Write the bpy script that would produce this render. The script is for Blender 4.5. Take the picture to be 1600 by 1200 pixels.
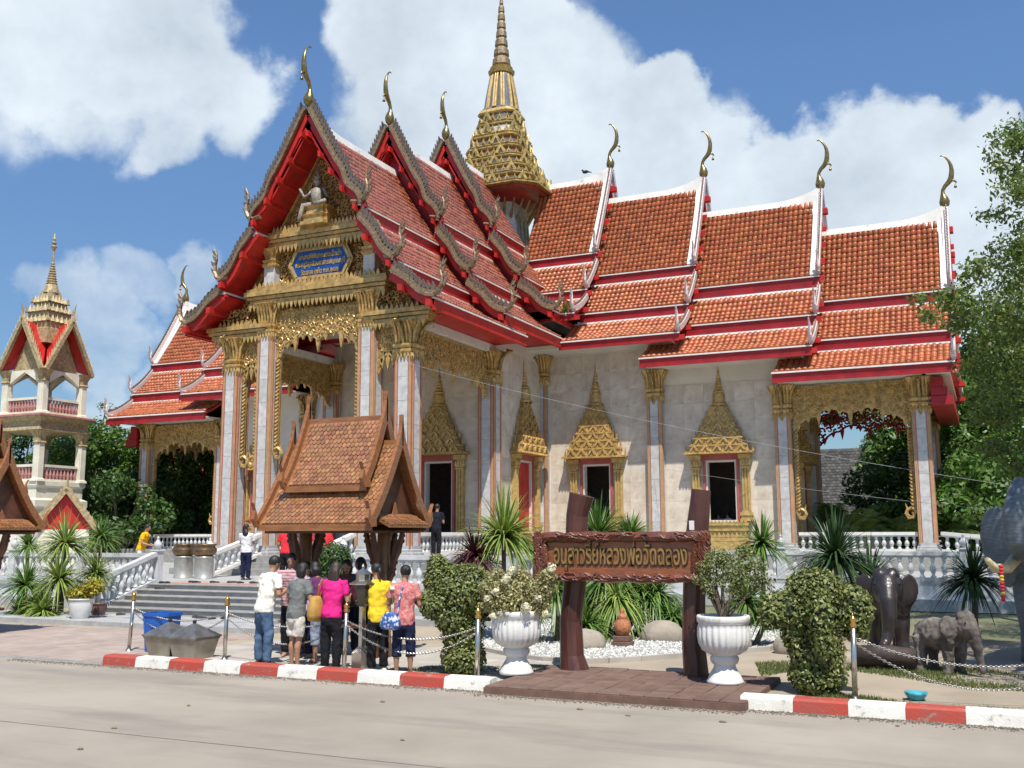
import bpy, math, random
import numpy as np
from mathutils import Vector, Matrix
for o in list(bpy.data.objects): bpy.data.objects.remove(o)
SC = bpy.context.scene
COL = SC.collection
RAD = math.radians

# ------------------------------------------------------------------ camera
CAM = np.array((20.1675, -28.0234, 2.1))
HEAD, PITCH, ROLL, FPX = -0.4338, 0.1452, -0.0034, 1588.75
FWD = np.array((math.sin(HEAD)*math.cos(PITCH), math.cos(HEAD)*math.cos(PITCH), math.sin(PITCH)))
RGT0 = np.array((math.cos(HEAD), -math.sin(HEAD), 0.0))
UP0 = np.cross(RGT0, FWD)
RGT = math.cos(ROLL)*RGT0 + math.sin(ROLL)*UP0
UPV = -math.sin(ROLL)*RGT0 + math.cos(ROLL)*UP0
cd = bpy.data.cameras.new('camera')
cd.sensor_width = 36.0
cd.lens = 36.0*FPX/1600.0
cd.clip_end = 3000
cam = bpy.data.objects.new('camera', cd)
COL.objects.link(cam)
cam.matrix_world = Matrix(((RGT[0], UPV[0], -FWD[0], CAM[0]), (RGT[1], UPV[1], -FWD[1], CAM[1]),
                           (RGT[2], UPV[2], -FWD[2], CAM[2]), (0, 0, 0, 1)))
SC.camera = cam

# ------------------------------------------------------------------ sun, sky, exposure
SUN_EL, SUN_AZ = RAD(62), RAD(34)          # azimuth measured from -Y towards +X
SDIR = Vector((math.sin(SUN_AZ)*math.cos(SUN_EL), -math.cos(SUN_AZ)*math.cos(SUN_EL), math.sin(SUN_EL)))
sl = bpy.data.lights.new('sun', 'SUN')
sl.energy = 5.0
sl.angle = RAD(0.5)
sl.color = (1.0, 0.95, 0.86)
sun = bpy.data.objects.new('sun', sl)
COL.objects.link(sun)
sun.rotation_euler = SDIR.to_track_quat('Z', 'Y').to_euler()
sun.location = (0, -20, 40)

w = bpy.data.worlds.new('World')
SC.world = w
w.use_nodes = True
nt = w.node_tree
nt.nodes.clear()
def wn(t, **k):
    n = nt.nodes.new(t)
    for a, b in k.items(): setattr(n, a, b)
    return n
L = nt.links.new
out = wn('ShaderNodeOutputWorld')
bg = wn('ShaderNodeBackground')
sky = wn('ShaderNodeTexSky', sky_type='NISHITA')
sky.sun_disc = False
sky.sun_elevation = SUN_EL
sky.sun_rotation = math.atan2(SDIR.x, SDIR.y)
sky.air_density = 1.0
sky.dust_density = 0.2
sky.ozone_density = 1.0
tc = wn('ShaderNodeTexCoord')
def wmath(op, a, b=None, c=None, clamp=False):
    n = wn('ShaderNodeMath', operation=op, use_clamp=clamp)
    for i, x in enumerate((a, b, c)):
        if x is None: continue
        if isinstance(x, (int, float)): n.inputs[i].default_value = x
        else: L(x, n.inputs[i])
    return n.outputs[0]
sep = wn('ShaderNodeSeparateXYZ')
L(tc.outputs['Generated'], sep.inputs[0])
zc = wmath('ADD', wmath('MAXIMUM', sep.outputs[2], 0.0), 0.16)
comb = wn('ShaderNodeCombineXYZ')
L(wmath('DIVIDE', sep.outputs[0], zc), comb.inputs[0])
L(wmath('DIVIDE', sep.outputs[1], zc), comb.inputs[1])
n1 = wn('ShaderNodeTexNoise'); n1.inputs['Scale'].default_value = 1.5; n1.inputs['Detail'].default_value = 10; n1.inputs['Roughness'].default_value = .58
n1.inputs['Distortion'].default_value = .25
L(comb.outputs[0], n1.inputs['Vector'])
n2 = wn('ShaderNodeTexNoise'); n2.inputs['Scale'].default_value = 9; n2.inputs['Detail'].default_value = 10; n2.inputs['Roughness'].default_value = .6
L(tc.outputs['Generated'], n2.inputs['Vector'])
# cumulus heaps standing in given directions (dot-product lobes), broken up by the noise
def pixdir(px, py):
    v = FWD + RGT*(px-800)/FPX - UPV*(py-600)/FPX
    return v/np.linalg.norm(v)
wz = wn('ShaderNodeTexNoise'); wz.inputs['Scale'].default_value = 13; wz.inputs['Detail'].default_value = 7; wz.inputs['Roughness'].default_value = .55
L(tc.outputs['Generated'], wz.inputs['Vector'])
wv = wn('ShaderNodeVectorMath', operation='MULTIPLY_ADD')
L(wz.outputs['Color'], wv.inputs[0]); wv.inputs[1].default_value = (.11, .11, .11)
wa = wn('ShaderNodeVectorMath', operation='ADD'); L(tc.outputs['Generated'], wa.inputs[0]); wa.inputs[1].default_value = (-.055, -.055, -.055)
L(wa.outputs[0], wv.inputs[2])
wnm = wn('ShaderNodeVectorMath', operation='NORMALIZE'); L(wv.outputs[0], wnm.inputs[0])
WDIR = wnm.outputs[0]
heap = None
def lobe(d, rad, amp):
    global heap
    dp = wn('ShaderNodeVectorMath', operation='DOT_PRODUCT')
    L(WDIR, dp.inputs[0]); dp.inputs[1].default_value = tuple(d)
    mr = wn('ShaderNodeMapRange', interpolation_type='SMOOTHSTEP')
    mr.inputs['From Min'].default_value = math.cos(rad*1.2); mr.inputs['From Max'].default_value = math.cos(rad*.5)
    mr.inputs['To Min'].default_value = 0; mr.inputs['To Max'].default_value = amp
    L(dp.outputs['Value'], mr.inputs['Value'])
    heap = mr.outputs[0] if heap is None else wmath('MAXIMUM', heap, mr.outputs[0])
for px, py, r, a in [(60, 40, 150, .85), (170, 50, 150, .9), (265, 95, 120, .9), (340, 130, 95, .85), (262, 190, 80, .75), (110, 125, 115, .7), (-60, 0, 200, .8),
                     (640, 60, 130, 1), (740, 90, 170, 1), (815, 55, 95, 1), (870, 160, 160, 1), (955, 205, 125, 1), (1045, 150, 66, 1), (1010, 270, 160, 1), (1100, 260, 90, 1), (690, 210, 170, .95), (590, 150, 70, .5),
                     (1185, 305, 90, 1), (1280, 290, 95, 1), (1370, 250, 95, 1), (1445, 215, 80, 1), (1510, 235, 78, 1), (1400, 340, 170, 1), (1200, 390, 150, 1), (1540, 300, 90, 1), (850, 330, 220, 1), (1480, 430, 170, .9),
                     (110, 480, 85, .56), (170, 500, 70, .54), (60, 455, 55, .5), (310, 430, 55, .62), (225, 450, 65, .5), (150, 580, 50, .52), (160, 640, 55, .55), (250, 590, 60, .45)]:
    lobe(pixdir(px, py), r/FPX, a)
for x, y, z, r, a in [(.9, -.1, .35, .22, .9), (-.9, -.3, .4, .25, .9), (-.3, -.9, .5, .2, .8), (.7, .6, .3, .22, .9), (-.8, .5, .6, .2, .8)]:
    v = np.array((x, y, z)); lobe(v/np.linalg.norm(v), r, a)
dens = wmath('ADD', wmath('ADD', wmath('MULTIPLY', heap, .78), wmath('MULTIPLY', wmath('SUBTRACT', n1.outputs[0], .5), .30)),
             wmath('MULTIPLY', wmath('SUBTRACT', n2.outputs[0], .5), .42))
mk = wn('ShaderNodeMapRange', interpolation_type='SMOOTHSTEP')
mk.inputs['From Min'].default_value = .16; mk.inputs['From Max'].default_value = .66
L(dens, mk.inputs['Value'])
shade = wn('ShaderNodeMapRange')
shade.inputs['From Min'].default_value = .25; shade.inputs['From Max'].default_value = .72
L(wmath('ADD', wmath('MULTIPLY', n1.outputs[0], .45), wmath('MULTIPLY', n2.outputs[0], .55)), shade.inputs['Value'])
ccol = wn('ShaderNodeMixRGB')
ccol.inputs[1].default_value = (.36, .43, .51, 1); ccol.inputs[2].default_value = (.78, .85, .90, 1)
L(shade.outputs[0], ccol.inputs[0])
skym = wn('ShaderNodeVectorMath', operation='MULTIPLY')
L(sky.outputs[0], skym.inputs[0]); skym.inputs[1].default_value = (.075, .094, .112)
mix = wn('ShaderNodeMixRGB')
L(wmath('MULTIPLY', mk.outputs[0], .96), mix.inputs[0])
hz = wn('ShaderNodeMapRange'); hz.inputs['From Min'].default_value = 0; hz.inputs['From Max'].default_value = .42; hz.inputs['To Min'].default_value = .55; hz.inputs['To Max'].default_value = 1.08
L(sep.outputs[2], hz.inputs[0])
skys = wn('ShaderNodeVectorMath', operation='SCALE'); L(skym.outputs[0], skys.inputs[0]); L(hz.outputs[0], skys.inputs['Scale'])
L(skys.outputs[0], mix.inputs[1]); L(ccol.outputs[0], mix.inputs[2])
L(mix.outputs[0], bg.inputs['Color'])
bg.inputs['Strength'].default_value = 1.0
L(bg.outputs[0], out.inputs['Surface'])
SC.view_settings.view_transform = 'Standard'
SC.view_settings.look = 'None'
SC.view_settings.gamma = 1
SC.view_settings.use_curve_mapping = False
SC.view_settings.exposure = 0.35
SC.cycles.max_bounces = 6
SC.cycles.diffuse_bounces = 3
SC.cycles.glossy_bounces = 3
SC.cycles.transparent_max_bounces = 8

# ------------------------------------------------------------------ helpers
ORG = {}
def org_of(o):
    while o is not None:
        if o.name in ORG: return ORG[o.name]
        o = o.parent
    return Vector((0, 0, 0))
def tag(o, label=None, cat=None, group=None, kind=None):
    if label: o['label'] = label
    if cat: o['category'] = cat
    if group: o['group'] = group
    if kind: o['kind'] = kind
    return o
def thing(name, loc, label, cat, group=None, rz=0.0):
    o = bpy.data.objects.new(name, None)
    o.empty_display_size = .2
    COL.objects.link(o)
    o.location = loc
    o.rotation_euler = (0, 0, rz)
    ORG[o.name] = Vector(loc)
    return tag(o, label, cat, group)
def local_thing(name, label, cat, group=None):
    o = thing(name, (0, 0, 0), label, cat, group)
    return o
def group_part(name, parent):
    o = bpy.data.objects.new(name, None)
    o.empty_display_size = .1
    COL.objects.link(o)
    o.parent = parent
    return o
def copy_tree(o, parent=None):
    c = o.copy(); COL.objects.link(c); c.parent = parent
    for ch in o.children: copy_tree(ch, c)
    return c
def sweep(a, b):
    return [a+(b-a)*i for i in range(2)]
class MB:
    def __init__(s): s.v = []; s.f = []
    def add(s, vs, fs):
        b = len(s.v)
        s.v += [tuple(float(q) for q in p) for p in vs]
        s.f += [tuple(i+b for i in f) for f in fs]
        return s
    def bx(s, x0, x1, y0, y1, z0, z1):
        return s.add([(x0,y0,z0),(x1,y0,z0),(x1,y1,z0),(x0,y1,z0),(x0,y0,z1),(x1,y0,z1),(x1,y1,z1),(x0,y1,z1)],
                     [(0,3,2,1),(4,5,6,7),(0,1,5,4),(1,2,6,5),(2,3,7,6),(3,0,4,7)])
    def box(s, c, d, M=None):
        vs = [Vector((x*d[0]/2, y*d[1]/2, z*d[2]/2)) for z in (-1,1) for x, y in ((-1,-1),(1,-1),(1,1),(-1,1))]
        if M is not None: vs = [M @ v for v in vs]
        vs = [v+Vector(c) for v in vs]
        return s.add(vs, [(0,3,2,1),(4,5,6,7),(0,1,5,4),(1,2,6,5),(2,3,7,6),(3,0,4,7)])
    def bevbox(s, x0, x1, y0, y1, z0, z1, b=.02):
        rings = []
        for z, k in ((z0, b), (z0+b, 0), (z1-b, 0), (z1, b)):
            rings.append([(x0+k,y0+b+k*.0,z),(x0+b+k*.0,y0+k,z),(x1-b,y0+k,z),(x1-k,y0+b,z),(x1-k,y1-b,z),(x1-b,y1-k,z),(x0+b,y1-k,z),(x0+k,y1-b,z)])
        return s.loft(rings)
    def bar(s, a, b, w, h):
        a = Vector(a); b = Vector(b); d = (b-a); l = d.length
        if l < 1e-6: return s
        d.normalize()
        up = Vector((0,0,1)) if abs(d.z) < .95 else Vector((0,1,0))
        r = d.cross(up).normalized(); u = r.cross(d)
        vs = [p + r*(i*w/2) + u*(j*h/2) for p in (a, b) for i, j in ((-1,-1),(1,-1),(1,1),(-1,1))]
        return s.add(vs, [(0,3,2,1),(4,5,6,7),(0,1,5,4),(1,2,6,5),(2,3,7,6),(3,0,4,7)])
    def loft(s, rings, cap=True, closed=True):
        n = len(rings[0]); vs = [p for r in rings for p in r]; fs = []
        for i in range(len(rings)-1):
            for j in range(n if closed else n-1):
                k = (j+1) % n
                fs.append((i*n+j, i*n+k, (i+1)*n+k, (i+1)*n+j))
        if cap and closed:
            fs.append(tuple(range(n-1, -1, -1))); fs.append(tuple((len(rings)-1)*n+j for j in range(n)))
        return s.add(vs, fs)
    def tube(s, pts, rad, n=8, flat=1.0, upv=None):
        pts = [Vector(p) for p in pts]
        if not isinstance(rad, (list, tuple)): rad = [rad]*len(pts)
        rings = []; pu = None
        for i, p in enumerate(pts):
            d = (pts[min(i+1, len(pts)-1)] - pts[max(i-1, 0)])
            if d.length < 1e-9: d = Vector((0,0,1))
            d.normalize()
            if pu is None:
                a = Vector(upv) if upv is not None else (Vector((0,0,1)) if abs(d.z) < .9 else Vector((0,1,0)))
            else: a = pu
            r = d.cross(a)
            if r.length < 1e-6: r = d.cross(Vector((1,0,0)))
            r.normalize(); u = r.cross(d).normalized(); pu = u
            rings.append([p + r*(math.cos(2*math.pi*k/n)*rad[i]) + u*(math.sin(2*math.pi*k/n)*rad[i]*flat) for k in range(n)])
        return s.loft(rings)
    def lathe(s, c, prof, n=16, ph=0.0, sq=None):
        rings = []
        for r, z in prof:
            rings.append([(c[0]+r*math.cos(ph+2*math.pi*k/n), c[1]+r*math.sin(ph+2*math.pi*k/n), c[2]+z) for k in range(n)])
        return s.loft(rings)
    def redent(s, c, prof, k=.22):
        # square plan with stepped (redented) corners, half width per height
        rings = []
        for r, z in prof:
            q = r*(1-k)
            pl = [(q,-r),(q,-q),(r,-q),(r,q),(q,q),(q,r),(-q,r),(-q,q),(-r,q),(-r,-q),(-q,-q),(-q,-r)]
            rings.append([(c[0]+x, c[1]+y, c[2]+z) for x, y in pl])
        return s.loft(rings)
    def ell(s, c, r, n=12, m=8, M=None):
        rings = []
        c = Vector(c)
        for i in range(m+1):
            t = math.pi*i/m; st = max(math.sin(t), 1e-3)
            ring = []
            for k in range(n):
                v = Vector((r[0]*st*math.cos(2*math.pi*k/n), r[1]*st*math.sin(2*math.pi*k/n), -r[2]*math.cos(t)))
                if M is not None: v = M @ v
                ring.append(c+v)
            rings.append(ring)
        return s.loft(rings)
    def prism(s, poly, fn, t0, t1):
        n = len(poly)
        vs = [fn(a, b, t) for t in (t0, t1) for a, b in poly]
        fs = [tuple(range(n-1, -1, -1)), tuple(range(n, 2*n))]
        for j in range(n): fs.append((j, (j+1) % n, n+(j+1) % n, n+j))
        return s.add(vs, fs)
def link_mesh(me, name, m, parent=None, smooth=False):
    if m is not None: me.materials.append(m)
    o = bpy.data.objects.new(name, me)
    COL.objects.link(o)
    if parent is not None: o.parent = parent
    else: ORG[o.name] = Vector((0, 0, 0))
    if smooth: me.shade_smooth()
    return o
def build(mb, name, m, parent=None, smooth=False, loc=None, local=False):
    me = bpy.data.meshes.new(name)
    og = Vector((0,0,0)) if (parent is None or local) else org_of(parent)
    if parent is None and loc is not None: og = Vector(loc)
    me.from_pydata([(x-og.x, y-og.y, z-og.z) for x, y, z in mb.v], [], mb.f)
    o = link_mesh(me, name, m, parent, smooth)
    if parent is None and loc is not None:
        o.location = loc; ORG[o.name] = Vector(loc)
    return o
def npbuild(V, F, name, m, parent=None, smooth=False, local=False):
    me = bpy.data.meshes.new(name)
    V = np.asarray(V, dtype=np.float32).copy(); F = np.asarray(F, dtype=np.int32)
    og = Vector((0,0,0)) if (parent is None or local) else org_of(parent)
    V -= np.array(og, dtype=np.float32)
    k = F.shape[1]
    me.vertices.add(len(V)); me.vertices.foreach_set('co', V.ravel())
    me.loops.add(F.size); me.loops.foreach_set('vertex_index', F.ravel())
    me.polygons.add(len(F)); me.polygons.foreach_set('loop_start', np.arange(0, F.size, k, dtype=np.int32))
    me.update(calc_edges=True)
    return link_mesh(me, name, m, parent, smooth)
def pix(px, py, D):
    v = FWD + RGT*(px-800)/FPX - UPV*(py-600)/FPX
    h = np.array((math.sin(HEAD), math.cos(HEAD), 0))
    return Vector(CAM + v*D/(v@h))
def gp(px, py, z=0.0):
    v = FWD + RGT*(px-800)/FPX - UPV*(py-600)/FPX
    return Vector(CAM + v*(z-CAM[2])/v[2])

# ------------------------------------------------------------------ materials
MATS = {}
def mat(name, c, rough=.6, metal=0.0, var=.18, scale=6.0, bump=0.0, bscale=40.0, island=0.0, orand=0.0, c2=None, spec=.5, trans=0.0, coat=0.0, detail=5, stretch=None, lo=.35, hi=.65, wear_or_glint=None):
    if name in MATS: return MATS[name]
    m = bpy.data.materials.new(name); m.use_nodes = True
    t = m.node_tree; N = t.nodes; b = N['Principled BSDF']
    b.inputs['Roughness'].default_value = rough; b.inputs['Metallic'].default_value = metal
    b.inputs['Specular IOR Level'].default_value = spec
    if coat: b.inputs['Coat Weight'].default_value = coat; b.inputs['Coat Roughness'].default_value = .12
    co = N.new('ShaderNodeTexCoord'); vec = co.outputs['Object']
    if stretch:
        mp = N.new('ShaderNodeMapping'); mp.inputs['Scale'].default_value = stretch
        t.links.new(vec, mp.inputs[0]); vec = mp.outputs[0]
    if orand or island:
        # shift the pattern from piece to piece
        add = N.new('ShaderNodeVectorMath'); add.operation = 'ADD'
        src = N.new('ShaderNodeObjectInfo').outputs['Random'] if orand else N.new('ShaderNodeNewGeometry').outputs['Random Per Island']
        mu = N.new('ShaderNodeMath'); mu.operation = 'MULTIPLY'; mu.inputs[1].default_value = 37.0
        t.links.new(src, mu.inputs[0]); t.links.new(vec, add.inputs[0]); t.links.new(mu.outputs[0], add.inputs[1]); vec = add.outputs[0]
    nz = N.new('ShaderNodeTexNoise'); nz.inputs['Scale'].default_value = scale; nz.inputs['Detail'].default_value = detail; nz.inputs['Roughness'].default_value = .6
    t.links.new(vec, nz.inputs['Vector'])
    mr = N.new('ShaderNodeMapRange'); mr.inputs['From Min'].default_value = lo; mr.inputs['From Max'].default_value = hi
    t.links.new(nz.outputs[0], mr.inputs[0])
    mx = N.new('ShaderNodeMixRGB')
    if c2 is None:
        mx.inputs[1].default_value = tuple(x*(1-var) for x in c)+(1,); mx.inputs[2].default_value = tuple(min(1, x*(1+var)) for x in c)+(1,)
    else:
        mx.inputs[1].default_value = tuple(c)+(1,); mx.inputs[2].default_value = tuple(c2)+(1,)
    t.links.new(mr.outputs[0], mx.inputs[0]); cs = mx.outputs[0]
    if island or orand:
        h = N.new('ShaderNodeHueSaturation')
        m2 = N.new('ShaderNodeMapRange'); k = max(island, orand)
        m2.inputs['To Min'].default_value = 1-k; m2.inputs['To Max'].default_value = 1+k
        t.links.new(src, m2.inputs[0]); t.links.new(m2.outputs[0], h.inputs['Value']); t.links.new(cs, h.inputs['Color'])
        m3 = N.new('ShaderNodeMath'); m3.operation = 'FRACT'; m4 = N.new('ShaderNodeMath'); m4.operation = 'MULTIPLY'; m4.inputs[1].default_value = 7.13
        t.links.new(src, m4.inputs[0]); t.links.new(m4.outputs[0], m3.inputs[0])
        m5 = N.new('ShaderNodeMapRange'); m5.inputs['To Min'].default_value = .5-k*.05; m5.inputs['To Max'].default_value = .5+k*.05
        t.links.new(m3.outputs[0], m5.inputs[0]); t.links.new(m5.outputs[0], h.inputs['Hue'])
        cs = h.outputs[0]
    if wear_or_glint:                      # patches of wear, or sparkle painted on the mosaic: (colour, scale, low, high, stretch)
        dn = N.new('ShaderNodeTexNoise'); dn.inputs['Scale'].default_value = wear_or_glint[1]; dn.inputs['Detail'].default_value = 9; dn.inputs['Roughness'].default_value = .65
        dm = N.new('ShaderNodeMapping'); dm.inputs['Scale'].default_value = wear_or_glint[4] if len(wear_or_glint) > 4 else (1, 1, 1); dm.inputs['Location'].default_value = (3.7, 1.9, 5.3)
        t.links.new(co.outputs['Object'], dm.inputs[0]); t.links.new(dm.outputs[0], dn.inputs['Vector'])
        dr = N.new('ShaderNodeMapRange'); dr.inputs['From Min'].default_value = wear_or_glint[2]; dr.inputs['From Max'].default_value = wear_or_glint[3]
        t.links.new(dn.outputs[0], dr.inputs[0]); dx = N.new('ShaderNodeMixRGB'); dx.inputs[2].default_value = tuple(wear_or_glint[0])+(1,)
        t.links.new(dr.outputs[0], dx.inputs[0]); t.links.new(cs, dx.inputs[1]); cs = dx.outputs[0]
    t.links.new(cs, b.inputs['Base Color'])
    if bump:
        bn = N.new('ShaderNodeTexNoise'); bn.inputs['Scale'].default_value = bscale; bn.inputs['Detail'].default_value = 4
        t.links.new(vec, bn.inputs['Vector'])
        bp = N.new('ShaderNodeBump'); bp.inputs['Strength'].default_value = bump; bp.inputs['Distance'].default_value = .03
        t.links.new(bn.outputs[0], bp.inputs['Height']); t.links.new(bp.outputs[0], b.inputs['Normal'])
    if trans:
        tr = N.new('ShaderNodeBsdfTranslucent'); ms = N.new('ShaderNodeMixShader'); ms.inputs[0].default_value = trans
        hs = N.new('ShaderNodeHueSaturation'); hs.inputs['Value'].default_value = 1.3; hs.inputs['Saturation'].default_value = 1.1
        t.links.new(cs, hs.inputs['Color']); t.links.new(hs.outputs[0], tr.inputs['Color'])
        t.links.new(b.outputs[0], ms.inputs[1]); t.links.new(tr.outputs[0], ms.inputs[2])
        t.links.new(ms.outputs[0], N['Material Output'].inputs['Surface'])
    MATS[name] = m
    return m
M_TILE = mat('orange_glazed_tile', (.37, .10, .034), .42, island=.14, var=.22, scale=.7, spec=.4, wear_or_glint=((.10, .04, .02), 1.1, .56, .82))
M_TILEP = mat('red_glazed_tile', (.42, .125, .065), .24, island=.13, var=.2, scale=.7, spec=1.0, coat=.7, wear_or_glint=((.12, .045, .03), 1.1, .56, .82))
M_RED = mat('red_paint', (.46, .017, .012), .45, var=.18, scale=2.5, bump=.05, wear_or_glint=((.20, .03, .02), 2.2, .52, .8))
M_REDD = mat('deep_red_paint', (.33, .012, .018), .45, var=.2, scale=2)
M_WHITE = mat('white_paint', (.72, .70, .66), .5, var=.08, scale=1.6, bump=.08, bscale=12, wear_or_glint=((.30, .28, .24), 4.0, .56, .80))
M_CREAM = mat('cream_plaster', (.66, .61, .53), .7, var=.07, scale=1.2)
M_GOLD = mat('gold_paint', (.50, .325, .115), .38, .28, var=.38, scale=5, bump=.16, bscale=30, lo=.3, hi=.7, wear_or_glint=((.16, .09, .04), 7, .56, .72))
M_GOLDB = mat('old_gilding', (.30, .215, .085), .38, .5, var=.4, scale=9, bump=.4, bscale=28)
M_GOLDY = mat('yellow_gilding', (.50, .345, .125), .42, .22, var=.25, scale=6, bump=.14, wear_or_glint=((.20, .11, .04), 7, .58, .74))
M_BRONZE = mat('dark_gilt_bronze', (.26, .19, .075), .3, .75, var=.3, scale=9)
M_MOSAIC = mat('grey_glass_mosaic', (.12, .085, .06), .3, .3, scale=16, bump=.4, bscale=45, c2=(.26, .21, .17), lo=.4, hi=.75, wear_or_glint=((.55, .52, .50), 19, .64, .68))  # pale specks paint the sparkle of the glass into the colour
M_MARBLE = mat('cream_marble', (.51, .425, .33), .42, orand=.07, c2=(.67, .60, .50), scale=1.7, detail=7, lo=.32, hi=.66, bump=.04, wear_or_glint=((.36, .25, .16), 2.6, .55, .8))
M_MARBLEG = mat('grey_marble', (.42, .415, .405), .34, orand=.08, c2=(.58, .57, .55), scale=5, detail=7)
M_TAN = mat('orange_stone_trim', (.43, .26, .14), .5, var=.12, scale=3)
M_PINK = mat('pink_red_trim', (.36, .085, .07), .5, var=.15, scale=3)
M_DARK = mat('dark_interior', (.018, .015, .013), .9, var=.3)
M_BLUE = mat('blue_enamel', (.012, .06, .24), .3, var=.2, scale=3)
M_BLUEG = mat('blue_glass_mosaic', (.06, .07, .12), .25, .2, var=.6, scale=30, c2=(.30, .29, .27))
M_STONE = mat('grey_stone', (.36, .36, .36), .6, var=.16, scale=4, bump=.1, bscale=30)
M_STONEW = mat('pale_grey_paint', (.52, .53, .54), .55, var=.12, scale=2.2, bump=.08, bscale=14, wear_or_glint=((.24, .235, .22), 3.5, .52, .78))
M_STEP = mat('granite_step', (.27, .265, .25), .55, var=.16, scale=6, bump=.06, orand=.08)
M_WOOD = mat('varnished_teak', (.26, .105, .038), .34, var=.25, scale=4, stretch=(1, 6, 6), coat=.25)
M_WOODT = mat('teak_shingle', (.29, .135, .062), .26, island=.22, var=.2, scale=5, spec=.9)
M_WOODD = mat('dark_wood', (.10, .036, .018), .5, var=.3, scale=5, bump=.2)
M_STEEL = mat('stainless_steel', (.55, .52, .47), .25, .95, var=.12, scale=4)
M_BRASS = mat('polished_brass', (.65, .38, .10), .25, .95, var=.15)
# ================================================================== the temple
YC = 14.41
TZ, LZ = 1.38, 0.76            # upper and lower terrace levels
F_P = lambda u, v, z: (v, YC-u, z)
F_R = lambda u, v, z: (u, YC-v, z)
F_L = lambda u, v, z: (-u, YC-v, z)
temple = thing('temple', (0, 0, 0), 'large cross-shaped temple hall with tiered orange roofs, marble walls and gilded porch', 'temple')
rng = np.random.default_rng(5)
random.seed(5)
VB = [(0.0, 2.15), (2.08, 3.45), (3.38, 4.95)]
def layer_pts(zr, zs, li):
    z0 = (zr, zs[2], zs[5])[li]; z1 = (zs[0], zs[3], zs[6])[li]
    return VB[li][0], z0, VB[li][1], z1
def tile_field(fr, u0, u1, v0, z0, v1, z1, sgn, sag, tw=.205, th=.27):
    L_ = math.hypot(v1-v0, z1-z0); nr = max(2, int(round(L_/th))); nc = max(2, int(round((u1-u0)/tw)))
    cv, cz = (v1-v0)/L_, (z1-z0)/L_
    nv, nz = -cz, cv                       # outward normal (up)
    uu = np.linspace(u0, u1, nc+1); V = []
    c, r = np.meshgrid(np.arange(nc), np.arange(nr), indexing='ij'); c = c.ravel(); r = r.ravel(); n = len(c)
    du = (u1-u0)/nc; hp = np.array((0, .055, .055, 0)); op = np.array((.02, .3, .7, .98))
    jit = rng.normal(0, .006, n)
    P = np.zeros((n, 12, 3))
    for k in range(4):
        u = u0 + (c+op[k])*du + rng.normal(0, .004, n)
        for q, (t, off) in enumerate(((r/nr-.01, .0), ((r+1.0)/nr+.012, .042), ((r+1.0)/nr+.012, -.02))):
            h = hp[k]*(1 if q < 2 else .35) + off + jit
            d = t*L_
            vv = v0+cv*d+nv*h; zz = z0+cz*d+nz*h - sag*np.sin(np.pi*np.clip(t, 0, 1))
            X = fr(u, sgn*vv, zz)
            for a in range(3): P[:, q*4+k, a] = X[a]
    base = (np.arange(n)*12)[:, None, None]
    f = np.array([(q*4+k, q*4+k+1, (q+1)*4+k+1, (q+1)*4+k) for q in (0, 1) for k in range(3)])[None]
    return P.reshape(-1, 3), (base+f).reshape(-1, 4)
def profile_path(v0, z0, v1, z1, sag, n, lift):
    L_ = math.hypot(v1-v0, z1-z0); nv, nz = -(z1-z0)/L_, (v1-v0)/L_
    return [(v0+(v1-v0)*t+nv*lift, z0+(z1-z0)*t+nz*lift-sag*math.sin(math.pi*t)) for t in [i/(n-1) for i in range(n)]]
def ribbon(mb, fr, path, sgn, w, ua, ub):
    rings = []
    for i, (v, z) in enumerate(path):
        a = path[max(i-1, 0)]; b = path[min(i+1, len(path)-1)]
        d = math.hypot(b[0]-a[0], b[1]-a[1]); nv, nz = -(b[1]-a[1])/d, (b[0]-a[0])/d
        rings.append([fr(u, sgn*(v+nv*s), z+nz*s) for u, s in ((ua, -w/2), (ub, -w/2), (ub, w/2), (ua, w/2))])
    mb.loft(rings)
def leaf_fin(mb, fr, u, v, z, dv, dz, h, wd, sgn, th=.05):
    # flame-shaped leaf standing on the barge board
    pv, pz = -dz, dv
    poly = [(-wd, 0), (-wd*.9, h*.35), (-wd*.3, h*.7), (wd*.35, h), (wd*.3, h*.6), (wd, h*.3), (wd*.8, 0)]
    mb.prism(poly, lambda a, b, t: fr(u+t, sgn*(v+pv*a+dv*b), z+pz*a+dz*b), -th/2, th/2)
def chofah(fr, u, z, s=1.0):
    mb = MB()
    k = [(0, -.05, .10), (0, .08, .19), (.0, .24, .215), (-.02, .42, .16), (-.05, .58, .09), (-.04, .75, .075), (.06, .92, .09), (.2, 1.06, .105), (.30, 1.2, .12), (.34, 1.38, .11), (.36, 1.6, .095),
         (.34, 1.82, .075), (.27, 2.02, .055), (.17, 2.18, .04), (.08, 2.27, .03), (.0, 2.30, .03), (-.07, 2.27, .012)]
    mb.tube([fr(u+a*s, 0, z+b*s) for a, b, r in k], [r*s for a, b, r in k], 8, flat=.85)
    mb.tube([fr(u+a*s, 0, z+b*s) for a, b in ((.26, 1.14), (.40, 1.13), (.5, 1.06), (.54, .98))], [.07*s, .05*s, .035*s, .008*s], 6)   # beak
    mb.tube([fr(u+a*s, 0, z+b*s) for a, b in ((.47, 1.06), (.47, .93))], .008, 4)
    mb.lathe(fr(u+.47*s, 0, z+.80*s), [(.005, 0), (.06, .0), (.05, .07), (.02, .12), (.004, .13)], 8)
    return mb
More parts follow.
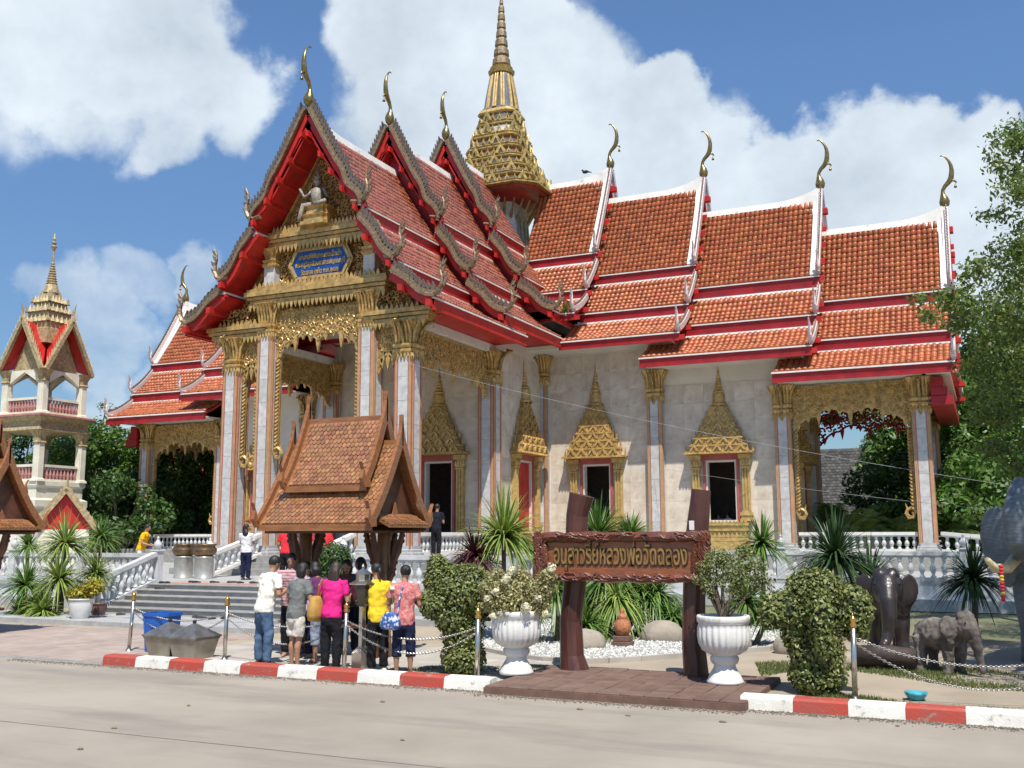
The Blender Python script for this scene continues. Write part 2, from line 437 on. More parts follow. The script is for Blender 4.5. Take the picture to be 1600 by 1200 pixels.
def tail_finial(mb, fr, u, v, z, sgn, s=1.0):
    k = [(-.25, -.05, .12), (.0, -.1, .13), (.2, -.02, .13), (.33, .2, .11), (.34, .45, .08), (.28, .65, .06), (.30, .85, .045), (.38, 1.02, .025), (.42, 1.12, .006)]
    mb.tube([fr(u, sgn*(v+a*s), z+b*s) for a, b, r in k], [r*s for a, b, r in k], 6, flat=.6)
    for a, b, r in k[2:7]:
        leaf_fin(mb, fr, u, v+a*s+.03, z+b*s, .75, .65, .24*s, .07*s, sgn)
def wavy(path, amp, start, waves):
    out = []
    n = len(path)
    for i, (v, z) in enumerate(path):
        t = i/(n-1); a = path[max(i-1, 0)]; b = path[min(i+1, n-1)]
        d = math.hypot(b[0]-a[0], b[1]-a[1]); nv, nz = -(b[1]-a[1])/d, (b[0]-a[0])/d
        w_ = amp*math.sin((t-start)/(1-start)*waves*2*math.pi)*min(1, (t-start)/(1-start)*2.5) if t > start else 0
        out.append((v+nv*w_, z+nz*w_))
    return out
def roof_tier(fr, u0, u1, zr, zs, style, l3u0=None, nl=3, sides=(1, -1), up=.45, l2u0=None):
    tm = M_TILEP if style == 'porch' else M_TILE
    SAG = .10
    deck = MB()
    for li in range(nl):
        v0, z0, v1, z1 = layer_pts(zr, zs, li)
        ua = u0 if li < 2 else (u0 if l3u0 is None else l3u0)
        if li == 1 and l2u0 is not None: ua = l2u0
        for sg in sides:
            top = profile_path(v0, z0, v1, z1, SAG, 6, -.03); bot = profile_path(v0, z0, v1, z1, SAG, 6, -.16)
            deck.prism(top+bot[::-1], lambda a, b, t, sg=sg: fr(t, sg*a, b), ua, u1)
    for sg in sides:
        v0, z0, v1, z1 = layer_pts(zr, zs, 0)
        if style == 'porch': deck.prism(profile_path(v0, z0+up*.8, v1, z1, SAG, 8, .04)+profile_path(v0, z0, v1, z1, SAG, 8, -.10)[::-1], lambda a, b, t, sg=sg: fr(t, sg*a, b), u1-.3, u1)
    tier = build(deck, 'roof_tier', M_RED, temple)
    Vs, Fs, off = [], [], 0
    trim = MB()
    for li in range(nl):
        v0, z0, v1, z1 = layer_pts(zr, zs, li)
        ua = u0 if li < 2 else (u0 if l3u0 is None else l3u0)
        if li == 1 and l2u0 is not None: ua = l2u0
        zf = (zs[1], zs[4], zs[7])[li]
        for sg in sides:
            V, F = tile_field(fr, ua, u1-(.28 if style == 'wing' and li == 0 else .06), v0+(.12 if li == 0 else .1), z0-(.12 if li == 0 else .07), v1, z1, sg, SAG)
            Vs.append(V); Fs.append(F+off); off += len(V)
            fas = MB(); fas.prism([(v1-.10, zf), (v1+.02, zf), (v1+.05, z1-.05), (v1-.05, z1-.02)], lambda a, b, t, sg=sg: fr(t, sg*a, b), ua-.02, u1+.06)
            fas.prism([(v1+.0, zf-.03), (v1+.055, zf-.03), (v1+.055, zf+.05), (v1+.0, zf+.05)], lambda a, b, t, sg=sg: fr(t, sg*a, b), ua-.03, u1+.08)
            build(fas, 'fascia_board', M_REDD if style == 'wing' else M_RED, tier)
            trim = MB()
            trim.prism([(v1-.02, z1-.06), (v1+.10, z1-.08), (v1+.10, z1-.03), (v1-.02, z1-.0)], lambda a, b, t, sg=sg: fr(t, sg*a, b), ua-.04, u1+.1)
            if li > 0:
                trim.prism([(v0-.02, z0-.06), (v0+.13, z0-.06), (v0+.10, z0+.09), (v0-.02, z0+.10)], lambda a, b, t, sg=sg: fr(t, sg*a, b), ua, u1+.02)
            if li == 0 and style == 'wing':
                build(trim, 'white_trim', M_WHITE, tier); trim = MB()
                for q, (wd, ww) in enumerate(((.15, .24),)):
                    pth = profile_path(v0, z0, v1, z1, SAG, 6, .03)
                    ribbon(trim, fr, pth, sg, .12, u1-.26, u1-.02)
                trim.prism(profile_path(v0, z0+up*.8, v1, z1, SAG, 8, .05)+profile_path(v0, z0, v1, z1, SAG, 8, -.02)[::-1], lambda a, b, t, sg=sg: fr(t, sg*a, b), u1-.12, u1)
                p3 = profile_path(v0, z0, v1, z1, SAG, 6, .055)
                d0, d1 = p3[0], p3[1]
                build(trim, 'gable_trim', M_WHITE, tier); trim = MB()
                trim.prism([(0, 0), (1, 0), (0, 1)], lambda a, b, t, sg=sg, d0=d0, d1=d1: fr(u1-.25-a*.8, sg*(d0[0]+(d1[0]-d0[0])*b*.95), d0[1]+(d1[1]-d0[1])*b*.95+t), -.04, .04)
            build(trim, 'white_trim', M_WHITE, tier)
    t_o = npbuild(np.concatenate(Vs), np.concatenate(Fs), 'roof_tiles', tm, tier)
    t_o['kind'] = 'stuff'
    # white ridge, sweeping up to the gable end
    rc = MB(); rings = []
    for i in range(15):
        u = u0-.05 + (u1+.05-u0)*i/14; k = max(0, (u-(u1-2.0))/2.0)
        zt = zr+.12+up*k**2.2; wd = .15-.06*k
        rings.append([fr(u, -wd-.05, zr-.14), fr(u, wd+.05, zr-.14), fr(u, wd, zt), fr(u, -wd, zt)])
    rc.loft(rings)
    build(rc, 'ridge_cap', M_WHITE, tier)
    # barge boards with leaf fins
    for sg in sides:
        bb, pu, fi, bk = MB(), MB(), MB(), MB()
        for li in range(nl):
            v0, z0, v1, z1 = layer_pts(zr+(up*.8 if li == 0 else 0), zs, li)
            n = 26 if style == 'porch' else 10
            path = profile_path(v0, z0, v1+.02, z1+.02, SAG, n, .12 if style == 'porch' else .1)
            if style == 'porch': path = wavy(path, .075, .5 if li == 0 else .0, 1.5 if li == 0 else 1.0)
            ribbon(bb, fr, path, sg, .15 if style == 'porch' else .22, u1, u1+.13)
            if style == 'porch':
                ribbon(bb, fr, [(a, b-.10) for a, b in path], sg, .09, u1+.09, u1+.19)
                ribbon(bk, fr, [(a-.02, b-.24) for a, b in path], sg, .30, u1-.10, u1+.06)
            L_ = math.hypot(v1-v0, z1-z0); cnt = int(L_/(.17 if style == 'porch' else .15)); cv, cz = (v1-v0)/L_, (z1-z0)/L_; nv, nz = -cz, cv
            for q in range(cnt):
                t = (q+.5)/cnt; i = t*(n-1); a = path[int(i)]; b = path[min(int(i)+1, n-1)]; fq = i-int(i)
                vv, zz = a[0]+(b[0]-a[0])*fq, a[1]+(b[1]-a[1])*fq
                dv, dz = (nv*.85-cv*.5, nz*.85-cz*.5)
                if style == 'porch': leaf_fin(fi, fr, u1+.065, vv+nv*.02, zz+nz*.02, dv, dz, .36, .11, sg, .09)
                else: leaf_fin(fi, fr, u1+.065, vv+nv*.08, zz+nz*.08, dv, dz, .17, .075, sg)
            tail_finial(bb, fr, u1+.06, v1-.02, z1+.16, sg, 1.0 if style == 'porch' else .75)
            for t in ((.06, .3, .5, .72, .96) if li == 0 else (.3, .95)):
                zq = (zr, zs[2], zs[5])[li]; vv, zz = v0+(v1-v0)*t, zq+(z1-zq)*t-.24-SAG*math.sin(math.pi*t)
                pu = MB(); pu.prism([(-.10, -.1), (.10, -.1), (.10, .1), (-.10, .1)], lambda a, b, tt, vv=vv, zz=zz, sg=sg: fr(tt, sg*(vv+a*cv-b*cz*.0), zz+b+a*cz*.3), u1-.9, u1+.26)
                build(pu, 'purlin_end', M_RED, tier)
        if style == 'porch': build(bk, 'barge_backing', M_RED, tier)
        if style == 'porch': o_ = build(fi, 'barge_fins', M_MOSAIC, tier); o_['kind'] = 'stuff'
        else: o_ = build(fi, 'barge_fins', M_MOSAIC, tier); o_['kind'] = 'stuff'
        build(bb, 'barge_board', mat('aged_gilt_board', (.235, .165, .10), .4, .3, var=.35, scale=12, bump=.4) if style == 'porch' else mat('pink_white_mosaic', (.55, .38, .38), .35, .1, var=.5, scale=22, c2=(.72, .68, .66)), tier)
    build(chofah(fr, u1+.02, zr+up+.05, .92), 'roof_finial', M_BRONZE, tier, smooth=True)
    return tier
def gable_wall(fr, u, zr, zs, zb, m, name='gable_wall', inset=.22, vmax=None, th=.12):
    mb = MB()
    pts = [(0, zr-.15), (VB[0][1], zs[0]-.15), (VB[1][0]+.02, zs[2]-.25), (VB[1][1], zs[3]-.18), (VB[2][0], zs[5]-.25), (VB[2][1]-.15, zs[6]-.2)]
    poly = pts + [(VB[2][1]-.15, zb)]
    full = [(-a, b) for a, b in poly[:0:-1]] + poly
    mb.prism(full, lambda a, b, t: fr(u+t, a, b), -th, 0)
    return build(mb, name, m, temple)
ZD = [11.0, 10.6, 10.55, 9.25, 8.85, 8.8, 7.9, 7.52]
ZC_ = [12.05, 11.62, 11.52, 10.25, 9.85, 9.78, 8.82, 8.45]
ZB = [13.05, 12.68, 12.6, 11.14, 10.78, 10.7, 9.73, 9.40]
ZA = [14.1, 13.75, 13.65, 12.2, 11.85, 11.8, 10.9, 10.6]
ZP1 = [12.78, 12.40, 12.36, 10.78, 10.42, 10.38, 9.38, 9.0]
ZP2 = [13.75, 13.35, 13.28, 11.60, 11.22, 11.12, 9.90, 9.5]
ZP3 = [14.75, 14.35, 14.25, 12.55, 12.15, 12.05, 10.9, 10.5]
for fr in (F_R, F_L):
    roof_tier(fr, 2.1, 5.5, 18.1, ZA, 'wing', nl=3)
    roof_tier(fr, 5.3, 9.8, 17.0, ZB, 'wing', l3u0=4.95)
    roof_tier(fr, 9.6, 14.7, 15.75, ZC_, 'wing', l3u0=8.3)
    roof_tier(fr, 14.5, 19.4, 14.3, ZD, 'wing', l3u0=13.35)
    gable_wall(fr, 5.15, 18.1, ZA, 11.5, M_REDD); gable_wall(fr, 2.3, 18.1, ZA, 11.5, M_WHITE)
    gable_wall(fr, 9.35, 17.0, ZB, 9.5, M_REDD)
    gable_wall(fr, 14.25, 15.75, ZC_, 8.55, M_REDD)
    gable_wall(fr, 18.5, 14.3, ZD, 7.6, M_REDD)
    mb = MB()
    for i, (z0, z1, du) in enumerate(((7.15, 7.5, .0), (6.85, 7.14, .12), (6.5, 6.83, .3))):
        mb.prism([(-3.9, z0), (3.9, z0), (3.9, z1), (-3.9, z1)], lambda a, b, t: fr(t, a, b), 18.62, 19.05+du)
    build(mb, 'end_fascia', M_REDD, temple)
roof_tier(F_P, 9.9, 15.35, 15.95, ZP1, 'porch', l3u0=8.4, up=.6)
roof_tier(F_P, 5.3, 10.15, 17.25, ZP2, 'porch', l3u0=4.95, up=.6)
roof_tier(F_P, 2.3, 5.6, 18.3, ZP3, 'porch', up=.6, nl=3)
gable_wall(F_P, 9.7, 17.25, ZP2, 9.5, M_REDD)
gable_wall(F_P, 5.2, 18.3, ZP3, 11.0, M_REDD)
# soffits under the eaves
def soffit(fr, ua, ub, va, vb, z, m, th=.06):
    for sg in (1, -1):
        mb = MB(); mb.prism([(va, z), (vb, z), (vb, z+th), (va, z+th)], lambda a, b, t: fr(t, sg*a, b), ua, ub)
        build(mb, 'soffit', m, temple)
for fr in (F_R, F_L):
    soffit(fr, 3.4, 9.4, 2.9, 4.86, 9.47, M_CREAM)
    soffit(fr, 8.3, 14.3, 2.9, 4.86, 8.52, M_CREAM)
    soffit(fr, 13.35, 19.3, 0, 4.86, 7.60, M_CREAM)
soffit(F_P, 8.4, 14.6, 3.55, 4.86, 9.1, M_RED)
soffit(F_P, 4.9, 10.0, 3.3, 4.86, 9.62, M_RED)
mb = MB(); mb.bx(-3.3, 3.3, .35, 5.95, 9.66, 9.72); build(mb, 'porch_ceiling', M_CREAM, temple)
for sg in (1, -1):
    mb = MB(); mb.bx(*(sorted((sg*3.35, sg*3.75))), .3, 6.0, 8.8, 9.08); build(mb, 'side_beam', M_WHITE, temple)
    mb = MB(); mb.bx(*(sorted((sg*3.3, sg*4.98))), 9.38, 11.1, 9.54, 9.60); build(mb, 'corner_soffit', M_CREAM, temple)

# ---------------------------------------------------------------- carved ornament
def curl(mb, fn, a, b, r, ph, dr, wd=.028, out=.03):
    pts, rad = [], []
    for i in range(8):
        t = i/7; ang = ph+dr*t*6.0; rr = r*(1-.82*t)
        pts.append(fn(a+rr*math.cos(ang), b+rr*math.sin(ang), out*(1+.8*t))); rad.append(wd*(1-.45*t))
    mb.tube(pts, rad, 4)
def carve(mb, fn, inside, a0, a1, b0, b1, step, seed=1, wd=.03, out=.03):
    rr = random.Random(seed)
    b = b0
    row = 0
    while b < b1:
        a = a0 + (step*.5 if row % 2 else 0)
        while a < a1:
            x, y = a+rr.uniform(-.2, .2)*step, b+rr.uniform(-.2, .2)*step
            if inside(x, y): curl(mb, fn, x, y, step*rr.uniform(.42, .62), rr.uniform(0, 6.28), rr.choice((-1, 1)), wd, out)
            a += step
        b += step*.85; row += 1
def teeth(mb, fn, a0, a1, b, h, wd, up=True, out=.02, th=.05):
    n = max(1, int((a1-a0)/wd))
    for i in range(n):
        a = a0+(i+.5)*(a1-a0)/n; s = 1 if up else -1
        mb.prism([(a-wd*.46, b), (a-wd*.34, b+s*h*.4), (a, b+s*h), (a+wd*.34, b+s*h*.4), (a+wd*.46, b)], lambda x, y, t: fn(x, y, t), out, out+th)
def cornice(mb, fn, a0, a1, bands):
    for z0, z1, o in bands: mb.prism([(a0-o, z0), (a1+o, z0), (a1+o, z1), (a0-o, z1)], lambda x, y, t: fn(x, y, t), -.1, o)
def valance(fn, a0, a1, zt, deep, mid, seed, m=M_GOLD, name='gilded_valance', legs=0.0, step=.2, slab=True):
    mb = MB(); w_ = a1-a0
    def low(a):
        t = (a-a0)/w_; e = abs(2*t-1)
        lobes = .10*abs(math.sin(t*math.pi*5))
        pk = .28*max(0, 1-abs(t-.5)*9)
        return zt-mid-(deep-mid)*e**2.6-pk+lobes
    n = 40
    poly = [(a0+w_*i/n, low(a0+w_*i/n)) for i in range(n+1)] + [(a1, zt), (a0, zt)]
    # strip of quads so that the slab stays well formed
    rings = []
    for i in range(n+1):
        a = a0+w_*i/n
        rings.append([fn(a, low(a), -.04), fn(a, low(a), .04), fn(a, zt, .04), fn(a, zt, -.04)])
    if slab: mb.loft(rings)
    else:
        mb.tube([fn(a0, zt-.06, 0), fn(a1, zt-.06, 0)], .07, 5); mb.tube([fn(a0+w_*i/n, low(a0+w_*i/n)+.05, 0) for i in range(n+1)], .045, 5)
    carve(mb, fn, lambda x, y: low(x)+.05 < y < zt and a0 < x < a1, a0, a1, zt-deep, zt, step, seed, .028 if slab else .05, .045)
    for i in range(11):
        a = a0+w_*(i+.5)/11; h = .22+(.25 if i in (2, 5, 8) else 0)
        z = low(a)+.06
        mb.prism([(a-.09, z), (a-.07, z-h*.4), (a, z-h), (a+.07, z-h*.4), (a+.09, z)], lambda x, y, t: fn(x, y, t), -.03, .05)
    if legs:
        for a, s in ((a0, 1), (a1, -1)):
            mb.prism([(a, zt-deep-legs), (a+s*.13, zt-deep-legs+.1), (a+s*.16, zt-deep), (a, zt-deep)], lambda x, y, t: fn(x, y, t), -.05, .07)
            k = int(legs/.13)
            for i in range(k):
                zz = zt-deep-legs+.1+i*.13
                mb.tube([fn(a+s*.02, zz, .06), fn(a+s*.10, zz+.05, .11), fn(a+s*.17, zz+.13, .07)], [.03, .05, .02], 5)
            curl(mb, fn, a+s*.17, zt-deep-legs-.02, .2, 1.57, -s, .06, .05)
            mb.tube([fn(a+s*x, zt-deep-legs+y, .05) for x, y in ((.0, .1), (.12, -.15), (.27, -.18), (.36, -.02), (.30, .16), (.36, .34))], [.05, .07, .06, .05, .04, .01], 6)
    return build(mb, name, m, temple)
FY = lambda y0: (lambda a, b, t: (a, y0-t, b))         # face towards -Y
FX = lambda x0: (lambda a, b, t: (x0+t, a, b))         # face towards +X

# ---------------------------------------------------------------- columns
def make_column(h, w_=.60, cap=1.05):
    c = group_part('column', temple)
    core = MB(); core.bx(-w_*.40, w_*.40, -w_*.40, w_*.40, 0, h-cap*.9)
    build(core, 'core', M_MARBLEG, c, local=True)
    sh = h-cap-.30; nb = max(3, int(round(sh/.8))); bh = sh/nb
    blk = MB(); b = w_*.36; r = w_/2
    pl = [(-b,-r),(b,-r),(b,-b),(r,-b),(r,b),(b,b),(b,r),(-b,r),(-b,b),(-r,b),(-r,-b),(-b,-b)]
    blk.loft([[(x, y, .004) for x, y in pl], [(x, y, bh-.004) for x, y in pl]])
    first = None
    for i in range(nb):
        if first is None: o = first = build(blk, 'marble_block', M_MARBLEG, c, local=True)
        else:
            o = first.copy(); COL.objects.link(o); o.parent = c
        o.location = (0, 0, .30+i*bh)
    tr, rd = MB(), MB()
    for sx in (-1, 1):
        for sy in (-1, 1):
            for (px_, py_, s_) in ((.43, .43, .085), (.365, .485, .045), (.485, .365, .045)):
                x, y = sx*w_*px_, sy*w_*py_
                tr.bx(x-s_/2, x+s_/2, y-s_/2, y+s_/2, .25, h-cap)
            x, y = sx*w_*.475, sy*w_*.475
            rd.bx(x-.014, x+.014, y-.014, y+.014, .25, h-cap)
            for a_, b_ in ((.295, .507), (.507, .295)):
                x, y = sx*w_*a_, sy*w_*b_
                rd.bx(x-.010, x+.010, y-.010, y+.010, .25, h-cap)
    build(tr, 'corner_trim', M_TAN, c, local=True)
    build(rd, 'corner_line', M_PINK, c, local=True)
    ba = MB(); ba.redent((0, 0, 0), [(w_*.68, 0), (w_*.68, .10), (w_*.62, .12), (w_*.62, .2), (w_*.56, .22), (w_*.55, .32)])
    build(ba, 'plinth', M_STONE, c, local=True)
    cp = MB(); z = h-cap
    cp.redent((0, 0, z), [(w_*.52, -.02), (w_*.60, .05), (w_*.60, .12), (w_*.50, .15), (w_*.62, .24), (w_*.62, .30), (w_*.48, .33), (w_*.50, cap*.5), (w_*.60, cap*.8), (w_*.78, cap-.03), (w_*.78, cap)])
    for k in range(4):
        ca, sa = math.cos(k*math.pi/2), math.sin(k*math.pi/2)
        for j in range(5):
            a = (j-2)*w_*.2
            cp.tube([(a*ca+r_*sa, a*sa-r_*ca, z+zz) for r_, zz in ((w_*.5, .34), (w_*.54, cap*.6), (w_*.68, cap*.82), (w_*.86, cap-.02))], [.035, .055, .05, .015], 5)
        for j in range(6):
            a = (j-2.5)*w_*.19
            cp.tube([(a*ca+r_*sa, a*sa-r_*ca, z+zz) for r_, zz in ((w_*.52, -.01), (w_*.55, -.12), (w_*.53, -.26))], [.05, .04, .004], 4)
    build(cp, 'capital', M_GOLD, c, local=True)
    return c
cols = {}
def column(x, y, top, base=TZ, w_=.60, cap=1.05):
    key = (round(top-base, 2), w_)
    if key not in cols:
        c = cols[key] = make_column(top-base, w_, cap)
    else: c = copy_tree(cols[key], temple)
    c.location = (x, y, base)
    return c
for sx in (-1, 1):
    column(sx*3.5, 0, 8.87, w_=.66); column(sx*2.06, 0, 10.0, w_=.62)
    column(sx*3.5, 5.97, 8.87, w_=.66); column(sx*3.5, 11.0, 9.45)
    column(sx*8.43, 11.0, 8.50); column(sx*13.4, 11.0, 7.58); column(sx*18.24, 11.0, 7.58)
    column(sx*13.4, 17.8, 7.58); column(sx*18.24, 17.8, 7.58)
# naga brackets leaning out from the capitals
def bracket(x, y, z, dx, dy):
    mb = MB(); k = [(.30, -1.6, .03), (.42, -1.25, .06), (.36, -.95, .06), (.5, -.7, .07), (.52, -.45, .06), (.75, -.22, .07), (.95, -.08, .09), (1.12, -.12, .05)]
    s = .85
    mb.tube([(x+dx*a*s, y+dy*a*s, z+b*s) for a, b, r in k], [r for a, b, r in k], 6, flat=.7)
    for a, b, r in k[:-1]:
        leaf_fin(mb, lambda u, v, zz: (x+dx*v*s-dy*u, y+dy*v*s+dx*u, z+zz*s), 0, a-.05, b, -.5, .8, .22, .05, 1)
    build(mb, 'naga_bracket', M_GOLDB, temple, smooth=True)
for sx in (-1, 1):
    for yy, zt in ((0, 8.9), (5.97, 8.9)): bracket(sx*3.5, yy, zt, sx, 0)
    for xx, zt in ((3.5, 9.35), (8.43, 8.4), (13.4, 7.5), (18.24, 7.5)): bracket(sx*xx, 11.0, zt, 0, -1)
    for xx in (-3.5, 3.5): pass
bracket(-3.5, 0, 8.9, 0, -1); bracket(3.5, 0, 8.9, 0, -1)

# ---------------------------------------------------------------- valances between the columns
f0 = FY(-.05)
valance(f0, -1.72, 1.72, 9.75, 1.75, 1.0, 3, legs=3.2)
for sx in (-1, 1):
    a0, a1 = sorted((sx*2.4, sx*3.15)); valance(f0, a0, a1, 8.75, 1.6, .8, 4+sx, legs=2.6 if sx < 0 else 0, step=.17)
    valance(FX(sx*3.5+(.02)), .4, 5.6, 8.78, 1.7, 1.0, 7+sx, m=M_GOLD)
    for yy in (11.0, 17.8):
        a0, a1 = sorted((sx*13.75, sx*17.9)); valance(FY(yy), a0, a1, 7.5, 1.75, .95, 9+sx, legs=3.0 if yy < 12 else 0, m=M_GOLD if yy < 12 else M_REDD, name='gilded_valance' if yy < 12 else 'red_valance', slab=yy < 12, step=.2 if yy < 12 else .26)
    valance(FX(sx*18.24), 11.4, 17.4, 7.5, 1.7, .95, 12+sx)

# ---------------------------------------------------------------- porch front: entablature, name board, pediment
en = MB(); f1 = FY(-.02)
cornice(en, f1, -2.45, 2.45, [(9.98, 10.12, .30), (10.14, 10.24, .38), (10.26, 10.42, .46), (10.44, 10.52, .40)])
teeth(en, f1, -2.8, 2.8, 9.99, .26, .17, up=False, out=.28)
teeth(en, f1, -2.6, 2.6, 10.52, .22, .17, up=True, out=.30)
for sx in (-1, 1):
    a0, a1 = sorted((sx*2.40, sx*4.1))
    cornice(en, f1, a0, a1, [(8.86, 9.0, .30), (9.02, 9.12, .38), (9.14, 9.28, .44)])
    teeth(en, f1, a0-.2, a1+.2, 8.87, .22, .16, up=False, out=.28); teeth(en, f1, a0, a1, 9.28, .2, .17, out=.3)
    carve(en, f1, lambda x, y: True, a0+.05, a1-.5, 9.35, 9.95, .2, 40+sx, .03, .12)
cornice(en, f1, -1.95, 1.95, [(11.98, 12.12, .22), (12.14, 12.24, .30), (12.26, 12.40, .36), (12.42, 12.5, .30)])
teeth(en, f1, -2.1, 2.1, 11.99, .26, .16, up=False, out=.22); teeth(en, f1, -1.9, 1.9, 12.5, .2, .15, out=.24)
build(en, 'gilded_entablature', M_GOLD, temple)
pdm = MB()
prof = [(0, 15.7), (2.0, 12.55), (2.1, 12.2), (3.3, 10.5), (3.45, 10.2), (4.6, 9.2)]
pdm.prism([(-a, b) for a, b in prof[:0:-1]]+prof+[(4.6, 9.06), (-4.6, 9.06)], lambda a, b, t: (a, .2+t, b), 0, .12)
ped = build(pdm, 'pediment', mat('pediment_ground', (.24, .12, .045), .5, var=.4, scale=5), temple)
cv = MB(); f2 = FY(.2)
carve(cv, f2, lambda x, y: abs(x) < (15.5-y)*.62-.12, -1.9, 1.9, 12.55, 15.4, .15, 21, .03, .06)
carve(cv, f2, lambda x, y: 1.25 < abs(x) < 1.9 or (abs(x) < 1.9 and (y > 11.9 or y < 10.75)), -1.95, 1.95, 10.6, 11.95, .15, 22, .028, .08)
carve(cv, f2, lambda x, y: 2.3 < abs(x) < 4.1 and y < 12.0-(abs(x)-2.1)*1.5, -3.9, 3.9, 9.4, 11.8, .17, 23, .03, .06)
for s in (-1, 1): ribbon(cv, lambda u, v, z: (v, .2-u, z), [(.05, 15.55), (1.0, 14.0), (1.98, 12.5)], s, .1, .0, .12)
build(cv, 'pediment_carving', M_GOLD, ped)
for sx in (-1, 1):
    at = MB(); at.bx(*sorted((sx*1.83, sx*2.27)), -.2, .18, 10.5, 11.35); build(at, 'attic_post', M_MARBLEG, ped)
    at = MB(); at.redent((sx*2.05, 0, 11.30), [(.25, 0), (.30, .05), (.30, .12), (.24, .15), (.30, .25), (.22, .3), (.24, .45), (.36, .66)]); build(at, 'attic_capital', M_GOLD, ped)
# throne base and seated white deity figure on a three-headed mount
th = MB(); th.redent((0, -.05, 12.5), [(.6, 0), (.6, .12), (.5, .16), (.5, .3), (.56, .36), (.44, .42), (.42, .62), (.5, .68)])
build(th, 'throne', M_GOLD, ped)
fg = MB()
fg.tube([(0, -.3, 13.2), (0, -.32, 13.45), (0, -.3, 13.75), (0, -.3, 13.86)], [.26, .2, .26, .1], 10)
fg.ell((0, -.32, 14.05), (.13, .14, .17)); fg.lathe((0, -.32, 14.15), [(.14, 0), (.12, .08), (.06, .16), (.02, .42)], 8)
fg.tube([(.25, -.3, 13.75), (.44, -.4, 13.5), (.36, -.5, 13.75)], [.08, .065, .05], 6); fg.tube([(-.25, -.3, 13.75), (-.5, -.4, 13.55), (-.62, -.5, 13.85)], [.08, .065, .05], 6)
fg.tube([(.1, -.3, 13.25), (.45, -.55, 13.25), (.1, -.65, 13.18)], [.13, .1, .07], 7); fg.tube([(-.1, -.3, 13.25), (-.42, -.55, 13.2), (-.5, -.6, 12.85), (-.5, -.66, 12.62)], [.13, .1, .08, .06], 7)
build(fg, 'seated_figure', mat('weathered_white_stucco', (.24, .21, .17), .6, var=.45, scale=14), ped, smooth=True)
# blue name board
hexp = [(-1.22, 11.28), (-.95, 11.78), (.95, 11.78), (1.22, 11.28), (.95, 10.80), (-.95, 10.80)]
bd = MB(); bd.prism(hexp, lambda a, b, t: (a, -.02-t, b), 0, .06); board = build(bd, 'name_board', M_BLUE, temple)
fr_ = MB()
for i in range(6):
    a, b = hexp[i], hexp[(i+1) % 6]
    fr_.bar((a[0], -.08, a[1]), (b[0], -.08, b[1]), .09, .09); fr_.bar((a[0]*1.07, -.06, 11.28+(a[1]-11.28)*1.14), (b[0]*1.07, -.06, 11.28+(b[1]-11.28)*1.14), .05, .07)
build(fr_, 'board_frame', M_GOLDY, board)
def text_mesh(txt, size, m, name, parent, mw, extrude=.012, width=None, bold=0.0):
    cu = bpy.data.curves.new(name, 'FONT'); cu.body = txt; cu.size = size; cu.extrude = extrude; cu.align_x = 'CENTER'; cu.align_y = 'CENTER'; cu.offset = bold
    cu.resolution_u = 4
    t = bpy.data.objects.new(name, cu); COL.objects.link(t)
    dg = bpy.context.evaluated_depsgraph_get(); dg.update()
    me = bpy.data.meshes.new_from_object(t.evaluated_get(dg))
    bpy.data.objects.remove(t); bpy.data.curves.remove(cu)
    if len(me.vertices) == 0: return None
    xs = [v.co.x for v in me.vertices]; ys = [v.co.y for v in me.vertices]
    sc = (width/(max(xs)-min(xs))) if width else 1.0
    cx, cy = (max(xs)+min(xs))/2, (max(ys)+min(ys))/2
    og = org_of(parent)
    for v in me.vertices:
        p_ = mw @ Vector(((v.co.x-cx)*sc, v.co.y-cy, v.co.z)); v.co = p_-og
    me.materials.clear()
    return link_mesh(me, name, m, parent)
MW = lambda x, y, z: Matrix.Translation((x, y, z)) @ Matrix.Rotation(RAD(90), 4, 'X')
for txt, z, wd in (('มณฑปพิพิธทานสมเด็จเจ้า', 11.55, 1.75), ('พระครูวิสุทธิวงศาจารย์ญาณมุนี', 11.25, 2.05), ('วัดฉลอง ภูเก็ต พ.ศ. ๒๕๔๓', 10.97, 1.55)):
    text_mesh(txt, .24, M_GOLDY, 'lettering', board, MW(0, -.09, z), width=wd, bold=.003)

# ---------------------------------------------------------------- walls, marble panels, windows
unit = MB(); unit.bevbox(-.5, .5, -.5, .5, -.5, .5, .008)
panel_me = None
def panels(wall, fn, ae, be, skip, th=.035):
    global panel_me
    for i in range(len(ae)-1):
        for j in range(len(be)-1):
            a0, a1, b0, b1 = ae[i], ae[i+1], be[j], be[j+1]
            ca, cb = (a0+a1)/2, (b0+b1)/2
            if any(s[0] < ca < s[1] and s[2] < cb < s[3] for s in skip): continue
            if panel_me is None:
                o = build(unit, 'marble_panel', M_MARBLE, wall, local=True); panel_me = o.data
            else:
                o = bpy.data.objects.new('marble_panel', panel_me); COL.objects.link(o); o.parent = wall
            p0 = Vector(fn(ca, cb, 0)); p1 = Vector(fn(ca, cb, 1)); n = p1-p0
            pr = .5+random.uniform(0, .12)
            o.location = p0+n*(th*(pr-.5))
            if abs(n.y) > .5: o.scale = (a1-a0-.004, th, b1-b0-.004)
            else: o.scale = (th, a1-a0-.004, b1-b0-.004)
def edges(brk, step):
    out = []
    for i in range(len(brk)-1):
        n = max(1, int(round((brk[i+1]-brk[i])/step)))
        out += [brk[i]+(brk[i+1]-brk[i])*k/n for k in range(n)]
    return out+[brk[-1]]
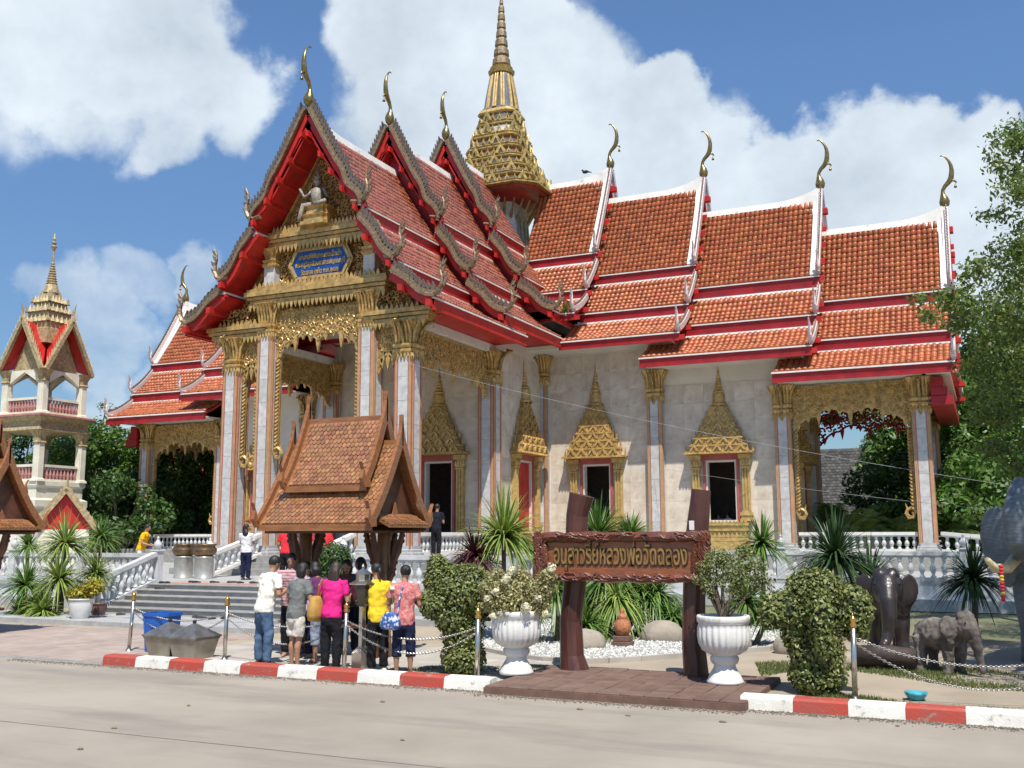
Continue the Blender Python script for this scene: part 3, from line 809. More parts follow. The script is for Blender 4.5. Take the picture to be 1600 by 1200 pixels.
def wall_core(fn, a0, a1, b0, b1, ops, th=.3):
    mb = MB(); ax = sorted(set([a0, a1]+[q for o in ops for q in o[:2]])); bz = sorted(set([b0, b1]+[q for o in ops for q in o[2:]]))
    for i in range(len(ax)-1):
        for j in range(len(bz)-1):
            ca, cb = (ax[i]+ax[i+1])/2, (bz[j]+bz[j+1])/2
            if any(o[0] < ca < o[1] and o[2] < cb < o[3] for o in ops): continue
            mb.prism([(ax[i], bz[j]), (ax[i+1], bz[j]), (ax[i+1], bz[j+1]), (ax[i], bz[j+1])], fn, -th, 0)
    return build(mb, 'wall', M_CREAM, temple)
def tier_stack(mb, fn, a0, tiers, flat=True):
    # stepped, spired canopy in half relief: rows of little gables on shrinking shelves
    for (z, hw, dep, h, ng) in tiers:
        mb.prism([(a0-hw, z), (a0+hw, z), (a0+hw, z+h*.22), (a0-hw, z+h*.22)], fn, -.02, dep)
        mb.prism([(a0-hw*.96, z+h*.22), (a0+hw*.96, z+h*.22), (a0+hw*.9, z+h*.36), (a0-hw*.9, z+h*.36)], fn, -.02, dep*.93)
        mb.prism([(a0-hw*.84, z+h*.36), (a0+hw*.84, z+h*.36), (a0+hw*.82, z+h), (a0-hw*.82, z+h)], fn, -.02, dep*.8)
        for k in range(ng):
            a = a0+((k-(ng-1)/2)*2*hw*.86/max(ng, 1)); g = hw*.62/ng
            mb.prism([(a-g, z+h*.36), (a-g*.8, z+h*.75), (a, z+h*1.15), (a+g*.8, z+h*.75), (a+g, z+h*.36), (a+g*.6, z+h*.36), (a, z+h*.9), (a-g*.6, z+h*.36)], fn, dep*.8, dep*1.02)
            mb.prism([(a-g*.5, z+h*.36), (a, z+h*.8), (a+g*.5, z+h*.36)], fn, dep*.8, dep*.92)
        for s in (-1, 1):
            for q in range(3):
                a = a0+s*hw*(.98-.13*q)
                mb.prism([(a-.045, z+h*.3), (a, z+h*(1.25-.15*q)), (a+.045, z+h*.3)], fn, dep*(.3+.25*q), dep*(.4+.25*q))
        n = int(hw*2/.12)
        for q in range(n):
            a = a0-hw+(q+.5)*2*hw/n
            mb.prism([(a-.035, z), (a, z+h*.22), (a+.035, z)], fn, dep, dep+.03)
def window(fn, a0, zs_, zt_, ow, shutters=False, tip=9.0, sc=1.0):
    fm = MB(); hw = ow/2
    for s in (-1, 1): fm.prism([(a0+s*hw, zs_), (a0+s*(hw+.10), zs_), (a0+s*(hw+.10), zt_+.22), (a0+s*hw, zt_+.22)], fn, -.28, .10)
    fm.prism([(a0-hw, zt_), (a0+hw, zt_), (a0+hw, zt_+.22), (a0-hw, zt_+.22)], fn, -.28, .10)
    win = build(fm, 'window', M_PINK, temple)
    ins = MB()
    for s in (-1, 1): ins.prism([(a0+s*(hw-.07), zs_), (a0+s*(hw-.002), zs_), (a0+s*(hw-.002), zt_-.002), (a0+s*(hw-.07), zt_-.002)], fn, -.26, .04)
    ins.prism([(a0-hw+.07, zt_-.07), (a0+hw-.07, zt_-.07), (a0+hw-.07, zt_-.003), (a0-hw+.07, zt_-.003)], fn, -.26, .04)
    ins.prism([(a0-hw, zs_-.04), (a0+hw, zs_-.04), (a0+hw, zs_+.05), (a0-hw, zs_+.05)], fn, -.26, .12)
    build(ins, 'lining', M_CREAM, win)
    for s in (-1, 1):
        j = MB(); a = a0+s*(hw+.36); c = fn(a, zs_, .17)
        for z0, z1, r in ((0, .1, .24), (.1, .22, .20), (.22, .34, .23), (.34, .42, .17)): j.prism([(a-r, zs_+z0), (a+r, zs_+z0), (a+r*.95, zs_+z1), (a-r*.95, zs_+z1)], fn, .0, r*1.2)
        j.prism([(a-.15, zs_+.42), (a+.15, zs_+.42), (a+.15, zt_-.35), (a-.15, zt_-.35)], fn, .0, .16)
        for q in (-1, 0, 1): j.tube([fn(a+q*.11, zs_+.42, .17), fn(a+q*.11, zt_-.35, .17)], .042, 6)
        for z0, z1, r in ((-.35, -.28, .19), (-.26, -.2, .19), (-.2, .02, .17), (.02, .20, .25)): j.prism([(a-r*.85, zt_+z0), (a+r*.85, zt_+z0), (a+r, zt_+z1), (a-r, zt_+z1)], fn, .0, r*1.2)
        for q in range(4): j.prism([(a-.2+q*.11, zt_-.2), (a-.14+q*.11, zt_+.02), (a-.09+q*.11, zt_-.2)], fn, .2, .24)
        build(j, 'gilded_jamb', M_GOLDY, win)
    si = MB()
    for z0, z1, r, o in ((-.16, -.05, .98, .34), (-.26, -.17, .92, .30), (-.36, -.27, .95, .33), (-.60, -.37, .84, .26), (-.75, -.61, .95, .33), (-1.1, -.76, 1.02, .36)):
        si.prism([(a0-r*hw-.45, zs_+z0), (a0+r*hw+.45, zs_+z0), (a0+r*hw+.45, zs_+z1), (a0-r*hw-.45, zs_+z1)], fn, .0, o)
    teeth(si, fn, a0-hw-.4, a0+hw+.4, zs_-.05, .09, .14, out=.3); teeth(si, fn, a0-hw-.4, a0+hw+.4, zs_-.60, .2, .16, out=.27)
    build(si, 'gilded_sill', M_GOLDY, win)
    pe = MB(); z = zt_+.22; W0 = hw+.72; H = tip-z
    tiers = []; n = 7; zz = z
    for i in range(n):
        k = 1-(i/(n-.3))**.85*.78; hh = H*.086*(1-.03*i)
        tiers.append((zz, W0*k, .50*k+.08, hh, (5, 4, 3, 3, 3, 2, 1)[i])); zz += hh*1.0
    tier_stack(pe, fn, a0, tiers)
    zb = zz; rem = tip-zb
    rr = W0*.24
    prof = [(1.05, 0), (1.0, .05), (.8, .08), (.75, .3), (.62, .33), (.7, .36), (.5, .40)] + [(q, t) for i in range(5) for q, t in ((.46-.07*i, .42+i*.075), (.50-.07*i, .45+i*.075), (.40-.07*i, .48+i*.075))] + [(.10, .82), (.13, .86), (.03, 1.0)]
    rings = []
    for r, t in prof:
        rings.append([fn(a0+rr*r*math.sin(q*math.pi/8-math.pi/2), zb+rem*t, .02+rr*r*math.cos(q*math.pi/8-math.pi/2)) for q in range(9)])
    pe.loft(rings, cap=False, closed=True)
    build(pe, 'spired_canopy', M_GOLD, win)
    if shutters:
        for s in (-1, 1):
            sh = MB(); a = a0+s*hw*.47
            sh.prism([(a-hw*.45, zs_+.06), (a+hw*.45, zs_+.06), (a+hw*.45, zt_-.08), (a-hw*.45, zt_-.08)], fn, -.12, -.06)
            build(sh, 'shutter', M_RED, win)
    return win
ROWS = edges([1.42, 2.5, 4.85, 9.38], .78)
OP1, OP2 = (5.26, 6.48, 2.5, 4.85), (10.36, 11.56, 2.5, 4.85)
for sx in (1, -1):
    fn = FY(11.04) if sx > 0 else FY(11.04)
    ops = [OP1, OP2] if sx > 0 else [(-OP1[1], -OP1[0], 2.5, 4.85), (-OP2[1], -OP2[0], 2.5, 4.85)]
    a0, a1 = sorted((sx*3.5, sx*8.4)); wl = wall_core(fn, a0, a1, LZ, 9.5, ops[:1])
    a2, a3 = sorted((sx*8.4, sx*13.4)); wl2 = wall_core(fn, a2, a3, LZ, 8.55, ops[1:])
    if sx > 0:
        panels(wl, fn, edges([3.85, 5.26, 6.48, 8.10], .72), ROWS, [OP1])
        panels(wl2, fn, edges([8.76, 10.36, 11.56, 13.08], .72), [r for r in ROWS if r < 8.6], [OP2])
    for o in ops: window(fn, (o[0]+o[1])/2, 2.5, 4.85, 1.2, tip=9.0 if abs(o[0]) < 8 else 8.5)
    # end wall of the wing with a red door
    fe = (lambda s: (lambda a, b, t: (s*(13.4+t), a, b)))(sx)
    wl3 = wall_core(fe, 11.04, 17.8, LZ, 7.6, [(13.75, 15.05, TZ, 4.6)])
    wd = window(fe, 14.41, TZ+.02, 4.6, 1.3, shutters=True, tip=7.3)
    # side wall of the porch arm
    fs_ = (lambda s: (lambda a, b, t: (s*(3.5+t), a, b)))(sx)
    so = (8.35, 9.75, 2.1, 4.95)
    wl4 = wall_core(fs_, 5.9, 11.0, LZ, 9.6, [so])
    if sx > 0: panels(wl4, fs_, edges([6.32, 8.35, 9.75, 10.68], .72), edges([1.42, 2.1, 4.95, 9.1], .8), [so])
    window(fs_, 9.05, 2.1, 4.95, 1.4, shutters=True, tip=9.0)
FD = (.72, 1.98, 1.6, 4.8)
wl5 = wall_core(FY(5.97), -3.5, 3.5, LZ, 9.66, [FD, (-1.98, -.72, 1.6, 4.8)])
panels(wl5, FY(5.97), edges([-3.15, -1.98, -.72, .72, 1.98, 3.15], .8), edges([1.6, 4.8, 9.6], .85), [FD, (-1.98, -.72, 1.6, 4.8)])
for sx in (-1, 1): window(FY(5.97), sx*1.35, 1.62, 4.8, 1.24, tip=8.4)
# dark hall inside
inn = MB()
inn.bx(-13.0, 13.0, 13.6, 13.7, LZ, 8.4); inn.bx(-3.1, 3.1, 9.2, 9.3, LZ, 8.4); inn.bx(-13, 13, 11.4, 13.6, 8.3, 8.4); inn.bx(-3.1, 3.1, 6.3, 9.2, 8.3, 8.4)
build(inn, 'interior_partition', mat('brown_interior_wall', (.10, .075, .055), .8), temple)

# ---------------------------------------------------------------- central spire
def oct_ring(c, r, z, n=8): return [(c[0]+r*math.cos(math.pi/n+2*math.pi*k/n), c[1]+r*math.sin(math.pi/n+2*math.pi*k/n), z) for k in range(n)]
def redring(c, r, z):
    # twelve-cornered plan between square and circle
    q = r*.72; e = r*.90
    pl = [(q,-r),(e,-e*.95),(r,-q),(r,q),(e,e*.95),(q,r),(-q,r),(-e,e*.95),(-r,q),(-r,-q),(-e,-e*.95),(-q,-r)]
    return [(c[0]+x*.96, c[1]+y*.96, z) for x, y in pl]
spire = group_part('central_spire', temple)
cc = (0, YC)
nk = MB(); nk.loft([redring(cc, r, z) for r, z in ((1.35, 11.0), (1.25, 15.5), (1.02, 17.0), (1.05, 17.5))]); build(nk, 'neck', M_WHITE, spire)
nr = MB()
for k in range(24):
    a = 2*math.pi*k/24
    nr.tube([(r*math.cos(a), YC+r*math.sin(a), z) for r, z in ((1.40, 13.6), (1.27, 15.8), (1.22, 16.6), (1.75, 17.5))], [.05, .06, .08, .04], 5)
build(nr, 'neck_ribs', M_GOLD, spire)
un = MB(); un.loft([redring(cc, r, z) for r, z in ((1.0, 17.42), (1.9, 17.52), (2.6, 17.64), (2.74, 17.70))]); build(un, 'flared_base', M_RED, spire)
SPT = [(17.66, 2.78, .62), (18.26, 2.34, .60), (18.84, 1.96, .58), (19.4, 1.66, .60), (19.98, 1.44, .66), (20.62, 1.26, .72), (21.32, 1.02, .66)]
tb, tg, tr_ = MB(), MB(), MB()
for z, r, h in SPT:
    tg.loft([redring(cc, q*r, z+t*h) for q, t in ((.97, 0), (1.03, .06), (1.03, .16), (.95, .22), (1.0, .30), (.97, .36), (.85, .40))])
    tr_.loft([redring(cc, q*r, z+t*h) for q, t in ((.90, -.16), (.94, -.01))])
    tb.loft([redring(cc, q*r, z+t*h) for q, t in ((.80, .36), (.78, .9))])
    n = max(12, int(2*math.pi*r/.34))
    for k in range(n):
        a = 2*math.pi*(k+.5)/n; ca, sa = math.cos(a), math.sin(a)
        big = k % 4 == 0
        hh = h*(.80 if big else .42); wd = .26 if big else .12
        m = max(abs(ca), abs(sa)); rad = r*.9*min(1/m, 1.16)
        fnk = lambda x, y, t: (ca*(rad+t)-sa*x, YC+sa*(rad+t)+ca*x, z+h*.34+y)
        tg.prism([(-wd, 0), (-wd*.75, hh*.4), (0, hh), (wd*.75, hh*.4), (wd, 0), (wd*.55, 0), (0, hh*.6), (-wd*.55, 0)], fnk, -.05, .07)
        tg.prism([(-.03, hh*.8), (0, hh*1.35), (.03, hh*.8)], fnk, -.02, .03)
build(tg, 'gilded_tiers', mat('spire_gilding', (.40, .29, .10), .45, .25, var=.4, scale=6, bump=.15, wear_or_glint=((.13, .07, .04), 6, .54, .7)), spire)
build(tb, 'white_drums', mat('spire_white_stucco', (.66, .60, .55), .6, var=.25, scale=4), spire)
build(tr_, 'red_bands', mat('spire_brick_red', (.30, .08, .06), .5, var=.3, scale=5), spire)
be = MB(); be.loft([redring(cc, r, z) for r, z in ((.80, 21.9), (.86, 22.1), (.86, 22.25), (.74, 22.35), (.66, 23.0), (.50, 24.0), (.44, 24.25))]); build(be, 'bell', M_BLUEG, spire)
bg_ = MB()
for k in range(12):
    a = 2*math.pi*k/12
    for dd in (-.07, .07):
        bg_.tube([((r)*math.cos(a+dd/r*.8), YC+r*math.sin(a+dd/r*.8), z) for r, z in ((.82, 22.3), (.72, 23.0), (.55, 24.0), (.48, 24.25))], [.07, .065, .055, .04], 5)
bg_.loft([oct_ring(cc, r, z, 16) for r, z in ((.6, 24.2), (.66, 24.35), (.5, 24.42), (.56, 24.55), (.42, 24.62))])
bg_.loft([redring(cc, r, z) for r, z in ((.95, 21.95), (1.0, 22.02), (.9, 22.2))])
build(bg_, 'bell_ribs', M_GOLDY, spire)
sp = MB(); prof = [(.44, 24.6)]
z = 24.62; r = .46
for i in range(7):
    h = .52-.02*i
    prof += [(r*.80, z), (r*1.0, z+h*.15), (r*.93, z+h*.7), (r*.72, z+h*.95)]; z += h; r *= .84
prof += [(.07, z), (.10, z+.1), (.05, z+.5), (.09, z+.6), (.02, z+1.3)]
sp.loft([oct_ring(cc, r, z, 14) for r, z in prof]); build(sp, 'ringed_pinnacle', mat('weathered_pinnacle', (.24, .17, .10), .45, .3, var=.5, scale=14, bump=.5), spire)
# plant self-sown on the roof corner
def blades(n, c, length, width, droop, seed, zmin=.05, zmax=1.0, spread=6.283, ph=0):
    g = np.random.default_rng(seed); V = []; F = []; S = 5
    az = ph+g.uniform(0, spread, n); el = np.arcsin(np.clip(g.uniform(zmin, zmax, n), -.95, .999)); ln = length*g.uniform(.7, 1.1, n); dr = droop*g.uniform(.6, 1.4, n)*np.cos(el)
    for i in range(n):
        d = np.array((math.cos(az[i])*math.cos(el[i]), math.sin(az[i])*math.cos(el[i]), math.sin(el[i]))); sd = np.array((-math.sin(az[i]), math.cos(az[i]), 0)); b = len(V)
        for k in range(S):
            t = k/(S-1); p = np.array(c)+d*ln[i]*t+np.array((0, 0, -dr[i]*ln[i]*t**2.2)); w_ = width*(.55+.9*t-1.45*t*t+.0)*(1 if t < 1 else .05)
            w_ = max(w_, width*.06); up = np.cross(sd, d)
            V += [p-sd*w_/2+up*w_*.22, p, p+sd*w_/2+up*w_*.22]
        for k in range(S-1):
            q = b+k*3; F += [(q, q+1, q+4, q+3), (q+1, q+2, q+5, q+4)]
    return np.array(V), np.array(F)
M_BLADE = mat('dracaena_leaf', (.055, .13, .03), .38, island=.3, c2=(.17, .26, .055), scale=3, trans=.18)
M_BLADEY = mat('yellow_striped_leaf', (.12, .20, .04), .4, island=.3, c2=(.30, .36, .09), scale=3, trans=.22)
# ================================================================== ground, terraces, steps
M_ROAD = mat('street_concrete', (.255, .222, .182), .8, c2=(.335, .295, .245), scale=.35, detail=12, bump=.15, bscale=70, wear_or_glint=((.165, .148, .125), .55, .5, .8, (.35, 1.6, 1)))
M_EARTH = mat('dry_earth', (.27, .225, .17), .9, c2=(.36, .30, .225), scale=.7, detail=8, bump=.25, bscale=25)
M_GROUND = mat('far_ground', (.10, .13, .05), .9, c2=(.20, .18, .11), scale=.3)
def sheet(name, x0, x1, y0, y1, z, m, parent=None, nx=1, ny=1):
    V = [(x0+(x1-x0)*i/nx, y0+(y1-y0)*j/ny, z) for j in range(ny+1) for i in range(nx+1)]
    F = [(j*(nx+1)+i, j*(nx+1)+i+1, (j+1)*(nx+1)+i+1, (j+1)*(nx+1)+i) for j in range(ny) for i in range(nx)]
    o = build(MB().add(V, F), name, m, parent)
    if parent is None: o['kind'] = 'structure'
    return o
sheet('ground', -600, 600, -600, 900, -.02, M_GROUND)
road = sheet('road', -80, 90, -60, -15.35, 0, M_ROAD)
M_JOINT = mat('joint_tar', (.17, .155, .135), .9, var=.25)
jt = MB()
for y in (-19.6,): jt.bx(-40, 60, y-.004, y+.004, .003, .005)
for x in (3.0, 27.0): jt.bx(x-.004, x+.004, -28, -15.45, .0035, .0055)
build(jt, 'expansion_joint', M_JOINT, road)
mb = MB(); mb.bx(-60, 80, -15.352, -15.34, -.02, .0305); o = build(mb, 'pavement_edge', M_STONE); o['kind'] = 'structure'
rr = random.Random(3)
for i in range(14):
    x, y = rr.uniform(8, 21), rr.uniform(-20.5, -15.8)
    st = MB(); r = rr.uniform(.012, .03); st.ell((x, y, .008), (r*rr.uniform(.8, 2), r, .012), 6, 4)
    build(st, 'litter_leaf', mat('dry_leaf', (.16, .11, .06), .8, var=.4), road)
pave = sheet('pavement', -60, 80, -15.35, -6, .03, M_EARTH)
M_SLAB = mat('paving_slab', (.33, .30, .265), .8, orand=.09, c2=(.42, .39, .345), scale=1.6, bump=.12, bscale=30)
M_BRICKP = mat('pink_brick_paver', (.30, .235, .20), .85, orand=.1, c2=(.37, .30, .265), scale=3, bump=.2)
slab = None
def paver(name, x0, x1, y0, y1, z0, z1, m, parent, cache={}):
    key = (round(x1-x0, 3), round(y1-y0, 3), round(z1-z0, 3), m.name)
    if key not in cache:
        mb = MB(); mb.bevbox(-(x1-x0)/2, (x1-x0)/2, -(y1-y0)/2, (y1-y0)/2, 0, z1-z0, .008)
        o = build(mb, name, m, parent, local=True); cache[key] = o.data
    else:
        o = bpy.data.objects.new(name, cache[key]); COL.objects.link(o); o.parent = parent
    o.location = (Vector(((x0+x1)/2, (y0+y1)/2, z0)) - org_of(parent))
    return o
for i in range(11):
    for j in range(6):
        x, y = 7.2+i*.62, -15.08+j*.62
        if x > 13.7: continue
        paver('paving_slab', x+.004, x+.616, y+.004, y+.616, .02, .045+rr.uniform(0, .004), M_SLAB, pave)
for i in range(22):
    for j in range(7):
        x, y = -1.6+i*.40+(j % 2)*.2, -15.3+j*.62
        if x > 6.6 or x < -3.6+(-15.3-y)*-.3: continue
        paver('brick_paver', x+.004, x+.396, y+.004, y+.616, .02, .042+rr.uniform(0, .003), M_BRICKP, pave)
# grey walk along the planting on the left
wk = MB()
wk.bx(-30, 6.5, -10.6, -9.6, .03, .14); wk.bx(-30, 5.5, -9.6, -8.95, .03, .16)
o = build(wk, 'kerb_walk', M_STONE); o['kind'] = 'structure'
# terraces
ter = MB()
ter.bx(-26, 10, -6.2, 2.0, 0, LZ-.12); ter.bx(-26, 25, 2.0, 27, 0, LZ-.121)
o = build(ter, 'terrace', M_STONEW); o['kind'] = 'structure'; terr = o
cp = MB(); cp.bx(-26.05, 10.05, -6.26, 2.0, LZ-.12, LZ); cp.bx(-26.05, 25.05, 2.0, 27, LZ-.12, LZ-.001)
build(cp, 'coping', M_STONE, terr)
ld = MB(); ld.bx(5.1, 10.5, -7.0, -6.2, 0, .36); ld.bx(5.1, 10.9, -7.7, -7.0, 0, .18); ld.bx(-26, -1.2, -6.6, -6.2, 0, .3); ld.bx(10.0, 25, 1.5, 2, 0, .3)
build(ld, 'ledge', M_STONE, terr)
up = MB()
for i in range(3):
    e = .32*(2-i); z0 = LZ+(TZ-LZ)*i/3; z1 = LZ+(TZ-LZ)*(i+1)/3
    up.bx(-4.25-e, 4.25+e, -.75-e, 10.4, z0+.0, z1); up.bx(-19.1-e, 19.1+e, 10.1-e, 19+e, z0, z1-.002)
build(up, 'upper_terrace_step', M_STEP, terr)
fl = MB(); fl.bx(-4.2, 4.2, -.70, 10.4, TZ, TZ+.006); build(fl, 'porch_floor', mat('polished_floor', (.38, .33, .28), .25, var=.15), terr)
# front staircase
stair = thing('front_staircase', (2.1, -6.2, 0), 'grey granite steps rising from the pavement to the lower terrace', 'staircase')
NS = 6
for i in range(NS):
    mb = MB(); z1 = LZ*(i+1)/NS; y0 = -6.2-(NS-1-i)*.42-.42
    mb.bevbox(-.75, 5.05, y0, y0+.50, z1-.035, z1+.001, .01)
    st = build(mb, 'tread', M_STEP, stair)
    mb = MB(); mb.bx(-.72, 5.02, y0+.05, -6.25, 0.0 if i == 0 else LZ*i/NS, z1-.035); build(mb, 'riser', M_STONE, stair)
mb = MB(); mb.bx(-.6, 5.0, -6.18, -5.4, LZ+.001, LZ+.012); build(mb, 'doormat', mat('pink_mat', (.42, .24, .20), .9), stair)
# balustrades
BAL = [(.055, 0), (.075, .0), (.075, .04), (.045, .07), (.04, .10), (.075, .20), (.085, .27), (.07, .34), (.04, .42), (.035, .47), (.06, .50), (.04, .53), (.07, .57), (.07, .60)]
bal_me = {}
def balustrade(label, p0, p1, zb, h, n, posts=(0, 1), group=None, finial=True, z1b=None, m=None, postw=.24):
    m = m or M_STONEW
    p0 = Vector((p0[0], p0[1], zb)); p1 = Vector((p1[0], p1[1], zb if z1b is None else z1b))
    t = thing('balustrade', p0, label, 'balustrade', group)
    d = p1-p0
    up_ = Vector((0, 0, 1))
    mb = MB(); mb.bar(p0+up_*(h-.055), p1+up_*(h-.055), .20, .11); mb.bar(p0+up_*(h-.135), p1+up_*(h-.135), .13, .05); build(mb, 'top_rail', m, t)
    mb = MB(); mb.bar(p0+up_*.05, p1+up_*.05, .2, .10); build(mb, 'bottom_rail', m, t)
    key = round(h, 2)
    if key not in bal_me:
        b = MB(); s = (h-.26)/.60; b.lathe((0, 0, 0), [(r, z*s) for r, z in BAL], 10)
        o = build(b, 'baluster', M_STONEW, t, smooth=True, local=True); bal_me[key] = o.data; first = o
    else: first = None
    for i in range(n):
        if first is not None and i == 0: o = first
        else: o = bpy.data.objects.new('baluster', bal_me[key]); COL.objects.link(o); o.parent = t
        q = d*((i+.5)/n); o.location = q+up_*.10
    for f in posts:
        q = p0+d*f; mb = MB(); w_ = postw/2
        mb.bevbox(q.x-w_, q.x+w_, q.y-w_, q.y+w_, q.z, q.z+h+.05, .015); mb.bevbox(q.x-w_-.03, q.x+w_+.03, q.y-w_-.03, q.y+w_+.03, q.z+h+.05, q.z+h+.10, .01)
        po = build(mb, 'post', m, t)
        if finial:
            mb = MB(); mb.lathe((q.x, q.y, q.z+h+.10), [(.05, 0), (.05, .03), (.09, .06), (.12, .12), (.10, .19), (.05, .25), (.03, .30), (.045, .32), (.01, .38)], 12); build(mb, 'finial', m, po, smooth=True)
    return t
G = 'white balustrades of the temple terraces'
balustrade('pale terrace balustrade left of the front steps, behind the spiky plants', (-9.5, -6.0), (-1.0, -6.0), LZ, .80, 34, posts=(0, .33, .66, 1), group=G)
balustrade('sloping balustrade down the left side of the front steps', (-.95, -8.5), (-.95, -6.15), .02, .84, 9, posts=(0,), group=G, finial=False, z1b=LZ, postw=.34)
balustrade('pale terrace balustrade behind the wooden pavilion and the people', (5.2, -6.0), (9.9, -6.0), LZ, .80, 20, posts=(0, 1), group=G)
balustrade('pale balustrade along the side of the front terrace, behind the palms', (9.9, -6.0), (9.9, 1.9), LZ, .80, 30, posts=(1,), group=G)
balustrade('shaded terrace balustrade behind the carved elephants on the right', (9.9, 2.1), (24.5, 2.1), LZ, .80, 52, posts=(.33, .66, 1), group=G)
for sx in (-1, 1):
    s = 'right' if sx > 0 else 'left'
    balustrade('white balustrade between the columns on the %s side of the porch' % s, (sx*3.5, .4), (sx*3.5, 5.6), TZ, .74, 20, posts=(), group=G, m=M_WHITE)
    balustrade('white balustrade in the open end of the %s wing' % s, (sx*13.8, 11.0), (sx*17.9, 11.0), TZ, .70, 16, posts=(), group=G, m=M_WHITE)
    balustrade('stair balustrade with a round finial, %s of the porch steps' % s, (sx*1.85, -2.9), (sx*1.85, -.5), LZ, .74, 8, posts=(0,), group=G, z1b=TZ, m=M_WHITE)
balustrade('short sloping balustrade beyond the end column of the right wing', (18.7, 10.6), (20.9, 9.6), TZ, .70, 7, posts=(1,), group=G, z1b=TZ-.2, m=M_WHITE)
# red and white kerb
M_KR = mat('kerb_red_paint', (.40, .05, .032), .7, scale=4, bump=.2, c2=(.33, .065, .045), wear_or_glint=((.26, .22, .18), 7, .58, .66))
M_KW = mat('kerb_white_paint', (.70, .68, .62), .7, scale=3, bump=.2, c2=(.58, .55, .49), lo=.45, hi=.75, wear_or_glint=((.25, .22, .18), 6, .57, .68))
def kerb(label, x0, cnt, red0, lens):
    t = thing('kerb', (x0, -15.35, 0), label, 'kerb', 'painted kerbs along the street'); x = x0
    for i in range(cnt):
        l = lens; mb = MB()
        y0, y1 = -15.42, -15.18
        prof = [(y0, .0), (y0+.02, .13), (y0+.05, .155), (y1, .16), (y1, 0)]
        mb.prism(prof, lambda a, b, tt: (tt, a, b), x+.002, x+l-.002)
        build(mb, 'kerb_block', M_KR if (i % 2 == 0) == red0 else M_KW, t); x += l
kerb('red and white painted kerb in front of the group of people', 6.98, 10, True, .70)
kerb('red and white painted kerb in front of the right topiary and elephants', 17.33, 11, False, .62)
# ================================================================== teak shrine pavilions
def shingles(fr, u0, u1, path, tw, th, sgn=1):
    # round-ended shingles laid down a curved slope; path = [(v,z)...] from ridge to eave
    pts = np.array(path); seg = np.hypot(*np.diff(pts, axis=0).T); cum = np.concatenate(([0], np.cumsum(seg))); L_ = cum[-1]
    nr = max(2, int(round(L_/th))); nc = max(2, int(round((u1-u0)/tw))); V, F = [], []
    for r in range(nr):
        for c in range(nc+1):
            ua = u0+(c-(.5 if r % 2 else 0))*(u1-u0)/nc; ub = ua+(u1-u0)/nc
            ua, ub = max(ua, u0), min(ub, u1)
            if ub-ua < .02: continue
            s0, s1 = r*L_/nr-.01, (r+1.25)*L_/nr; b = len(V); lift0, lift1 = .006, .022+random.uniform(-.004, .006)
            def pt(u, s, l):
                s = min(max(s, 0), L_+.02); v = np.interp(s, cum, pts[:, 0]); z = np.interp(s, cum, pts[:, 1]); k = min(np.searchsorted(cum, s), len(seg))-1; k = max(k, 0)
                d = (pts[k+1]-pts[k])/seg[k]; return fr(u, sgn*(v-d[1]*l), z+d[0]*l)
            g = .004
            V += [pt(ua+g, s0, lift0), pt(ub-g, s0, lift0), pt(ub-g, s1-(s1-s0)*.3, lift1), pt((ua*.25+ub*.75), s1-(s1-s0)*.06, lift1), pt((ua+ub)/2, s1, lift1), pt((ua*.75+ub*.25), s1-(s1-s0)*.06, lift1), pt(ua+g, s1-(s1-s0)*.3, lift1),
                  pt(ub-g, s1-(s1-s0)*.3, 0), pt((ua*.25+ub*.75), s1-(s1-s0)*.06, 0), pt((ua+ub)/2, s1, 0), pt((ua*.75+ub*.25), s1-(s1-s0)*.06, 0), pt(ua+g, s1-(s1-s0)*.3, 0)]
            F += [(b, b+1, b+2, b+6), (b+6, b+2, b+3, b+5), (b+5, b+3, b+4, b+4), (b+2, b+7, b+8, b+3), (b+3, b+8, b+9, b+4), (b+4, b+9, b+10, b+5), (b+5, b+10, b+11, b+6)]
    return V, [tuple(dict.fromkeys(f)) for f in F]
def curve_slope(v0, z0, v1, z1, sag, n=8): return [(v0+(v1-v0)*t, z0+(z1-z0)*t-sag*math.sin(math.pi*t)) for t in [i/n for i in range(n+1)]]
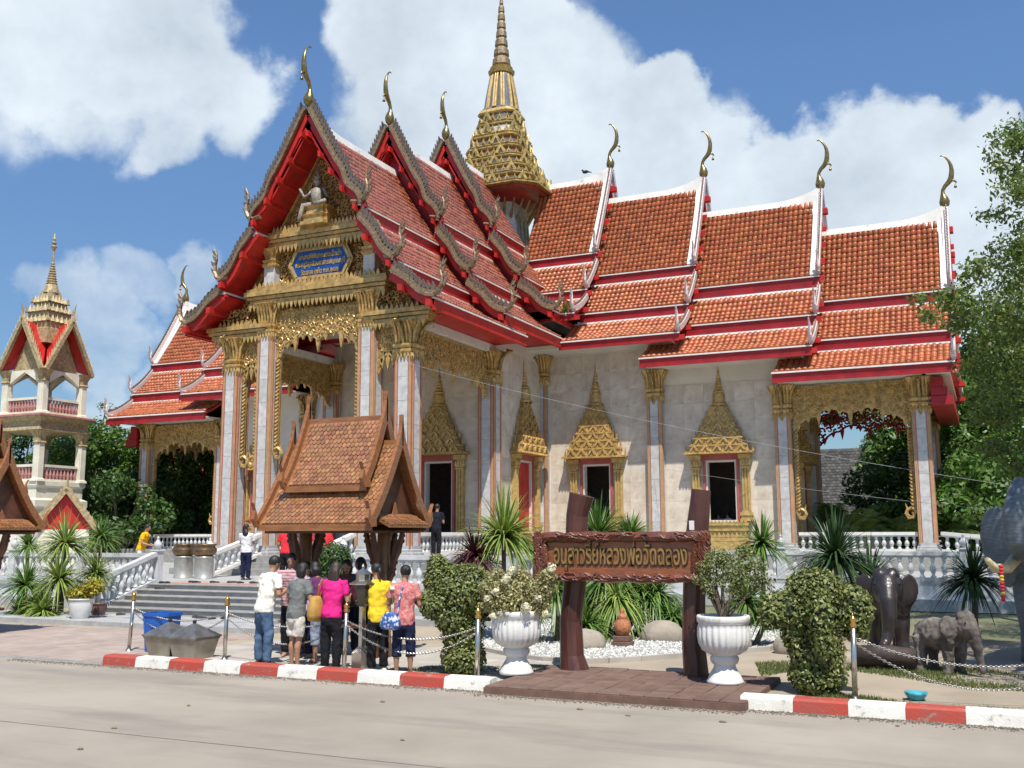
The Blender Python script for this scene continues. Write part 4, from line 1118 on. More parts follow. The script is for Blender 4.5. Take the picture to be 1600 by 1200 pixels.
def pavilion(cx, cy, label):
    root = thing('shrine_pavilion', (cx, cy, 0), label, 'pavilion', 'teak shrine pavilions beside the street')
    fr = lambda u, v, z: (cx+u, cy-v, z)
    M = M_WOOD
    for (hl_t, hl_b, zr, ze, ve, v0, nm) in ((1.12, 1.12, 3.62, 2.26, .92, .03, 'lower_roof'), (.80, .78, 4.06, 2.92, .62, .03, 'upper_roof')):
        deck = MB(); path = curve_slope(v0, zr, ve, ze, .10)
        for s in (1, -1):
            deck.prism(path+[(a, b-.05) for a, b in path[::-1]], lambda a, b, t, s=s: fr(t, s*a, b), -hl_t, hl_t)
        deck.prism([(-.05, zr-.05), (.05, zr-.05), (.045, zr+.07), (-.045, zr+.07)], lambda a, b, t: fr(t, a, b), -hl_t, hl_t)
        rf = build(deck, nm, M, root)
        Vs, Fs = [], []
        for s in (1, -1):
            V, F = shingles(fr, -hl_t+.07, hl_t-.07, path, .088, .085, s); b = len(Vs); Vs += V; Fs += [tuple(i+b for i in f) for f in F]
        mb = MB(); mb.v = Vs; mb.f = Fs
        sh = build(mb, 'shingles', M_WOODT, rf); sh['kind'] = 'stuff'
        for s in (1, -1):
            ea = MB(); ea.prism([(ve-.05, ze-.12), (ve+.02, ze-.12), (ve+.02, ze-.02), (ve-.05, ze-.0)], lambda a, b, t, s=s: fr(t, s*a, b), -hl_t-.02, hl_t+.02); build(ea, 'eave_board', M, rf)
        for e in (-1, 1):
            bb = MB()
            for s in (1, -1):
                pth = [(-.03, zr+.50), (.02, zr+.22)]+[(a+.01, b+.05) for a, b in curve_slope(.06, zr-.04, ve+.02, ze-.02, .10, 10)]
                rings = []
                for i, (v, z) in enumerate(pth):
                    w_ = .02 if i == 0 else (.05 if i == 1 else .095)
                    a = pth[max(i-1, 0)]; b = pth[min(i+1, len(pth)-1)]; d = math.hypot(b[0]-a[0], b[1]-a[1]); nv, nz = -(b[1]-a[1])/d, (b[0]-a[0])/d
                    rings.append([fr(e*uu, s*max(v+nv*q, -.02), z+nz*q) for uu, q in ((hl_t-.02, -w_), (hl_t+.05, -w_), (hl_t+.05, w_*.5), (hl_t-.02, w_*.5))])
                bb.loft(rings)
                # upswept tail at the eave
                tl = [(ve-.12, ze-.05), (ve+.05, ze-.06), (ve+.15, ze+.08), (ve+.10, ze+.24), (ve+.16, ze+.36), (ve+.07, ze+.20), (ve+.04, ze+.08), (ve-.10, ze+.10)]
                bb.prism(tl, lambda a, b, t, s=s: fr(t, s*a, b), *(sorted((e*(hl_t-.01), e*(hl_t+.06)))))
            build(bb, 'barge_board', M, rf)
            gw = MB(); gw.prism([(0, zr-.12), (ve-.08, ze-.02), (-ve+.08, ze-.02)], lambda a, b, t: fr(t, a, b), *(sorted((e*(hl_t-.16), e*(hl_t-.13))))); build(gw, 'gable_panel', M_WOODD, rf)
    # small skirt roof under each gable
    for e in (-1, 1):
        path = [(0, 2.42), (.18, 2.30), (.33, 2.23)]
        f2 = lambda u, v, z: (cx+e*(1.0+v), cy+u, z)
        dk = MB(); dk.prism(path+[(a, b-.04) for a, b in path[::-1]], lambda a, b, t: f2(t, a, b), -.66, .66); dk.prism([(0, 2.40), (.2, 2.40), (.1, 2.62)], lambda a, b, t: (cx+e*1.02+t*e, cy+a-.1, b), 0, .02)
        sk = build(dk, 'skirt_roof', M, root)
        V, F = shingles(f2, -.66, .66, path, .088, .085); mb = MB(); mb.v = V; mb.f = F; o = build(mb, 'shingles', M_WOODT, sk); o['kind'] = 'stuff'
    fl = MB(); fl.bx(cx-1.05, cx+1.05, cy-.84, cy+.84, 2.10, 2.14); build(fl, 'ceiling', M_WOODD, root)
    for e in (-.80, .82):
        po = MB(); po.tube([(cx+e+dx, cy+dy, z) for dx, dy, z in ((.02, 0, .03), (0, .01, .5), (.02, 0, 1.1), (-.01, 0, 1.6), (0, 0, 2.12))], [.15, .125, .12, .115, .11], 12)
        p = build(po, 'post', mat('peeled_post_wood', (.26, .13, .06), .6, var=.35, scale=9, stretch=(1, 1, .2), bump=.3), root, smooth=True)
        for dx, dy in ((-1, 0), (1, 0), (0, -1), (0, 1)):
            br = MB(); pts = [(.08, 1.25), (.16, 1.42), (.2, 1.62), (.27, 1.8), (.33, 1.98), (.36, 2.11)]
            br.tube([(cx+e+dx*a, cy+dy*a, z) for a, z in pts], [.05, .07, .05, .075, .055, .05], 6)
            for a, z in pts[1:5]: curl(br, lambda x, y, t: (cx+e+dx*x+dy*t, cy+dy*x+dx*t, y), a+.02, z, .09, 1.0, 1, .025, .02)
            build(br, 'carved_brace', M_WOODD, p)
    bs = MB(); bs.bevbox(cx-.95, cx+.95, cy-.3, cy+.3, .52, .58, .01); bs.bevbox(cx-.85, cx-.75, cy-.22, cy+.22, .03, .52, .01); bs.bevbox(cx+.75, cx+.85, cy-.22, cy+.22, .03, .52, .01)
    build(bs, 'altar_table', M_WOODD, root)
    return root
pavilion(9.97, -13.0, 'small teak pavilion with shingled two-tier roof above the group of people')
pavilion(.35, -13.0, 'teak pavilion cut off by the left edge of the picture')

# ================================================================== carved wooden name sign on its brick platform
M_SIGN = mat('carved_sign_wood', (.19, .06, .026), .36, c2=(.30, .10, .035), scale=6, stretch=(1, 4, 9), bump=.25, bscale=20, coat=.3)
M_SIGND = mat('sign_border_wood', (.13, .04, .02), .38, var=.3, scale=8, bump=.3, coat=.3)
M_POST = mat('maroon_log', (.05, .016, .012), .42, c2=(.10, .032, .022), scale=5, stretch=(1, 1, .25), bump=.4, bscale=16, coat=.2)
plat = thing('brick_platform', (15.7, -14.5, 0), 'low brown brick platform carrying the sign and the two white urns', 'platform')
mb = MB(); mb.bx(13.99, 17.43, -15.62, -13.3, 0, .085); build(mb, 'base_slab', mat('platform_mortar', (.15, .085, .062), .9), plat)
M_PB = mat('brown_brick', (.12, .068, .05), .85, orand=.12, c2=(.175, .11, .085), scale=3, bump=.3, wear_or_glint=((.20, .17, .13), 3, .5, .75))
for i in range(11):
    for j in range(7):
        x, y = 14.0+i*.312, -15.61+j*.33
        paver('brick', x+.006, x+.306, y+.006, y+.324, .075, .105+rr.uniform(0, .008), M_PB, plat)
sign = thing('name_sign', (15.3, -13.72, .1), 'carved brown wooden sign with gold Thai lettering on two log posts', 'sign')
for pts, rad in (([(14.50, -13.62, .05), (14.46, -13.62, .3), (14.44, -13.6, .8), (14.52, -13.6, 1.4), (14.55, -13.6, 2.0), (14.56, -13.6, 2.35), (14.64, -13.6, 2.66)], [.23, .18, .165, .17, .17, .165, .19]),
                 ([(16.33, -13.62, .05), (16.30, -13.62, .5), (16.32, -13.6, 1.2), (16.37, -13.6, 1.9), (16.42, -13.6, 2.3), (16.47, -13.6, 2.70)], [.18, .165, .16, .165, .155, .135])):
    mb = MB(); mb.tube(pts, rad, 16); build(mb, 'log_post', M_POST, sign, smooth=False)
mb = MB(); mb.bevbox(14.03, 16.60, -13.86, -13.76, 1.44, 2.05, .015); brd = build(mb, 'board', M_SIGN, sign)
bdr = MB()
def wob(x0, z0, x1, z1, w_, seed):
    q = random.Random(seed); n = 22; pts = [(x0+(x1-x0)*i/n+q.uniform(-.01, .01), -13.86, z0+(z1-z0)*i/n+q.uniform(-.014, .014)) for i in range(n+1)]
    bdr.tube(pts, [w_*q.uniform(.88, 1.12) for _ in pts], 8, flat=1.0)
    for i in range(n*2):
        t = q.random(); x, z = x0+(x1-x0)*t, z0+(z1-z0)*t
        dx, dz = (x1-x0), (z1-z0); l = math.hypot(dx, dz); dx, dz = dx/l, dz/l
        s = q.choice((-1, 1)); o = q.uniform(-.6, .6)*w_
        bdr.tube([(x+dx*a-dz*(o+s*b), -13.86-w_*.95, z+dz*a+dx*(o+s*b)) for a, b in ((-.08, -.025), (-.02, .015), (.05, .02), (.09, -.02))], [.008, .018, .016, .005], 4)
wob(13.98, 2.03, 16.63, 2.04, .075, 1); wob(13.98, 1.46, 16.60, 1.455, .07, 2); wob(14.05, 1.45, 14.05, 2.05, .085, 3); wob(16.55, 1.45, 16.56, 2.05, .085, 4); wob(14.15, 1.62, 14.13, 1.9, .06, 7); wob(16.45, 1.6, 16.46, 1.92, .06, 8)
build(bdr, 'carved_border', M_SIGND, brd)
text_mesh('อนุสาวรีย์หลวงพ่อวัดฉลอง', .40, mat('sign_gold', (.27, .165, .05), .45, .25, var=.3), 'lettering', brd, MW(15.3, -13.872, 1.765), extrude=.012, width=2.02, bold=.004)
text_mesh('อนุสาวรีย์หลวงพ่อวัดฉลอง', .40, mat('letter_shadow_paint', (.05, .018, .01), .6), 'lettering_shadow', brd, MW(15.312, -13.864, 1.752), extrude=.004, width=2.03, bold=.016)  # dark copy of the letters, offset behind them as a painted shadow
mb = MB(); mb.bx(16.33, 16.40, -13.79, -13.775, 2.13, 2.26); build(mb, 'paper_tag', M_WHITE, sign)

# ================================================================== white urns
def urn(x, y, z, label, s=1.0):
    t = thing('urn', (x, y, z), label, 'urn', 'white urns on the sign platform')
    prof = [(.20, 0), (.24, 0), (.245, .03), (.23, .05), (.205, .11), (.15, .20), (.14, .24), (.17, .26), (.19, .30), (.19, .34), (.165, .36), (.22, .385), (.29, .43), (.335, .52), (.35, .62), (.345, .72), (.33, .78), (.35, .80), (.355, .86), (.345, .885), (.31, .885), (.305, .84)]
    n = 120; rings = []
    for r, q in prof:
        ring = []
        for k in range(n):
            a = 2*math.pi*k/n; fl = 1+(.07*abs(math.sin(a*12)) - .05 if .41 < q < .76 else 0)
            ring.append((x+s*r*fl*math.cos(a), y+s*r*fl*math.sin(a), z+s*q))
        rings.append(ring)
    mb = MB(); mb.loft(rings); build(mb, 'bowl', mat('urn_white', (.70, .69, .66), .5, c2=(.60, .59, .56), scale=5, bump=.1, lo=.45, hi=.8, wear_or_glint=((.30, .28, .23), 5, .55, .75, (1, 1, .35))), t, smooth=True)
    mb = MB(); mb.lathe((x, y, z+s*.80), [(.30*s, 0), (.30*s, .03), (.1, .05)], 20); build(mb, 'soil', mat('potting_soil', (.05, .035, .022), .95, bump=.5), t)
    return t
U1, U2 = (13.92, -14.42, .11), (16.86, -14.16, .11)
urn(*U1, 'white fluted urn with the flowering bush, left of the sign')
urn(*U2, 'white fluted urn with the little bonsai tree, right of the sign')

# ================================================================== posts and chains
def bollard(x, y, label, lean=0.0):
    t = thing('barrier_post', (x, y, .03), label, 'post', 'steel barrier posts along the kerb')
    mb = MB(); mb.tube([(x, y, .03), (x+lean, y, .93)], .034, 12); mb.lathe((x, y, .03), [(.07, 0), (.07, .015), (.045, .03), (.036, .06)], 12); build(mb, 'steel_tube', M_STEEL, t, smooth=True)
    mb = MB(); mb.lathe((x+lean, y, .92), [(.037, 0), (.046, .01), (.046, .04), (.03, .055), (.04, .075), (.045, .1), (.03, .125), (.01, .14), (.014, .155), (.003, .175)], 12); build(mb, 'brass_cap', M_BRASS, t, smooth=True)
POSTS = [(6.12, -14.0, 'leaning steel post with a brass cap left of the blue bin', .06), (8.58, -14.35, 'steel post with a brass cap between the bins and the man in jeans', .02), (11.27, -14.85, 'steel post with a brass cap in front of the lantern stand', .03),
         (13.62, -15.08, 'steel post with a brass cap beside the left white urn', .02), (18.54, -14.46, 'steel post with a brass cap beside the right topiary elephant', .02)]
for p in POSTS: bollard(*p)
def chain(a, b, sag, label):
    a, b = Vector(a), Vector(b); n = int((b-a).length/.028); mb = MB()
    mid = [(a+(b-a)*(i/n)) - Vector((0, 0, sag*4*(i/n)*(1-i/n))) for i in range(n+1)]
    for i in range(n):
        p0, p1 = mid[i], mid[i+1]; d = (p1-p0).normalized(); c = (p0+p1)/2
        s = d.cross(Vector((0, 0, 1))).normalized(); u = s.cross(d)
        q = s if i % 2 else u
        pts = [c+d*.023*math.cos(t)+q*.013*math.sin(t) for t in [k*math.pi/3 for k in range(7)]]
        mb.tube(pts, .0045, 4)
    o = build(mb, 'chain', mat('chain_metal', (.34, .33, .31), .35, .8, var=.3, scale=30), None, loc=tuple(a)); tag(o, label, 'chain', 'chains hung between the posts')
def pz(i, z): return (POSTS[i][0]+POSTS[i][3]*z, POSTS[i][1], z)
chain(pz(0, .80), pz(1, .80), .18, 'upper chain in front of the blue bin'); chain(pz(0, .74), pz(1, .72), .34, 'lower chain in front of the steel bins')
chain(pz(1, .80), pz(2, .80), .16, 'upper chain in front of the man in jeans'); chain(pz(1, .72), pz(2, .74), .36, 'lower chain in front of the man in jeans')
chain(pz(2, .80), pz(3, .80), .22, 'upper chain in front of the woman in yellow'); chain(pz(2, .74), pz(3, .74), .36, 'lower chain in front of the woman in yellow')
chain(pz(4, .80), (21.4, -14.2, .80), .30, 'upper chain in front of the carved elephants'); chain(pz(4, .74), (21.4, -14.2, .72), .50, 'lower chain in front of the carved elephants')

# ================================================================== bins, lantern, pots
b = thing('waste_bin', (6.72, -13.85, .03), 'tall blue plastic bin behind the chain', 'bin')
mb = MB(); rings = [[(6.72+r*x, -13.85+r*.8*y, z) for x, y in ((-1, -.7), (-.7, -1), (.7, -1), (1, -.7), (1, .7), (.7, 1), (-.7, 1), (-1, .7))] for r, z in ((.24, .03), (.29, .66), (.31, .66), (.31, .72), (.27, .72), (.25, .5), (.2, .1))]
mb.loft(rings); build(mb, 'tub', mat('blue_plastic', (.012, .10, .42), .4, var=.12), b)
mb = MB(); mb.tube([(6.62, -14.11, .30), (6.72, -14.14, .34), (6.82, -14.11, .30)], .012, 5); build(mb, 'handle', mat('blue_plastic', (0, 0, 0)), b)
for x, y, lab in ((7.38, -14.35, 'left one of two stainless bins with pyramid lids'), (7.98, -14.42, 'right one of two stainless bins with pyramid lids')):
    t = thing('steel_bin', (x, y, .03), lab, 'bin', 'stainless bins behind the kerb'); mb = MB()
    mb.loft([[(x+r*a, y+r*b_, z) for a, b_ in ((-1, -1), (1, -1), (1, 1), (-1, 1))] for r, z in ((.22, .03), (.29, .36), (.30, .36), (.30, .39))]); build(mb, 'body', mat('worn_steel_sheet', (.26, .235, .19), .38, .7, var=.3, scale=3, c2=(.40, .37, .32)), t)
    mb = MB(); mb.loft([[(x+r*a, y+r*b_, z) for a, b_ in ((-1, -1), (1, -1), (1, 1), (-1, 1))] for r, z in ((.32, .39), (.32, .41), (.04, .60), (.03, .61))]); li = build(mb, 'lid', mat('lid_steel', (.34, .31, .27), .3, .8, var=.3), t)
    mb = MB(); mb.lathe((x, y, .61), [(.02, 0), (.035, .02), (.03, .05), (.005, .06)], 8); build(mb, 'knob', M_DARK, li)
lx, ly = 11.50, -14.72
t = thing('lantern_stand', (lx, ly, .03), 'stainless oil-lantern stand on a hexagonal foot behind the steel post', 'lantern')
mb = MB(); mb.lathe((lx, ly, .03), [(.17, 0), (.17, .30), (.075, .38), (.06, .40), (.055, .95), (.06, 1.0)], 6); build(mb, 'stem', M_STEEL, t)
mb = MB(); mb.lathe((lx, ly, 1.0), [(.05, 0), (.13, .06), (.16, .16), (.18, .32), (.17, .33)], 8); build(mb, 'bowl', mat('smoked_glass', (.05, .045, .035), .12, .3, spec=.8), t)
mb = MB(); mb.lathe((lx, ly, 1.33), [(.21, 0), (.21, .02), (.11, .07), (.11, .15), (.14, .16), (.05, .22), (.02, .24), (.03, .27), (.005, .31)], 8); build(mb, 'cap', M_STEEL, t)
for x, y, lab in ((-2.31, -3.53, 'left bronze alms bowl on a steel drum at the top of the steps'), (-1.39, -3.65, 'right bronze alms bowl on a steel drum at the top of the steps')):
    t = thing('incense_urn', (x, y, LZ), lab, 'urn', 'bronze bowls at the top of the steps')
    mb = MB(); mb.lathe((x, y, LZ), [(.30, 0), (.30, .02), (.28, .04), (.28, .60), (.30, .62), (.30, .66)], 24); build(mb, 'drum', mat('drum_metal', (.42, .41, .38), .4, .5, var=.12), t, smooth=True)
    mb = MB(); mb.lathe((x, y, LZ+.66), [(.22, 0), (.30, .05), (.36, .15), (.36, .22), (.30, .29), (.33, .33), (.35, .37), (.30, .37), (.25, .30)], 24); build(mb, 'bowl', mat('bowl_bronze', (.20, .13, .07), .35, .7, var=.3), t, smooth=True)
mb = MB(); mb.lathe((-2.55, -2.2, LZ), [(.25, 0), (.28, .04), (.30, .5), (.28, .6), (.33, .66), (.28, .66)], 20); o = build(mb, 'planter', M_WHITE, None, smooth=True, loc=(-2.55, -2.2, LZ)); tag(o, 'white planter behind the bronze bowls', 'planter')
def simple_pot(x, y, z, r, h, m, name, label):
    mb = MB(); mb.lathe((x, y, z), [(r*.68, 0), (r*.72, .02), (r*.95, h*.45), (r, h*.75), (r*.95, h*.9), (r*1.04, h*.93), (r*1.04, h), (r*.9, h), (r*.85, h*.85), (.02, h*.85)], 24)
    o = build(mb, name, m, None, smooth=True, loc=(x, y, z)); return tag(o, label, 'pot')
q = gp(125, 966, .14); simple_pot(q.x, q.y, .14, .27, .46, mat('glazed_white', (.62, .62, .60), .25, var=.1, scale=4), 'plant_pot', 'white glazed pot with a yellow-green plant at the foot of the steps')
q = gp(153, 962, .14); simple_pot(q.x, q.y, .14, .2, .30, mat('brown_glaze', (.14, .07, .06), .4, var=.2), 'plant_pot', 'small brown pot beside the white glazed pot')
# terracotta jar on bricks, rocks
t = thing('terracotta_jar', (14.0, -9.95, 0), 'pierced terracotta jar with a pointed lid on a brick plinth', 'jar')
mb = MB(); mb.bevbox(13.83, 14.17, -10.12, -9.78, .04, .14, .01); build(mb, 'brick', M_PB, t)
mb = MB(); mb.bevbox(13.85, 14.15, -10.1, -9.8, .142, .24, .01); build(mb, 'brick', M_PB, t)
mb = MB(); mb.lathe((14.0, -9.95, .24), [(.09, 0), (.11, .01), (.155, .10), (.16, .17), (.13, .26), (.09, .31), (.10, .32), (.07, .37), (.035, .40), (.045, .43), (.01, .50)], 20); build(mb, 'jar_body', mat('terracotta', (.42, .16, .07), .7, c2=(.22, .08, .035), scale=26, lo=.5, hi=.62, bump=.3), t, smooth=True)
def rock(x, y, z, sx, sy, sz, seed, label):
    g = random.Random(seed); mb = MB(); n, m = 14, 9; rings = []
    for i in range(m+1):
        a = math.pi*i/m; ring = []
        for k in range(n):
            b_ = 2*math.pi*k/n; q = 1+.10*math.sin(3*b_+seed)*math.sin(a)+.06*math.sin(5*b_+2*a+seed)
            ring.append((x+sx*q*max(math.sin(a), .01)*math.cos(b_), y+sy*q*max(math.sin(a), .01)*math.sin(b_), z-sz*q*math.cos(a)))
        rings.append(ring)
    mb.loft(rings); o = build(mb, 'boulder', mat('boulder_stone', (.26, .225, .18), .85, c2=(.36, .31, .25), scale=5, bump=.4, bscale=14, orand=.1), None, smooth=True, loc=(x, y, 0)); tag(o, label, 'rock', 'boulders in the gravel bed')
rock(13.48, -10.5, .12, .36, .30, .26, 1, 'rounded beige boulder behind the left sign post'); rock(14.35, -8.7, .12, .45, .3, .30, 2, 'beige boulder behind the terracotta jar'); rock(15.9, -9.3, .1, .30, .25, .2, 3, 'low boulder behind the right sign post'); rock(17.0, -9.7, .12, .34, .28, .26, 5, 'grey boulder between the right urn and the topiary')
rock(18.0, -10.6, .06, .3, .24, .15, 6, 'flat stone left of the log at the standing elephant'); rock(18.75, -10.9, .05, .34, .25, .17, 7, 'rounded stone in front of the standing elephant')
# gravel bed
edge = [gp(px, py) for px, py in ((690, 1000), (800, 1030), (900, 1040), (1000, 1036), (1100, 1028), (1200, 1020), (1240, 1000), (1200, 985), (1060, 972), (900, 970), (760, 975))]
poly = [(e.x, e.y) for e in edge]
mb = MB(); mb.prism(poly, lambda a, b_, t: (a, b_, t), .031, .055); o = build(mb, 'gravel_bed', mat('gravel_base', (.30, .30, .28), .9, c2=(.48, .48, .46), scale=30, bump=.5, bscale=40)); o['kind'] = 'structure'
def inpoly(x, y, P):
    c = np.zeros(len(x), bool); n = len(P)
    for i in range(n):
        (x0, y0), (x1, y1) = P[i], P[(i+1) % n]
        k = ((y0 > y) != (y1 > y)) & (x < (x1-x0)*(y-y0)/(y1-y0+1e-12)+x0); c ^= k
    return c
g = np.random.default_rng(4); N = 14000
px_ = g.uniform(min(p[0] for p in poly), max(p[0] for p in poly), N); py_ = g.uniform(min(p[1] for p in poly), max(p[1] for p in poly), N)
k = inpoly(px_, py_, poly); px_, py_ = px_[k], py_[k]; N = len(px_)
oc = np.array([(1, 0, 0), (0, 1, 0), (-1, 0, 0), (0, -1, 0), (0, 0, 1), (0, 0, -1)], float); of = np.array([(0, 1, 4), (1, 2, 4), (2, 3, 4), (3, 0, 4), (1, 0, 5), (2, 1, 5), (3, 2, 5), (0, 3, 5)])
sz = g.uniform(.018, .05, (N, 1, 1))*g.uniform(.7, 1.2, (N, 1, 3)); sz[:, :, 2] *= .6
V = oc[None]*sz; a = g.uniform(0, 6.28, N); ca, sa = np.cos(a)[:, None], np.sin(a)[:, None]
V = np.stack((V[:, :, 0]*ca-V[:, :, 1]*sa+px_[:, None], V[:, :, 0]*sa+V[:, :, 1]*ca+py_[:, None], V[:, :, 2]+.06), 2)
o = npbuild(V.reshape(-1, 3), (of[None]+(np.arange(N)*6)[:, None, None]).reshape(-1, 3), 'gravel', mat('white_pebble', (.50, .50, .47), .75, island=.3, var=.1)); tag(o, 'white pebbles of the garden bed', 'gravel', kind='stuff')
ed = MB(); ep = [gp(px, py) for px, py in ((690, 1001), (745, 1018), (800, 1030), (850, 1037), (900, 1040), (950, 1039), (1000, 1036), (1050, 1032), (1100, 1028), (1150, 1024), (1200, 1020), (1240, 1002))]
for i in range(len(ep)-1): ed.bar(ep[i]+Vector((0, 0, .06)), ep[i+1]+Vector((0, 0, .06)), .10, .10)
o = build(ed, 'bed_edging', M_SLAB); o['kind'] = 'structure'
# shoes left on the steps
sh = MB(); sh.loft([[(x*w_, y, z) for x, z in ((-1, 0), (1, 0), (.8, h), (-.8, h))] for y, w_, h in ((-.13, .025, .05), (-.10, .035, .06), (-.02, .038, .055), (.05, .042, .04), (.11, .038, .035), (.135, .02, .02))])
proto = None; q = random.Random(9)
SH = [(.2, -5.9, 5), (.4, -5.95, 5), (.9, -5.8, 5), (1.3, -5.7, 5), (1.5, -5.65, 5), (1.75, -5.75, 5), (2.0, -5.6, 5), (2.2, -5.7, 5), (-.45, -6.35, 5), (-.3, -6.3, 5), (-.1, -6.8, 4), (.0, -8.9, -1), (.15, -8.95, -1), (1.0, -9.2, -1), (2.4, -9.4, -1), (2.7, -9.3, -1), (3.3, -9.1, -1), (3.5, -9.2, -1), (3.9, -9.3, -1), (4.1, -9.15, -1)]
for i, (x, y, s_) in enumerate(SH):
    z = LZ+.012 if s_ == 5 else (LZ*5/6+.002 if s_ == 4 else .161)
    if y < -6.2 and s_ == 5: z = LZ+.003; y = -6.45 if False else y
    if proto is None: o = proto = build(sh, 'shoe', mat('dark_shoe', (.03, .028, .035), .6, orand=.5, c2=(.09, .07, .06)))
    else: o = proto.copy(); COL.objects.link(o)
    o.location = (x, y, z); o.rotation_euler = (0, 0, q.uniform(-1, 1.2))
    tag(o, 'dark shoe left at the top of the front steps' if s_ >= 4 else 'dark shoe left on the walk below the front steps', 'shoe', 'shoes left by visitors at the top' if s_ >= 4 else 'shoes left by visitors at the bottom')
# grit gathered in the gutter along the kerb
g = np.random.default_rng(12); N = 5200; px_ = g.uniform(5, 24, N); py_ = -15.44-np.abs(g.normal(0, .10, N))-(np.abs(px_-15.7) < 1.75)*.2; sz = g.uniform(.004, .013, (N, 1, 1))*g.uniform(.7, 1.3, (N, 1, 3)); V = oc[None]*sz
V = np.stack((V[:, :, 0]+px_[:, None], V[:, :, 1]+py_[:, None], V[:, :, 2]+.004), 2)
o = npbuild(V.reshape(-1, 3), (of[None]+(np.arange(N)*6)[:, None, None]).reshape(-1, 3), 'gutter_grit', mat('gutter_grit', (.16, .13, .10), .9, island=.4)); tag(o, 'grit gathered along the foot of the kerb', 'grit', kind='stuff')
# overhead cables
for a, b_, sag, lab in (((3.75, -.35, 7.45), tuple(pix(1640, 768, 22)), .9, 'thin pale cable running from the porch column to the right'), ((8.5, 10.5, 4.6), tuple(pix(1640, 806, 22)), .3, 'lower thin cable crossing in front of the right wing windows')):
    a, b_ = Vector(a), Vector(b_); mb = MB(); mb.tube([a+(b_-a)*(i/24)-Vector((0, 0, sag*4*(i/24)*(1-i/24)*.3)) for i in range(25)], .0045, 4)
    o = build(mb, 'cable', mat('grey_cable', (.30, .30, .29), .6), None, loc=tuple(a)); tag(o, lab, 'cable')
# bird on the ridge
mb = MB(); bx_, by_, bz_ = 4.3, YC, 18.52
mb.ell((bx_, by_, bz_+.1), (.16, .07, .08), 8, 6); mb.ell((bx_-.14, by_, bz_+.19), (.05, .045, .05), 8, 6); mb.tube([(bx_+.12, by_, bz_+.08), (bx_+.3, by_, bz_+.03)], [.04, .02], 5); mb.tube([(bx_-.18, by_, bz_+.19), (bx_-.24, by_, bz_+.18)], [.015, .003], 4)
o = build(mb, 'bird', M_DARK, None, smooth=True, loc=(bx_, by_, bz_)); tag(o, 'small dark bird perched on the upper white ridge', 'bird')
# turquoise bowl on the right kerb
mb = MB(); q = gp(1432, 1098); mb.lathe((q.x, q.y, .04), [(.09, 0), (.13, .06), (.14, .09), (.13, .09), (.1, .05), (.02, .04)], 16); o = build(mb, 'bowl', mat('turquoise_plastic', (.05, .30, .38), .4), None, smooth=True, loc=(q.x, q.y, .04)); tag(o, 'small turquoise bowl behind the right kerb', 'bowl')
# ================================================================== bell tower
BT = Vector((-21.9, 7.6, 0)); 
bt = thing('bell_tower', BT, 'white and gold two-storey bell tower with a slender spire', 'tower')
TA = math.atan2(CAM[1]-BT.y, CAM[0]-BT.x)+RAD(-3)          # one corner towards the camera
M_TW = mat('tower_cream', (.68, .64, .52), .6, var=.12, scale=1.5)
M_TG = mat('tower_gold', (.40, .31, .17), .5, .2, var=.35, scale=7, bump=.4)
def sq(r, z, rot=0.0): return [(BT.x+.86*r*math.cos(TA+rot+k*math.pi/2), BT.y+.86*r*math.sin(TA+rot+k*math.pi/2), z) for k in range(4)]
def corner(k, r): return Vector((BT.x+.86*r*math.cos(TA+k*math.pi/2), BT.y+.86*r*math.sin(TA+k*math.pi/2), 0))
mb = MB(); mb.loft([sq(r, z) for r, z in ((2.6, 0), (2.6, 2.2), (2.45, 2.3), (2.45, 3.3), (2.6, 3.4), (2.6, 3.7), (2.3, 3.8), (2.3, 4.3), (2.45, 4.4), (2.45, 4.6))]); build(mb, 'base', M_TW, bt)
for (z0, z1, rr_, nm) in ((4.6, 7.0, 2.1, 'lower_storey_column'), (7.85, 10.0, 1.95, 'upper_storey_column')):
    for k in range(4):
        c = corner(k, rr_); mb = MB(); mb.redent((c.x, c.y, z0), [(.28, 0), (.26, .1), (.19, .14), (.19, z1-z0-.6)]); co = build(mb, nm, M_TW, bt)
        mb = MB(); mb.redent((c.x, c.y, z1-.62), [(.2, 0), (.25, .06), (.21, .12), (.21, .3), (.36, .62)]); build(mb, 'capital', M_TG, co)
        a, b_ = corner(k, rr_), corner(k+1, rr_)
        mb = MB(); mb.bar(a+Vector((0, 0, z0+.75)), b_+Vector((0, 0, z0+.75)), .14, .12); mb.bar(a+Vector((0, 0, z0+.06)), b_+Vector((0, 0, z0+.06)), .16, .12); rl = build(mb, 'railing', M_TW, bt)
        mb = MB()
        for i in range(12): q = a+(b_-a)*((i+.5)/12); mb.lathe((q.x, q.y, z0+.12), [(.05, 0), (.08, .2), (.04, .4), (.06, .57)], 6)
        o = build(mb, 'railing_balusters', mat('tower_pink', (.40, .18, .16), .6), rl); o['kind'] = 'stuff'
mb = MB(); mb.loft([sq(r, z) for r, z in ((2.3, 7.0), (2.5, 7.05), (2.35, 7.3), (2.35, 7.45), (2.75, 7.65), (2.75, 7.75), (2.5, 7.85))]); build(mb, 'belt_cornice', M_TG, bt)
mb = MB(); mb.loft([sq(r, z) for r, z in ((2.77, 7.70), (2.80, 7.72), (2.80, 7.80), (2.77, 7.82))]); build(mb, 'red_band', mat('tower_pink', (0, 0, 0)), bt)
